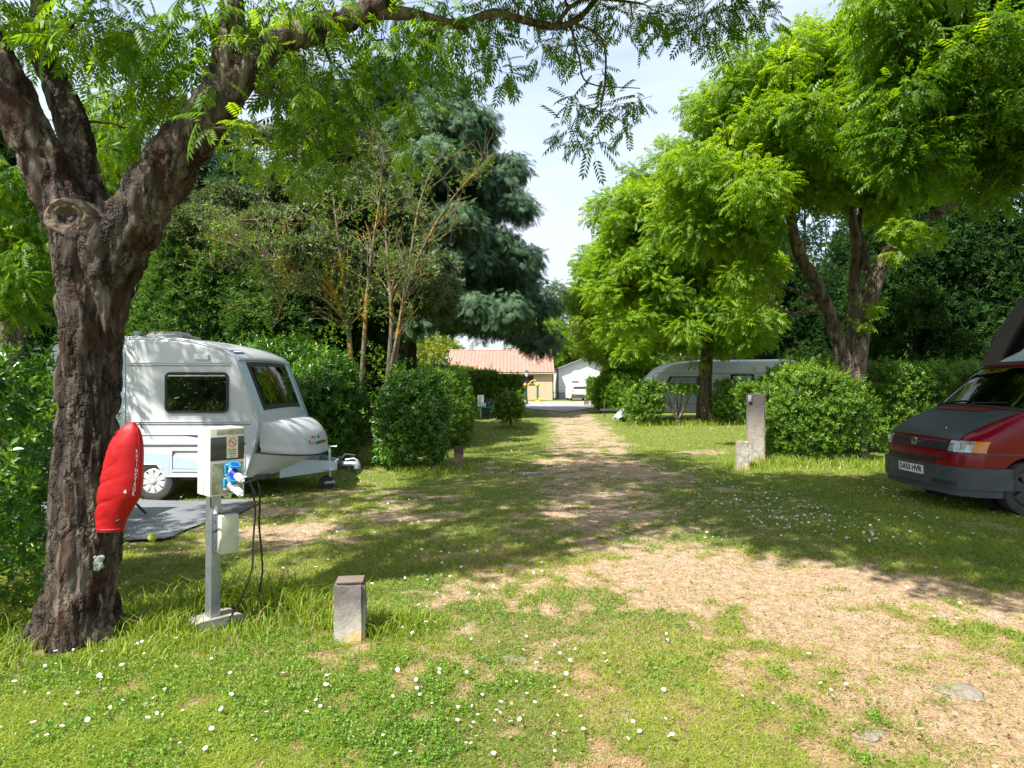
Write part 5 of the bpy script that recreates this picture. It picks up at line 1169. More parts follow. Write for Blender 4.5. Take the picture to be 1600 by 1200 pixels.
M['stub_concrete'] = oldconcrete('stub_concrete', (.52, .49, .42), (.30, .27, .22), (.50, .36, .10), .22, .22, (.15, .13, .12))
M['rust_crust'] = flat('rusty_moss', (.20, .10, .06), .95, var=.6, scale=22, bmp=.6, c2=(.16, .145, .13))
post('concrete_post', 'stubby concrete post with a chamfered lichen-brown cap in the daisy lawn', 'concrete post', (-1.015, 4.02, 0), .185, .155, .375, R(8), M['stub_concrete'], seed=2, cham=.02, extra=cap(.165, .135, .377, M['rust_crust']))
M['stake_wood'] = oldconcrete('stake_wood', (.30, .22, .13), (.13, .09, .055), (.34, .22, .08), .10, .42, (.09, .06, .045))
post('wooden_stake', 'short weathered brown stake with a flat top beside the rounded dark green bush', 'stake', (-1.0, 12.05, 0), .165, .165, .42, R(5), M['stake_wood'], seed=3, cham=.02)
M['pillar_concrete'] = oldconcrete('pillar_concrete', (.40, .37, .32), (.20, .185, .16), (.36, .27, .10), .80, .55, (.07, .065, .06))
def plate_(s_, root):
    mb = MB(); mb.box((-.13, -.172, 1.31), (.06, .012, .13), .003); mb.build('number_tag', M['galv'], root, world=False)
post('concrete_pillar', 'tall weathered concrete pillar against the sunny rounded hedge', 'concrete pillar', (4.93, 12.95, 0), .33, .26, 1.40, R(-14), M['pillar_concrete'], seed=4, cham=.018, rough=.010, extra=plate_)
post('concrete_post', 'knee-high ribbed concrete post in front of the tall pillar', 'concrete post', (4.32, 12.0, 0), .22, .20, .53, R(-10), M['pillar_concrete'], seed=5, cham=.014, rough=.012)
post('stone_bollard', 'small pale stone bollard below the broad sunlit bush', 'bollard', (5.9, 40.2, 0), .32, .3, .42, 0, M['stub_concrete'], 'stone bollards along the lane', seed=6)
post('stone_bollard', 'small pale stone bollard at the foot of the square-cut shrub', 'bollard', (5.25, 45.2, 0), .32, .3, .4, 0, M['stub_concrete'], 'stone bollards along the lane', seed=7)
post('stone_bollard', 'round-topped stone bollard half hidden behind the square-cut shrub', 'bollard', (6.75, 46.0, 0), .30, .3, .38, 0, M['stub_concrete'], 'stone bollards along the lane', seed=8)
mb = MB(); mb.box((.33, 11.35, .01), (.42, .12, .045), .012); tag(mb.build('concrete_marker', M['concrete']), 'flat concrete marker slab sunk in the lawn by the track', 'marker slab')

# ------------------------------------------------------------------ groundsheet, ball, camp stool
V = []; F = []; nxs, nys = 30, 24
for j in range(nys+1):
    for i in range(nxs+1):
        x = -6.35+(2.83+.02*math.sin(j))*i/nxs; y = 6.45+2.2*j/nys+.02*math.sin(i*.7); V.append((x, y, .03+.012*math.sin(x*5+y*2)*math.cos(y*4)))
for j in range(nys):
    for i in range(nxs): a = j*(nxs+1)+i; F.append((a, a+1, a+nxs+2, a+nxs+1))
root = thing('groundsheet', 'flat grey groundsheet spread on the lawn before the near caravan', 'groundsheet', (-4.9, 7.5, 0))
mb = MB(); mb.add(V, F); mb.build('sheet', M['sheet'], root)
mb = MB(); mb.box((-3.42, 7.9, .03), (.20, 1.35, .012), .004, rot=(0, 0, R(1.5))); mb.build('woven_strip', M['sheet_weave'], root)
mb = MB(); mb.lathe([(.042*math.cos(a), .042*math.sin(a)) for a in np.linspace(-PI/2, PI/2, 14)], 24, 0, Matrix.Translation((-3.61, 6.42, .062)))
mb.tube([(-3.61+.0415*math.cos(a)*math.cos(.5*math.sin(2*a)), 6.42+.0415*math.sin(a)*math.cos(.5*math.sin(2*a)), .062+.0415*math.sin(.5*math.sin(2*a))) for a in np.linspace(0, 2*PI, 40)], .0018, 5, 1)
tag(mb.build('tennis_ball', [M['ball'], M['white_plastic']]), 'yellow-green tennis ball at the corner of the grey groundsheet', 'ball')
root = thing('camp_table', 'folding camp table with black tube legs, half hidden behind the trunk', 'camp table', (-5.0, 7.35, 0))
mb = MB()
for (a, b_) in (((-4.33, 7.05, .04), (-4.58, 7.35, .78)), ((-4.33, 7.05, .04), (-4.95, 7.15, .62)), ((-4.36, 7.07, .075), (-4.70, 7.45, .16)), ((-5.6, 7.0, .04), (-5.0, 7.15, .78)), ((-5.6, 7.7, .04), (-5.0, 7.6, .78)), ((-4.40, 7.7, .04), (-5.0, 7.6, .70))): mb.tube([a, b_], .016, 8)
mb.tube([(-4.36, 7.05, .03), (-4.30, 7.05, .045)], .024, 8)
mb.build('leg_frame', M['black_plastic'], root)
mb = MB(); mb.box((-5.12, 7.4, .80), (.92, .70, .03), .01); mb.build('table_top', M['sheet'], root)
mb = MB(); mb.tube([(-4.9, 7.0, .78), (-4.55, 6.98, .575), (-4.06, 7.0, .515)], .012, 6); mb.tube([(-4.9, 7.02, .46), (-4.5, 7.0, .50), (-4.04, 7.0, .515)], .015, 6); mb.build('brace', M['black_plastic'], root)
# ------------------------------------------------------------------ near caravan
C1X, C1Y = -3.42, 9.80
Mc = Matrix.Translation((C1X, C1Y, 0)) @ Matrix.Rotation(PI, 4, 'Z')
st = [(0, 1.06, 1.0), (.015, 1.12, .92), (.05, 1.21, .76), (.10, 1.34, .60), (.17, 1.53, .36), (.25, 1.745, .33), (.33, 1.945, .33), (.365, 1.99, .33), (.42, 2.03, .33), (.53, 2.085, .33), (.70, 2.14, .33), (.925, 2.19, .33), (1.25, 2.23, .33), (2.2, 2.24, .33), (2.7, 2.22, .33), (2.86, 2.14, .33), (2.95, 1.95, .34), (2.99, 1.4, .38), (3.0, .9, .5)]
def sst(a, b, x): t = min(1, max(0, (x-a)/(b-a))); return t*t*(3-2*t)
sh1 = Shell(st, lambda z: 1.05, .075, lambda x, v: .05*v*v*(1-sst(.3, 1.3, x)), Mc, .03)
root = thing('caravan', 'compact cream touring caravan with a sloping front window and gas locker, near the pedestal', 'caravan', (C1X-1.4, C1Y, 0), 'touring caravans')
mb = MB(); sh1.body(mb); body = mb.build('body', M['cream'], root, smooth=28)
SX = lambda px: (px-800)*.00875
SZ = lambda py: H-(py-600)*.00875
Ms = basis((0, 8.75, 0), (1, 0, 0), (0, 0, 1))
arch = [(SX(196), SZ(760)), (SX(207), SZ(727)), (SX(245), SZ(727)), (SX(259), SZ(748)), (SX(259), SZ(760))]
mb = MB(); mb.prism(arch, -.32, .05, 0, Ms); cut(body, mb)
mb = MB(); mb.prism([(SX(190), SZ(746)), (SX(207), SZ(725)), (SX(246), SZ(725)), (SX(262), SZ(746))], -.34, -.30, 0, Ms); mb.build('wheel_well', M['unlit_black'], root)
mb = MB(); mb.tube([Ms @ Vector((x, z, .002)) for x, z in [(SX(194), SZ(742)), (SX(206), SZ(725.5)), (SX(245.5), SZ(725.5)), (SX(259), SZ(744.5)), (SX(386), SZ(745))]], .012, 6); mb.build('arch_trim', M['cream'], root)
wheel(root, (SX(239), 8.76, .268), (0, -1, 0), .268, .172, .17, 9)
wheel(root, (SX(239), 10.84, .268), (0, 1, 0), .268, .172, .17, 9)
# side decals, beads and seams
mb = MB(); mb.prism([(SX(196), SZ(705)), (SX(226), SZ(706.5)), (SX(264.5), SZ(710.5)), (SX(264.5), SZ(743)), (SX(260), SZ(743)), (SX(246), SZ(724)), (SX(207), SZ(724)), (SX(196), SZ(738))], 0, .003, 0, Ms); mb.prism([(SX(270), SZ(712.5)), (SX(372), SZ(733)), (SX(372), SZ(733.8)), (SX(270), SZ(732))], 0.002, .0065, 0, Ms)
mb.prism([(SX(193), SZ(550)), (SX(196), SZ(550)), (SX(196), SZ(704)), (SX(193), SZ(704))], 0, .012, 0, Ms); mb.build('decal', M['pale_blue'], body)
mb = MB(); mb.prism([(SX(285), SZ(679.6)), (SX(334), SZ(683)), (SX(384), SZ(692)), (SX(384), SZ(695)), (SX(325), SZ(686))], 0, .003, 0, Ms); mb.build('side_flash', M['navy'], body)
mb = MB()
for y, x0, x1, hgt in ((566.5, 197, 361, .020), (658.5, 197, 391, .018), (679, 197, 384, .010), (694, 197, 381, .010)):
    mb.box(((SX(x0)+SX(x1))/2, 8.747, SZ(y)), (SX(x1)-SX(x0), .016, hgt), .005, 0)
mb.build('side_bead', M['cream'], body)
mb = MB()
for y, x0, x1 in ((571.5, 199, 361), (663, 197, 391), (697, 197, 380), (744, 260, 384)): mb.box(((SX(x0)+SX(x1))/2, 8.7475, SZ(y)), (SX(x1)-SX(x0), .008, .008), .001)
mb.build('side_seam', M['seam'], body)
mb = MB(); mb.prism(rrect(SX(304), SZ(562), SX(327), SZ(553), .012), 0, .03, 0, Ms, b=.006); mb.build('marker_box', M['white_plastic'], body)
mb = MB(); mb.tube([(SX(194), 8.75, SZ(540)), (SX(199), 8.70, SZ(541)), (SX(203.5), 8.69, SZ(547)), (SX(204.5), 8.75, SZ(553))], .010, 8, smoothpath=4); mb.build('grab_handle', M['caravan_grey'], root)
mb = MB(); mb.tube([(SX(218), 8.75, SZ(660)), (SX(222), 8.72, SZ(664))], .012, 6); mb.tube([(SX(222), 8.72, SZ(664)), (SX(224), 8.71, SZ(669))], .008, 6); mb.build('window_stay', M['black_plastic'], root)
# locker door
o_ = rrect(SX(265.5), SZ(737), SX(383), SZ(700.5), .035); mb = MB(); mb.ring(o_, rrect(SX(270), SZ(733.5), SX(379), SZ(704.5), .02), 0, .010, 0, Ms); ld_ = mb.build('locker_door', M['cream'], root)
mb = MB(); mb.tube([(SX(269.6), 8.741, SZ(734)), (SX(269.6), 8.741, SZ(709)), (SX(274), 8.741, SZ(705)), (SX(379.5), 8.741, SZ(704.5))], .004, 5); mb.lathe([(.012, 0), (.012, .006), (.0001, .008)], 12, 0, basis((SX(270.8), 8.742, SZ(706)), (1, 0, 0), (0, 0, 1))); mb.build('door_seal', M['seam'], ld_)
# side window
def sidewin(parent, Ms, x0, z0, x1, z1, r_, fw=.03, curtains=True, glass='glass', stay=True):
    mb = MB(); mb.ring(rrect(x0, z0, x1, z1, r_), rrect(x0+fw, z0+fw, x1-fw, z1-fw, r_*.75), 0, .022, 0, Ms); fr = mb.build('window', M['rubber'], parent)
    mb = MB(); mb.prism(rrect(x0+fw*.5, z0+fw*.5, x1-fw*.5, z1-fw*.5, r_*.8), .001, .004, 0, Ms); mb.build('unlit_backing', M['unlit_black'], fr)
    if curtains:
        mb = MB()
        for a, b_ in ((x0+fw, x0+fw+.13), (x1-fw-.15, x1-fw)):
            pl = [(a+(b_-a)*k/10, .006+.004*math.sin(k*2.1)) for k in range(11)]
            V = [Ms @ Vector((x, z, d)) for z in (z0+fw+.01, z1-fw-.02) for x, d in pl]; mb.add(V, [(k, k+1, 12+k, 11+k) for k in range(10)])
        mb.build('curtain', M['curtain'], fr)
    mb = MB(); mb.prism(rrect(x0+fw*.8, z0+fw*.8, x1-fw*.8, z1-fw*.8, r_*.7), .014, .018, 0, Ms); mb.build('pane', M[glass], fr)
    if stay:
        mb = MB(); mb.box(((x0+x1)/2, 0, 0), (.001, .001, .001)); mb = MB(); mb.prism([(x0+fw*1.2, z1-fw*1.9), (x1-fw*1.2, z1-fw*1.9), (x1-fw*1.2, z1-fw*1.35), (x0+fw*1.2, z1-fw*1.35)], .018, .021, 0, Ms); mb.build('rail', M['chrome'], fr)
    return fr
sidewin(root, Ms, SX(258.5), SZ(645), SX(357.5), SZ(581.5), .075)
# edge trim from the roof down the front corner
mb = MB(); tr_ = [sh1.top(1.052, s_, .004) for s_ in np.linspace(.0, sh1.s_at_x(2.3), 60)]
mb.tube(tr_, .010, 6); mb.tube([Mc @ Vector((x+.05, 1.053, z)) for x, _, z in st[:5]], .010, 6)
mb.build('edge_trim', M['caravan_grey'], root)
mb = MB(); mb.tube([sh1.top(-1.052, s_, .004) for s_ in np.linspace(.0, sh1.s_at_x(2.3), 60)], .010, 6); mb.build('edge_trim', M['caravan_grey'], root)
# front window, gutter, badge (y is mirrored: the side towards the lens is +y here)
zs1 = lambda z: sh1.s_at_z(z, 12)
fp = lambda u, v, d: sh1.top(-u, v, d)
mb = MB(); gridslab(mb, fp, -.97, .97, zs1(1.915), zs1(1.94), .0, .022, 16, 1, 0); mb.build('gutter', M['caravan_grey'], root)
mb = MB(); gridslab(mb, fp, -.78, .72, zs1(1.215), zs1(1.89), .0, .016, 16, 8, 0); fw_ = mb.build('window', M['rubber'], root)
mb = MB(); gridslab(mb, fp, -.71, .65, zs1(1.275), zs1(1.83), .0165, .021, 16, 8, 0); mb.build('unlit_backing', M['unlit_black'], fw_)
mb = MB(); gridslab(mb, fp, -.70, .64, zs1(1.285), zs1(1.82), .028, .033, 16, 8, 0); mb.build('pane', M['glass'], fw_)
mb = MB(); gridslab(mb, fp, -.95, -.79, zs1(1.15), zs1(1.89), .0, .008, 3, 8, 0); mb.build('front_pillar', M['pale_blue'], root)
mb = MB(); gridslab(mb, fp, .73, .95, zs1(1.15), zs1(1.89), .0, .008, 3, 8, 0); mb.build('front_pillar', M['pale_blue'], root)
mb = MB(); gridslab(mb, fp, -.90, -.62, sh1.s_at_x(.395), sh1.s_at_x(.475), .002, .007, 6, 1, 0); mb.build('badge', M['navy'], body)
mb = MB(); gridslab(mb, fp, -.87, -.66, sh1.s_at_x(.420), sh1.s_at_x(.452), .007, .010, 6, 1, 0); mb.build('badge_strip', M['white_plastic'], body)
mb = MB(); mb.lathe([(.016, 0), (.016, .006), (.0001, .009)], 14, 0, Ms @ Matrix.Translation((SX(400), SZ(695), 0)) @ Matrix.Scale(1.6, 4, (1, 0, 0))); mb.build('side_marker', M['seam'], body)
# roof hatch and flue
mb = MB()
for (l, z_) in ((.50, 2.235), (.52, 2.26), (.46, 2.295), (.30, 2.318)): pass
mb.box((-4.95, 9.25, 2.265), (.66, .55, .05), .02); mb.prism(rrect(-5.26, 9.0, -4.64, 9.5, .12, 6), 2.28, 2.345, 0, None, b=.10); mb.build('roof_hatch', flat('smoky_hatch', (.27, .26, .26), .3, var=.25, scale=5), root)
mb = MB(); mb.lathe([(.035, 2.2), (.035, 2.30), (.055, 2.31), (.055, 2.33), (.0001, 2.335)], 16, 0, Matrix.Translation((-5.22, 8.92, 0))); mb.build('flue', M['caravan_grey'], root)
# gas locker on the nose
def lock(v, t, lower):
    w = max(0, 1-abs(v)**2.6)**.75; xw = C1X-.05*v*v
    if not lower: a = t*PI/2; return Vector((xw-.02+.56*w*math.sin(a)**.85, C1Y-1.0*v*(1-.05*math.sin(a)), 1.10-(.30+.15*w)*(1-math.cos(a))-.05*(1-w)))
    z0_ = 1.10-(.30+.15*w)-.05*(1-w)-.095; return Vector((xw-.15-.19*t*abs(v)**3+.12*w+(.52-.36*t**1.25)*w, C1Y-1.0*v*(1-.03*t), z0_+(.30-z0_)*t))
mb = MB(); nv_, nt_ = 36, 14; V = []; F = []
rows = [lambda v, t=t: lock(v, t/nt_, False) for t in range(nt_+1)]
rows += [lambda v: lock(v, 1, False)+Vector((.018, 0, -.045)), lambda v: lock(v, 1, False)+Vector((.016, 0, -.085)), lambda v: lock(v, 1, False)+Vector((-.03, 0, -.10)), lambda v: Vector((C1X-.25, lock(v, 0, False).y, lock(v, 1, False).z-.11))]
for rr_ in rows: V += [rr_(-1+2*i/nv_) for i in range(nv_+1)]
for j in range(len(rows)-1):
    for i in range(nv_): a = j*(nv_+1)+i; F.append((a, a+1, a+nv_+2, a+nv_+1))
mb.add(V, F); lk = mb.build('gas_locker', M['cream'], root, smooth=50)
mb = MB(); V = []; F = []
for j in range(9): V += [lock(-1+2*i/nv_, j/8, True) for i in range(nv_+1)]
V += [Vector((C1X-.35, lock(-1+2*i/nv_, 1, True).y, .29)) for i in range(nv_+1)]
for j in range(9):
    for i in range(nv_): a = j*(nv_+1)+i; F.append((a, a+1, a+nv_+2, a+nv_+1))
mb.add(V, F); mb.build('locker_base', M['cream'], lk, smooth=50)
mb = MB(); mb.tube([lock(-1+2*i/nv_, 1, False)+Vector((-.005, 0, -.10)) for i in range(nv_+1)], .010, 6); mb.build('locker_seal', M['seam'], lk)
# the children's sticker: little multi-coloured letters
stick = [M['warn_red'], flat('sticker_orange', (.70, .27, .03), .5), flat('sticker_yellow', (.70, .50, .04), .5), flat('sticker_blue', (.02, .18, .55), .5), flat('sticker_black', (.03, .03, .03), .5), flat('sticker_brown', (.25, .09, .03), .5)]
lkv = [lock(-1+2*i/60, t/30, False) for t in range(31) for i in range(61)]; lkf = [(t*61+i, t*61+i+1, (t+1)*61+i+1, (t+1)*61+i) for t in range(30) for i in range(60)]
lb_ = BVHTree.FromPolygons(lkv, lkf); mb = MB()
def stick_l(ch, px, py, size, m):
    v, f = text_geo(ch, size, 0, .05*size); o = Vector((0, 0, H)); V = []
    for p in v:
        d = (P(px+p.x, py-p.y, 9)-o).normalized(); h = lb_.ray_cast(o, d)
        if not h[0]: return
        V.append(h[0]-d*.006)
    mb.add(V, f, m)
for k, (ch, px, py) in enumerate((('n', 488.5, 682.5), ('o', 492.6, 682.3), ('s', 497.6, 681.6))): stick_l(ch, px, py, 7.2, (0, 1, 4)[k])
for k, (ch, px, py) in enumerate((('l', 484.0, 691.5), ('o', 488.5, 692), ('u', 494, 691.2), ('s', 497.8, 690.6), ('t', 500.8, 690), ('i', 503.0, 689.4), ('c', 505.2, 688.8), ('s', 507.6, 688))): stick_l(ch, px, py, 8.2, (3, 1, 3, 4, 5, 0, 4, 5)[k])
stick_l('*', 492.5, 673.5, 7, 3)
mb.build('sticker', stick, lk)
# drawbar
mb = MB()
def plate3(a, b_, za0, za1, zb0, zb1, th, m=0):
    a = Vector(a); b_ = Vector(b_); n_ = (b_-a).cross(Vector((0, 0, 1))).normalized()*th
    V = [Vector((*p.xy, z))+q for q in (-n_/2, n_/2) for p, z in ((a, za0), (b_, zb0), (b_, zb1), (a, za1))]
    mb.add(V, [(0, 1, 2, 3), (7, 6, 5, 4), (0, 4, 5, 1), (1, 5, 6, 2), (2, 6, 7, 3), (3, 7, 4, 0)], m)
plate3((-3.35, 9.22, 0), (-2.66, 9.70, 0), .25, .53, .30, .43, .05); plate3((-3.35, 10.38, 0), (-2.66, 9.90, 0), .25, .53, .30, .43, .05)
plate3((-3.05, 9.45, 0), (-3.05, 10.15, 0), .30, .50, .30, .50, .03); plate3((-2.68, 9.70, 0), (-2.68, 9.90, 0), .30, .44, .30, .44, .04)
mb.box((-2.95, 9.8, .32), (.55, .5, .015)); db = mb.build('drawbar', M['caravan_grey'], root)
mb = MB(); mb.tube([(-2.68, 9.8, .38), (-2.45, 9.8, .38), (-2.40, 9.8, .37)], [.045, .040, .05], 12); mb.lathe([(.0001, -.06), (.05, -.055), (.055, 0), (.04, .05), (.0001, .055)], 16, 0, Matrix.Translation((-2.37, 9.8, .36))); mb.tube([(-2.55, 9.8, .44), (-2.42, 9.8, .46), (-2.36, 9.8, .42)], .018, 8); mb.build('coupling', M['galv'], db)
mb = MB(); mb.tube([(-2.66, 9.86, .42), (-2.56, 9.86, .52), (-2.42, 9.86, .50)], .016, 8); mb.tube([(-2.62, 9.74, .30), (-2.62, 9.74, .50)], .026, 8); mb.tube([(-2.50, 9.78, .40), (-2.48, 9.75, .2), (-2.57, 9.73, .12), (-2.65, 9.72, .22), (-2.64, 9.75, .36)], .007, 6, smoothpath=5); mb.tube([(-2.64, 9.8, .42), (-2.62, 9.82, .34), (-2.40, 9.84, .24)], .008, 6, smoothpath=4); mb.build('brake_lever', M['rubber'], db)
mb = MB(); mb.tube([(-2.75, 9.66, .12), (-2.75, 9.66, .62)], .022, 10); mb.tube([(-2.75, 9.66, .62), (-2.75, 9.66, .66), (-2.64, 9.64, .66), (-2.64, 9.64, .69)], .009, 6); mb.box((-2.74, 9.625, .12), (.16, .012, .04), .005, rot=(0, R(-6), 0)); jw = mb.build('jockey_wheel', M['galv'], root)
mb = MB(); mb.lathe([(.045, -.035), (.10, -.035), (.112, -.02), (.112, .02), (.10, .035), (.045, .035)], 26, 0, basis((-2.80, 9.66, .112), (1, 0, 0), (0, 0, 1))); mb.build('tyre', M['rubber'], jw)
mb = MB(); mb.tube([(-3.75, 9.05, .33), (-3.62, 9.05, .0)], .02, 6); mb.box((-4.4, 9.8, .30), (1.9, 1.7, .06), .01); mb.build('chassis', M['seam'], root)

# ------------------------------------------------------------------ far caravan
Mf = Matrix.Translation((5.6, 29.1, 0)); s2_ = [(0, 1.02, .95), (.04, 1.2, .68), (.10, 1.36, .48), (.2, 1.52, .40), (.45, 1.84, .38), (.72, 2.10, .38), (1.0, 2.32, .38), (1.4, 2.48, .38), (1.9, 2.57, .38), (2.8, 2.64, .38), (6.3, 2.68, .38), (6.7, 2.66, .38), (6.86, 2.58, .38), (6.98, 2.40, .38), (7.02, 2.1, .38), (7.04, 1.2, .5)]
sh2 = Shell(s2_, lambda z: 1.12, .12, lambda x, v: .22*v*v*(1-sst(.3, 1.6, x)), Mf, .03)
root = thing('caravan', 'long silver-white caravan half hidden behind the trimmed shrubs', 'caravan', (9.0, 29.1, 0), 'touring caravans')
M['silver'] = flat('caravan_silver', (.76, .80, .82), .3, 0, var=.08, scale=2, coat=.3)
mb = MB(); sh2.body(mb); b2 = mb.build('body', M['silver'], root, smooth=28)
M2 = basis((0, 27.98, 0), (1, 0, 0), (0, 0, 1)); FX = lambda px: (px-800)*.02798
FZ = lambda py: H-(py-600)*.02798
def win2(poly, inner=True):
    mb = MB(); mb.prism(poly, 0, .02, 0, M2, b=.01); fr = mb.build('window', M['rubber'], root)
    cx = sum(p[0] for p in poly)/len(poly); cy = sum(p[1] for p in poly)/len(poly); q = [(cx+(x-cx)*.90, cy+(y-cy)*.82) for x, y in poly]
    mb = MB(); mb.prism(q, .02, .026, 0, M2); mb.build('pane', M['smoked'], fr)
    mb = MB(); mb.prism([(cx+(x-cx)*.8, cy+(y-cy)*.5+.06) for x, y in poly], .026, .030, 0, M2); mb.build('blind', M['lining'], fr)
win2([(FX(1040), FZ(606.5)), (FX(1094), FZ(606.5)), (FX(1094), FZ(588)), (FX(1048), FZ(588)), (FX(1045), FZ(590))])
win2(rrect(FX(1141.5), FZ(604.5), FX(1178.5), FZ(584.5), .06)); win2(rrect(FX(1204), FZ(604), FX(1242), FZ(584.5), .06))
mb = MB()
for y, x0, x1 in ((583, 1022, 1248), (631, 1012, 1248), (650, 1012, 1248)): mb.box(((FX(x0)+FX(x1))/2, 27.975, FZ(y)), (FX(x1)-FX(x0), .02, .03), .006)
mb.build('side_bead', M['caravan_grey'], root)
mb = MB(); mb.prism([(FX(1114), FZ(601)), (FX(1121), FZ(594)), (FX(1122), FZ(601))], 0, .006, 0, M2); mb.prism([(FX(1116), FZ(595)), (FX(1121), FZ(592)), (FX(1122), FZ(594))], 0, .006, 0, M2); mb.build('side_emblem', M['seam'], root)
mb = MB(); mb.prism(rrect(FX(1239.5), FZ(572), FX(1243), FZ(566), .02), 0, .03, 0, M2); mb.build('marker_lamp', M['seam'], root)
wheel(root, (FX(1158), 27.97, .33), (0, -1, 0), .33, .2, .2, 7); wheel(root, (FX(1158), 30.24, .33), (0, 1, 0), .33, .2, .2, 7)
mb = MB(); mb.box((9.2, 29.1, .36), (5.6, 1.9, .06), .01); mb.box((4.8, 29.1, .42), (1.6, .12, .08), .01); mb.tube([(4.2, 29.1, .1), (4.2, 29.1, .7)], .03, 8); mb.build('chassis', M['seam'], root)
# grey tarpaulin tied over its hitch
root = thing('hitch_cover', 'grey tarpaulin hood tied over the far caravan hitch, a small wheel beneath it', 'tarpaulin', P(970, 660, 27))
V = []; F = []; nu_, nv2 = 20, 10
for j in range(nv2+1):
    t = j/nv2
    for i in range(nu_):
        a = 2*PI*i/nu_; px_ = 969+(-12.5 if math.cos(a) < 0 else 13)*abs(math.cos(a))**.8*(1-t)**.9+t*7; py_ = 651.5-3*math.sin(i*2.1)*(1-t)*.4-(18)*t+2.5*math.cos(a)*(1-t)*(-1)
        p = P(px_, py_, 27); p.y += math.sin(a)*.30*(1-t); p += Vector((0, 0, 0)); V.append(p)
for j in range(nv2):
    for i in range(nu_): F.append((j*nu_+i, j*nu_+(i+1) % nu_, (j+1)*nu_+(i+1) % nu_, (j+1)*nu_+i))
F.append([nv2*nu_+i for i in range(nu_)])
M['tarp'] = flat('grey_tarpaulin', (.34, .38, .39), .6, var=.3, scale=5, bmp=.5)
mb = MB(); mb.add(V, F); mb.build('hood', M['tarp'], root, smooth=25)
mb = MB(); mb.lathe([(.05, -.04), (.15, -.04), (.16, 0), (.15, .04), (.05, .04)], 20, 0, basis(P(973.5, 656.5, 26.9), (1, 0, 0), (0, 0, 1))); mb.tube([P(973.5, 656, 26.9), P(975, 646, 26.95)], .03, 6); mb.tube([P(959, 652, 26.9), P(962, 654, 26.9)], .04, 6); mb.build('support_wheel', M['rubber'], root)

# ------------------------------------------------------------------ red camper van
VX, VY = 5.42, 8.62
Mv = Matrix.Translation((VX, VY, 0))
sv = [(0, .43, .40), (.002, .58, .40), (.004, .70, .40), (.02, .80, .34), (.045, .875, .31), (.09, .945, .30), (.20, 1.01, .29), (.36, 1.10, .28), (.54, 1.187, .28), (.70, 1.25, .28), (.77, 1.295, .28), (.95, 1.45, .28), (1.12, 1.60, .28), (1.30, 1.745, .28), (1.40, 1.80, .28), (1.52, 1.832, .28), (1.9, 1.85, .28), (2.4, 1.86, .28), (4.3, 1.855, .28), (4.6, 1.81, .28), (4.70, 1.75, .28), (4.77, 1.2, .30), (4.79, .8, .36)]
hwv = lambda z: .90-.14*sst(1.05, 2.1, z)
blv = lambda x, v: (.10*v*v+.17*max(0, (abs(v)-.72)/.28)**2)*(1-sst(.25, 1.9, x))
shv = Shell(sv, hwv, .07, blv, Mv, .03)
root = thing('camper_van', 'dark red camper van with a black bonnet cover and raised canvas roof, plate DA53 HVR', 'camper van', (VX+2.3, VY, 0))
mb = MB(); shv.body(mb, ntp=20, nc=6); vb = mb.build('body', M['red_paint'], root, smooth=26)
sidev = basis((VX, VY-.90, 0), (1, 0, 0), (0, 0, 1))
for yy in (VY-.95, VY+.5):
    for xx in (.83, 3.75):
        mb = MB(); mb.lathe([(.385, -.03), (.385, .52)], 32, 0, basis((VX+xx, yy+.5, .33), (1, 0, 0), (0, 0, 1))); cut(vb, mb)
mb = MB()
for s_, yy in ((-1, VY-.56), (1, VY+.56)):
    for xx in (.83, 3.75): mb.lathe([(.40, -.01), (.40, .01)], 24, 0, basis((VX+xx, yy, .33), (1, 0, 0), (0, 0, 1)))
mb.box((VX+2.3, VY, .29), (4.2, 1.5, .08), .02)
mb.build('wheel_well', M['unlit_black'], root)
M['dark_rim'] = flat('dark_rim', (.055, .058, .062), .45, .3, var=.3, scale=10)
for xx in (.83, 3.75):
    wheel(root, (VX+xx, VY-.895, .325), (0, -1, 0), .325, .215, .20, 6, matr=M['dark_rim']); wheel(root, (VX+xx, VY+.895, .325), (0, 1, 0), .325, .215, .20, 6, matr=M['dark_rim'])
# front panel: f(a, z, d), a across (negative towards the lens)
zz_ = [.0, .40, .70, .80, .875, .935]; xx_ = [.03, .012, .0, .02, .045, .10]
def ff(a, z, d=0): v = max(-1, min(1, a/.90)); return Mv @ Vector((float(np.interp(z, zz_, xx_))+blv(0, v)-d, a*(1+.0), z))
def fwrap(a, z, d=0):
    """follows the nose and, past |a| = .9, runs back along the side"""
    if abs(a) <= .885: return ff(a, z, d)
    s_ = -1 if a < 0 else 1; e = ff(s_*.885, z, d); q = abs(a)-.885; k = min(q, .05)/.05
    return Vector((e.x+d*k+q, VY+s_*(.885+.018*k+d*k), z))
mb = MB(); gridslab(mb, fwrap, -1.20, 1.20, .315, .575, -.03, .062, 60, 6, 0)
gridslab(mb, fwrap, -1.10, 1.10, .225, .315, -.05, .035, 50, 2, 0); bp = mb.build('bumper', M['bumper'], root, smooth=35)
mb = MB(); gridslab(mb, lambda u, v, d: ff(u, v, d), -.75, -.40, .345, .40, .063, .068, 8, 2, 0); mb.build('bumper_recess', M['black_plastic'], bp)
mb = MB(); gridslab(mb, ff, -.26, .26, .425, .536, .063, .070, 8, 2, 0); pl_ = mb.build('number_plate', M['plate'], root)
v, f = text_geo('DA53 HVR', .113, .002, .0034); xsz = max(p.x for p in v)-min(p.x for p in v)
mb = MB(); mb.add([ff(-p.x*(-1)*0+(-1)*(-(p.x))*(-1)*.47/xsz, .4805+p.y*.92, .0715+p.z) for p in v], f); mb.build('plate_lettering', M['ink'], pl_)
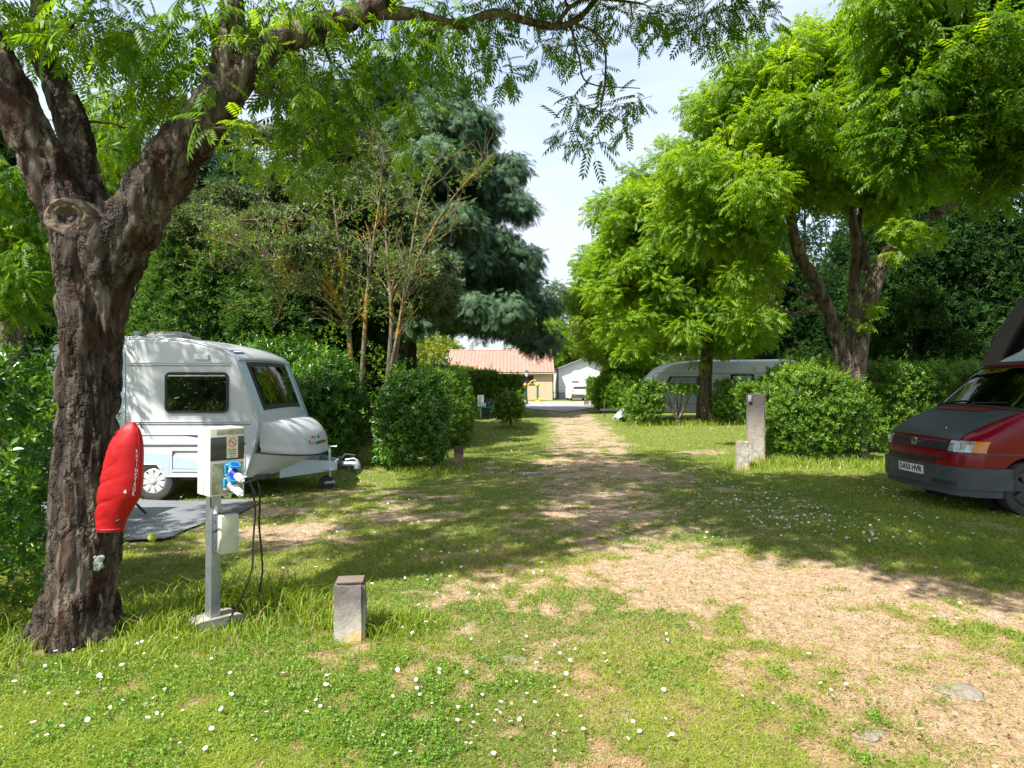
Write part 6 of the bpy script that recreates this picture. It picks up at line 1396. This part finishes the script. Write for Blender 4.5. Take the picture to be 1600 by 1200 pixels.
mb = MB(); gridslab(mb, ff, -.575, .575, .770, .895, .0, .008, 20, 4, 0); gr_ = mb.build('grille', M['black_plastic'], root)
mb = MB()
for z in (.785, .815, .845, .875): gridslab(mb, ff, -.57, .57, z-.008, z+.008, .008, .026, 20, 1, 0)
mb.build('slat', M['black_plastic'], gr_)
Me = basis(ff(0, .835, .034), (0, -1, 0), (0, 0, 1)); mb = MB(); em = .058
mb.ring(ellipse(0, 0, em, em, 32), ellipse(0, 0, em*.85, em*.85, 32), -.02, .006, 0, Me); mb.prism(ellipse(0, 0, em*.86, em*.86, 32), -.03, -.004, 1, Me)
def stroke(pts, w):
    for (x0, y0), (x1, y1) in zip(pts[:-1], pts[1:]):
        dx, dy = x1-x0, y1-y0; l = math.hypot(dx, dy); nx_, ny_ = -dy/l*w/2, dx/l*w/2
        mb.prism([(x0+nx_, y0+ny_), (x1+nx_, y1+ny_), (x1-nx_, y1-ny_), (x0-nx_, y0-ny_)], -.004, .004, 0, Me)
s_ = em*.82; stroke([(-.42*s_, .86*s_), (0, .12*s_), (.42*s_, .86*s_)], .009); stroke([(-.86*s_, .42*s_), (-.42*s_, -.80*s_), (0, .0*s_), (.42*s_, -.80*s_), (.86*s_, .42*s_)], .009)
mb.build('emblem', [M['chrome'], M['black_plastic']], gr_)
v, f = text_geo('TDI', .05, .004, .001); mb = MB(); mb.add([ff(-.44-p.x*1.3, .795+p.y, .028+p.z) for p in v], f); mb.build('badge_lettering', M['chrome'], gr_)
mb = MB(); gridslab(mb, ff, -.40, .66, .592, .655, .0, .006, 18, 2, 0); lg = mb.build('lower_grille', M['black_plastic'], root)
mb = MB(); [gridslab(mb, ff, -.39, .65, z-.005, z+.005, .006, .018, 18, 1, 0) for z in (.605, .624, .643)]; mb.build('slat', M['black_plastic'], lg)
for s_ in (-1, 1):
    a0, a1 = (-.83, -.595) if s_ < 0 else (.595, .83)
    mb = MB(); gridslab(mb, ff, a0, a1, .762, .900, -.01, .016, 8, 4, 0); hl = mb.build('headlight', M['lamp_glass'], root)
    mb = MB(); mb.lathe([(.0001, .02), (.03, .022), (.045, .018)], 18, 0, basis(ff((a0+a1)/2, .83, 0), (0, -1, 0), (0, 0, 1))); mb.build('lamp_lens', M['white_plastic'], hl)
    mb = MB(); gridslab(mb, fwrap, s_*.834, s_*.925, .762, .900, -.01, .016, 8, 4, 0); mb.build('indicator', M['amber'], root)
    mb = MB(); gridslab(mb, fwrap, s_*.60, s_*1.2, .742, .752, .0, .004, 14, 1, 0); mb.build('panel_gap', M['seam'], root)
ta = lambda x: shv.s_at_x(x)
ftop = lambda u, v, d: shv.top(u, v, d)
mb = MB(); gridslab(mb, ftop, -.70, .70, ta(.052), ta(.69), .001, .014, 22, 14, 0, lerp=lambda t: (-.70-.10*t, .70+.10*t)); bn = mb.build('bonnet_cover', M['vinyl'], root)
mb = MB(); gridslab(mb, ftop, -.55, .55, ta(.60), ta(.69), .0145, .022, 16, 3, 0, lerp=lambda t: (-.42-.16*t, .42+.16*t)); mb.build('scuttle_panel', M['sunburnt_red'], root)
mb = MB(); gridslab(mb, ftop, -.45, .45, ta(.575), ta(.602), .0145, .019, 16, 1, 0); mb.build('scuttle_vent', M['unlit_black'], root)
mb = MB(); gridslab(mb, ff, -.60, .60, .66, .74, .001, .005, 16, 2, 0); mb.build('nose_band', M['sunburnt_red'], root)
# leaf litter speck on the cover
mb = MB(); mb.add([shv.top(-.38+dx, ta(.16)+dy, .017) for dx, dy in ((0, 0), (.03, .012), (.05, .05), (.015, .03))], [(0, 1, 2, 3)]); mb.build('fallen_leaf', M['milky'], root)
# windscreen
mb = MB(); gridslab(mb, ftop, -.84, .84, ta(.72), ta(1.37), .001, .008, 20, 10, 0, lerp=lambda t: (-.86+.05*t, .86-.05*t)); ws = mb.build('windscreen', M['rubber'], root)
mb = MB(); gridslab(mb, ftop, -.80, .80, ta(.76), ta(1.335), .0085, .010, 20, 10, 0, lerp=lambda t: (-.82+.05*t, .82-.05*t)); mb.build('unlit_cabin_panel', M['unlit_black'], ws)  # flat dark sheet stands for the unlit cabin
mb = MB()
for u0, u1, x0, x1 in ((.12, .30, .84, .93), (.20, .26, .92, .99), (.02, .16, .82, .88)): gridslab(mb, ftop, u0, u1, ta(x0), ta(x1), .011, .014, 3, 3, 0)
mb.build('dashboard_card', flat('yellow_card', (.50, .42, .03), .7, var=.4, scale=20), ws)
mb = MB(); gridslab(mb, ftop, -.28, .02, ta(.80), ta(.98), .011, .013, 3, 3, 0); mb.build('sun_shade', flat('dusty_teal', (.05, .13, .14), .7, var=.3, scale=8), ws)
mb = MB(); gridslab(mb, ftop, -.80, .80, ta(.76), ta(1.335), .020, .024, 20, 10, 0, lerp=lambda t: (-.82+.05*t, .82-.05*t)); mb.build('pane', M['tinted'], ws)
for u0, u1 in ((.62, .05), (-.05, -.62)):
    mb = MB(); mb.tube([shv.top(u0, ta(.70), .03), shv.top(u0-.05, ta(.76), .04)], .012, 6); mb.tube([shv.top(u0-.05, ta(.76), .04), shv.top(u1+.05, ta(.80), .035)], .008, 6); mb.build('wiper', M['rubber'], root)
# sides: windows, door lines, mirror
for s_ in (-1, 1):
    def fs(x, z, d=0): return Mv @ Vector((x, s_*(hwv(z)+d), z))
    for x0, x1 in ((1.52, 2.35), (2.45, 3.35), (3.45, 4.45)):
        mb = MB(); gridslab(mb, fs, x0, x1, 1.16, 1.70, .0, .008, 6, 6, 0, lerp=(lambda t: (1.18+.34*t, 2.35)) if x0 < 2 else None); w_ = mb.build('side_window', M['rubber'], root)
        mb = MB(); gridslab(mb, fs, x0, x1, 1.20, 1.66, .008, .011, 6, 6, 0, lerp=(lambda t: (1.26+.30*t, 2.31)) if x0 < 2 else (lambda t: (x0+.04, x1-.04))); mb.build('pane', M['smoked'], w_)
    mb = MB()
    for x_ in (1.25, 2.40): gridslab(mb, fs, x_-.005, x_+.005, .42, 1.14, .0, .002, 1, 6, 0)
    gridslab(mb, fs, .40, 4.6, .735, .748, .0, .003, 10, 1, 0); mb.build('door_seam', M['seam'], root)
    mb = MB(); mb.box(tuple(Mv @ Vector((1.22, s_*1.02, 1.28))), (.10, .16, .24), .03); mb.tube([fs(1.22, 1.2, 0), Mv @ Vector((1.22, s_*1.0, 1.22))], .02, 6); mb.build('mirror', M['black_plastic'], root)
# raised canvas roof
fb, ft_, bk = (1.46, 1.865), (2.12, 2.96), (4.30, 1.95)
def cf(a, t, d=0): return Mv @ Vector((fb[0]+(ft_[0]-fb[0])*t-.06*math.sin(PI*t)-d*.86, a*(1-.03*t), fb[1]+(ft_[1]-fb[1])*t+d*.5))
mb = MB(); oa = [(-.70, 0), (.72, 0), (.72, 1), (-.70, 1)]
def quadslab(a0, a1, t0, t1, d0, d1): gridslab(mb, cf, a0, a1, t0, t1, d0, d1, 6, 8, 0)
quadslab(.44, .74, 0, 1, -.02, .01); quadslab(-.74, -.44, 0, 1, -.02, .01); quadslab(-.44, .44, .86, 1, -.02, .01); quadslab(-.44, .44, 0, .04, -.02, .01)
for s_ in (-1, 1): mb.prism([(fb[0], fb[1]), (4.3, 1.88), (4.3, 1.95), (ft_[0], ft_[1])], 0, .015, 0, Mv @ basis((0, s_*.74, 0), (1, 0, 0), (0, 0, 1)))
pt_ = mb.build('pop_top_canvas', M['canvas'], root)
mb = MB(); mb.tube([cf(.58, t, .012) for t in np.linspace(.05, 1, 8)], .006, 6); mb.tube([cf(.74, t, .01) for t in np.linspace(0, 1, 8)], .012, 6); mb.build('canvas_piping', M['canvas'], pt_)
mb = MB(); mb.box(tuple(Mv @ Vector((2.9, 0, 1.90))), (2.6, 1.40, .04)); mb.prism([(fb[0]+.25, fb[1]+.03), (4.2, 1.99), (ft_[0]+.15, ft_[1]-.08)], -.66, .66, 0, Mv @ basis((0, 0, 0), (1, 0, 0), (0, 0, 1))); mb.build('roof_interior', M['unlit_black'], pt_)
mb = MB(); gridslab(mb, lambda u, v, d: Mv @ Vector((fb[0]+.02+.24*v+.02*math.sin(9*u+3*v), u, fb[1]+.02+v*(.40-.45*(u+.1))*.9+.02*math.sin(u*14)-.0+d)), -.44, .44, 0, 1, 0, .02, 24, 8, 0); mb.build('bedding', M['lining'], pt_)
mb = MB(); th = math.atan2(ft_[1]-bk[1], bk[0]-ft_[0]); cx_, cz_ = (ft_[0]+bk[0])/2, (ft_[1]+bk[1])/2; mb.box(tuple(Mv @ Vector((cx_-.02, 0, cz_+.05))), (2.42, 1.56, .09), .04, rot=(0, th, 0)); mb.build('roof_lid', M['red_paint'], root)
mb = MB(); gridslab(mb, ftop, -.72, .72, ta(1.40), ta(1.52), .002, .03, 12, 2, 0); mb.build('roof_trim', M['sunburnt_red'], root)

# ------------------------------------------------------------------ parked white car, seen from behind
Ma = Matrix.Translation((6.55, 61.2, 0)) @ Matrix.Rotation(R(-90+3), 4, 'Z')     # local x runs from the nose towards the lens
s3 = [(-4.3, .70, .35), (-4.2, .86, .25), (-3.2, 1.02, .22), (-2.6, 1.38, .22), (-2.1, 1.50, .22), (-.9, 1.52, .22), (-.40, 1.44, .22), (-.12, 1.05, .26), (-.02, .95, .30), (.0, .62, .36)]
shc = Shell(s3, lambda z: .92-.16*sst(.95, 1.5, z), .10, lambda x, v: (.10*v*v)*(-1 if x > -1 else 1), Ma, .02)
root = thing('parked_car', 'white hatchback parked with its tail to the lane, before the white cabin', 'car', (6.55, 63.2, 0))
mb = MB(); shc.body(mb); mb.build('body', M['white_paint'], root, smooth=35)
ar = lambda u, z, d=0: Ma @ Vector((float(np.interp(z, [.36, .62, .95, 1.05, 1.44], [.0, .0, -.02, -.12, -.40]))-.10*(u/.9)**2+d, u, z))
mb = MB(); gridslab(mb, ar, -.66, .66, 1.10, 1.38, .0, .02, 8, 3, 0); mb.build('rear_window', M['smoked'], root)
mb = MB(); gridslab(mb, ar, -.84, .84, .30, .52, .0, .05, 8, 2, 0); mb.build('rear_bumper', M['bumper'], root)
for s_ in (-1, 1):
    mb = MB(); gridslab(mb, ar, s_*.50, s_*.86, .92, 1.0, .0, .03, 4, 2, 0); mb.build('tail_light', M['red_lens'], root)
    mb = MB(); gridslab(mb, ar, s_*.60, s_*.86, .56, .72, .0, .03, 4, 2, 0); mb.build('reflector', M['amber'], root)
    mb = MB(); mb.box(tuple(Ma @ Vector((-2.5, s_*1.02, 1.08))), (.2, .14, .14), .04); mb.build('mirror', M['white_paint'], root)
    for x_ in (-.75, -3.4): wheel(root, Ma @ Vector((x_, s_*.90, .33)), Ma.to_3x3() @ Vector((0, s_, 0)), .33, .22, .2, 5)
mb = MB(); gridslab(mb, ar, -.26, .26, .62, .73, .0, .02, 2, 1, 0); mb.build('number_plate', M['plate'], root)
# ------------------------------------------------------------------ tiled house
M['render_wall'] = flat('peach_render', (.50, .385, .265), .9, var=.14, scale=1.2, bmp=.2)
M['tile'] = flat('clay_tile', (.36, .225, .175), .85, var=.45, scale=1.6, bmp=.3, c2=(.25, .145, .105), stretch=(3.5, 1.5, 3))
M['timber'] = flat('dark_timber', (.12, .08, .05), .8)
def tile_roof(mb, x0, x1, y0, z0, y1, z1, pitch=.36, course=.42, m=0):
    """half-round clay tiles: arched columns stepped in courses from eave (y0, z0) to ridge (y1, z1)"""
    nxx = int((x1-x0)/pitch)*6; ncr = int(math.hypot(y1-y0, z1-z0)/course); V = []; F = []
    for j in range(ncr+1):
        for e in (0, 1):
            t = min(1, (j+e*.98)/ncr)
            for i in range(nxx+1):
                x = x0+(x1-x0)*i/nxx; V.append((x, y0+(y1-y0)*t, z0+(z1-z0)*t+.055*abs(math.cos(PI*i/6))**.7+(.035 if e == 0 else 0)))
    for j in range(2*(ncr+1)-1):
        for i in range(nxx): a = j*(nxx+1)+i; F.append((a, a+1, a+nxx+2, a+nxx+1))
    return mb.add(V, F, m)
hx0, hx1, hy0, hy1 = -6.4, 4.05, 64.0, 71.0
root = thing('tiled_house', 'low peach-walled house with a pinkish clay tile roof at the end of the track', 'house', (-1, 67.5, 0))
mb = MB(); mb.box(((hx0+hx1)/2, (hy0+hy1)/2, 1.38), (hx1-hx0, hy1-hy0, 2.76)); mb.prism([(hy0, 2.76), (hy1, 2.76), ((hy0+hy1)/2, 4.98)], hx0, hx1, 0, Matrix(((0, 0, 1, 0), (1, 0, 0, 0), (0, 1, 0, 0), (0, 0, 0, 1)))); wl = mb.build('wall', M['render_wall'], root)
mb = MB(); tile_roof(mb, hx0-.15, hx1+.18, hy0-.45, 2.72, (hy0+hy1)/2, 5.12); tile_roof(mb, hx0-.15, hx1+.18, hy1+.45, 2.72, (hy0+hy1)/2, 5.12)
mb.tube([(hx0-.15, (hy0+hy1)/2, 5.12), (hx1+.18, (hy0+hy1)/2, 5.12)], .13, 10); rf = mb.build('roof', M['tile'], root)
mb = MB(); mb.box(((hx0+hx1)/2, hy0-.40, 2.66), (hx1-hx0+.3, .06, .09)); mb.build('eave_board', M['render_wall'], rf)
wx0, wx1 = (817-800)*.064, (833.5-800)*.064
mb = MB(); mb.box(((wx0+wx1)/2, hy0-.012, 2.05), (wx1-wx0, .03, .80)); w_ = mb.build('window', M['unlit_black'], root)
mb = MB()
for k in range(7): mb.tube([(wx0+.08+(wx1-wx0-.16)*k/6, hy0-.07, 1.66), (wx0+.08+(wx1-wx0-.16)*k/6, hy0-.07, 2.44)], .014, 6)
mb.tube([(wx0, hy0-.07, 1.85), (wx1, hy0-.07, 1.85)], .012, 6); mb.tube([(wx0, hy0-.07, 2.25), (wx1, hy0-.07, 2.25)], .012, 6); mb.build('window_bars', M['timber'], w_)
mb = MB(); mb.box(((wx0+wx1)/2, hy0-.04, 1.62), (wx1-wx0+.2, .12, .06), .01); mb.build('sill', M['concrete'], w_)
# lower outbuilding with a single-pitch tiled roof
root = thing('tiled_outbuilding', 'low outbuilding with a faded tile roof left of the peach house', 'outbuilding', (-8.2, 66, 0))
mb = MB(); mb.box((-8.0, 67, .95), (3.6, 4, 1.9)); mb.build('wall', M['render_wall'], root)
mb = MB(); tile_roof(mb, -9.9, -6.15, 64.6, 2.05, 66.8, 2.85); tile_roof(mb, -9.9, -6.15, 69.2, 2.05, 66.8, 2.85); mb.build('roof', flat('faded_tile', (.46, .33, .28), .85, var=.3, scale=2), root)
# ------------------------------------------------------------------ white cabin
M['siding'] = flat('white_siding', (.66, .67, .68), .6, var=.06, scale=1.2)
cx0, cx1, cy = (873-800)*.067, (948-800)*.067, 67.0
root = thing('white_cabin', 'white holiday cabin with a shallow gable and one small window beside the peach house', 'cabin', (7.4, 70, 0))
mb = MB(); prof_ = [(cx0, .72), (cx1, .72), (cx1, 3.22), (5.0+4.9-2.42, 4.18), (cx0, 3.22)]; Mg = basis((0, cy, 0), (1, 0, 0), (0, 0, 1)); mb.prism(prof_, -8.5, 0, 0, Mg)
wl = mb.build('wall', M['siding'], root)
mb = MB()
for k in range(17): mb.box(((cx0+cx1)/2, cy-.006, .85+.14*k), (cx1-cx0-.02, .016, .012))
for x_ in (cx0+.06, cx1-.06): mb.box((x_, cy-.02, 1.97), (.13, .04, 2.5))
mb.build('cladding_joint', flat('pale_joint', (.70, .71, .72), .7), wl)
px_ = 7.48; mb = MB()
for (xa, xb) in ((cx0-.2, px_), (px_, cx1+.2)):
    za, zb = (3.16, 4.24) if xa < px_ else (4.24, 3.16)
    a = math.atan2(zb-za, xb-xa); mb.box(((xa+xb)/2, cy+4.05, (za+zb)/2+.02), (math.hypot(xb-xa, zb-za), 9.0, .10), .02, rot=(0, -a, 0))
mb.build('roof', flat('grey_roof', (.16, .175, .19), .6), root)
mb = MB(); mb.box(((cx0+cx1)/2, cy+4.2, .36), (cx1-cx0-.06, 8.2, .72)); 
for k in range(6): mb.box(((cx0+cx1)/2, cy+.085, .08+.12*k), (cx1-cx0-.04, .02, .016))
mb.build('skirting', flat('grey_skirting', (.46, .46, .47), .7, var=.2, scale=3), root)
wx = (894-800)*.067; mb = MB(); mb.box((wx+.27, cy-.02, 2.52), (.60, .06, 1.14), .01); w_ = mb.build('window', M['white_paint'], root)
mb = MB(); mb.box((wx+.27, cy-.052, 2.54), (.46, .015, .98)); mb.build('pane', flat('pale_blind', (.62, .66, .70), .25), w_)
mb = MB(); mb.box((wx+.27, cy-.06, 1.93), (.70, .12, .05), .01); mb.build('sill', M['caravan_grey'], w_)
mb = MB(); mb.box((cx1+.95, cy+1.5, 3.30), (1.9, 4, .10), .02); mb.tube([(cx1+1.8, cy-.3, 0), (cx1+1.8, cy-.3, 3.3)], .06, 8); mb.build('porch_roof', M['white_paint'], root)
mb = MB(); mb.box((cx1+.7, cy+1.2, 1.6), (1.2, .08, 3.0)); mb.build('porch_wall', M['render_wall'], root)
# another cabin glimpsed through the trunks
root = thing('white_cabin', 'white cabin wall glimpsed between the cypress trunk and the shrub tree', 'cabin', (-12.5, 70, 0))
mb = MB(); mb.box((-12.6, 71, 1.7), (3.6, 5, 2.7)); mb.build('wall', M['siding'], root)
mb = MB(); mb.box((-12.6, 71, 3.12), (3.9, 5.4, .14), .02); mb.build('roof', flat('grey_roof_far', (.2, .21, .22), .6), root)
mb = MB(); mb.box((-12.0, 68.48, 1.9), (.7, .05, 1.0)); mb.build('window', M['smoked'], root)

# ------------------------------------------------------------------ street lamp, exercise machines, far pedestal
lx, ly = (823-800)*.0505, 50.5
root = thing('street_lamp', 'black lantern lamp post in front of the peach house window', 'street lamp', (lx, ly, 0))
mb = MB(); mb.lathe([(.15, 0), (.15, .08), (.09, .16), (.07, .55), (.055, .62), (.045, .66), (.038, 2.05), (.06, 2.08), (.03, 2.12), (.05, 2.2)], 14, 0, Matrix.Translation((lx, ly, 0))); mb.build('pole', M['ink'], root)
mb = MB(); mb.lathe([(.09, 2.20), (.16, 2.50), (.165, 2.52)], 6, 0, Matrix.Translation((lx, ly, 0))); ln = mb.build('lantern', M['white_plastic'], root, smooth=0)
mb = MB(); mb.lathe([(.19, 2.52), (.15, 2.58), (.06, 2.66), (.03, 2.70), (.0001, 2.76)], 6, 0, Matrix.Translation((lx, ly, 0)))
for k in range(6): a = PI*k/3; mb.tube([(lx+.09*math.cos(a), ly+.09*math.sin(a), 2.2), (lx+.163*math.cos(a), ly+.163*math.sin(a), 2.52)], .010, 5)
mb.build('lantern_cap', M['ink'], ln, smooth=0)
M['yellow_paint'] = flat('yellow_paint', (.70, .42, .015), .45, var=.15); M['green_paint'] = flat('green_paint', (.02, .16, .05), .45, var=.2)
def machine(label, c, kind):
    root = thing('exercise_machine', label, 'exercise machine', c, 'outdoor exercise machines'); x, y, _ = c; Tm = Matrix.Translation((x, y, 0))
    mb = MB(); mb.tube([(x, y, 0), (x, y, 1.55)], .10, 14); mb.build('column', M['green_paint'], root)
    mb = MB(); mb.lathe([(.34, 0), (.34, .05), (.12, .10)], 18, 0, Tm); mb.lathe([(.115, 1.40), (.19, 1.44), (.19, 1.60), (.09, 1.70)], 14, 0, Tm)
    if kind: mb.tube([(x, y, 1.0), (x-.5, y, 1.75), (x-.95, y, 2.0), (x-.95, y, 2.1)], .05, 8); mb.tube([(x, y, 1.2), (x+.6, y, 1.9), (x+1.0, y, 1.98)], .05, 8); mb.lathe([(.0001, .12), (.30, .14), (.36, .30), (.30, .48), (.0001, .52)], 16, 0, Matrix.Translation((x-.35, y-.1, 0)))
    else: mb.tube([(x, y, .2), (x+.35, y-.2, .18), (x+.65, y-.2, .12)], .07, 8); mb.tube([(x, y, .2), (x-.45, y-.2, .14)], .06, 8)
    mb.build('arms', M['yellow_paint'], root)
machine('yellow and green exercise machine with a green column right of the lamp post', ((840-800)*.060, 60, 0), 0)
machine('yellow exercise machine with raised arms beside the lamp post', ((821-800)*.060, 60.5, 0), 1)
root = thing('power_pedestal', 'small white far hook-up box on a post before the clipped dark hedge', 'power pedestal', (-1.42, 29, 0))
mb = MB(); mb.box((-1.42, 29, .35), (.09, .09, .75), .01); mb.build('post', M['galv'], root)
mb = MB(); mb.box((-1.42, 29, .83), (.29, .2, .55), .02); mb.build('cabinet', M['white_paint'], root)
mb = MB(); mb.box((-1.24, 28.95, .62), (.14, .14, .22), .03); mb.build('socket', M['blue_plastic'], root)
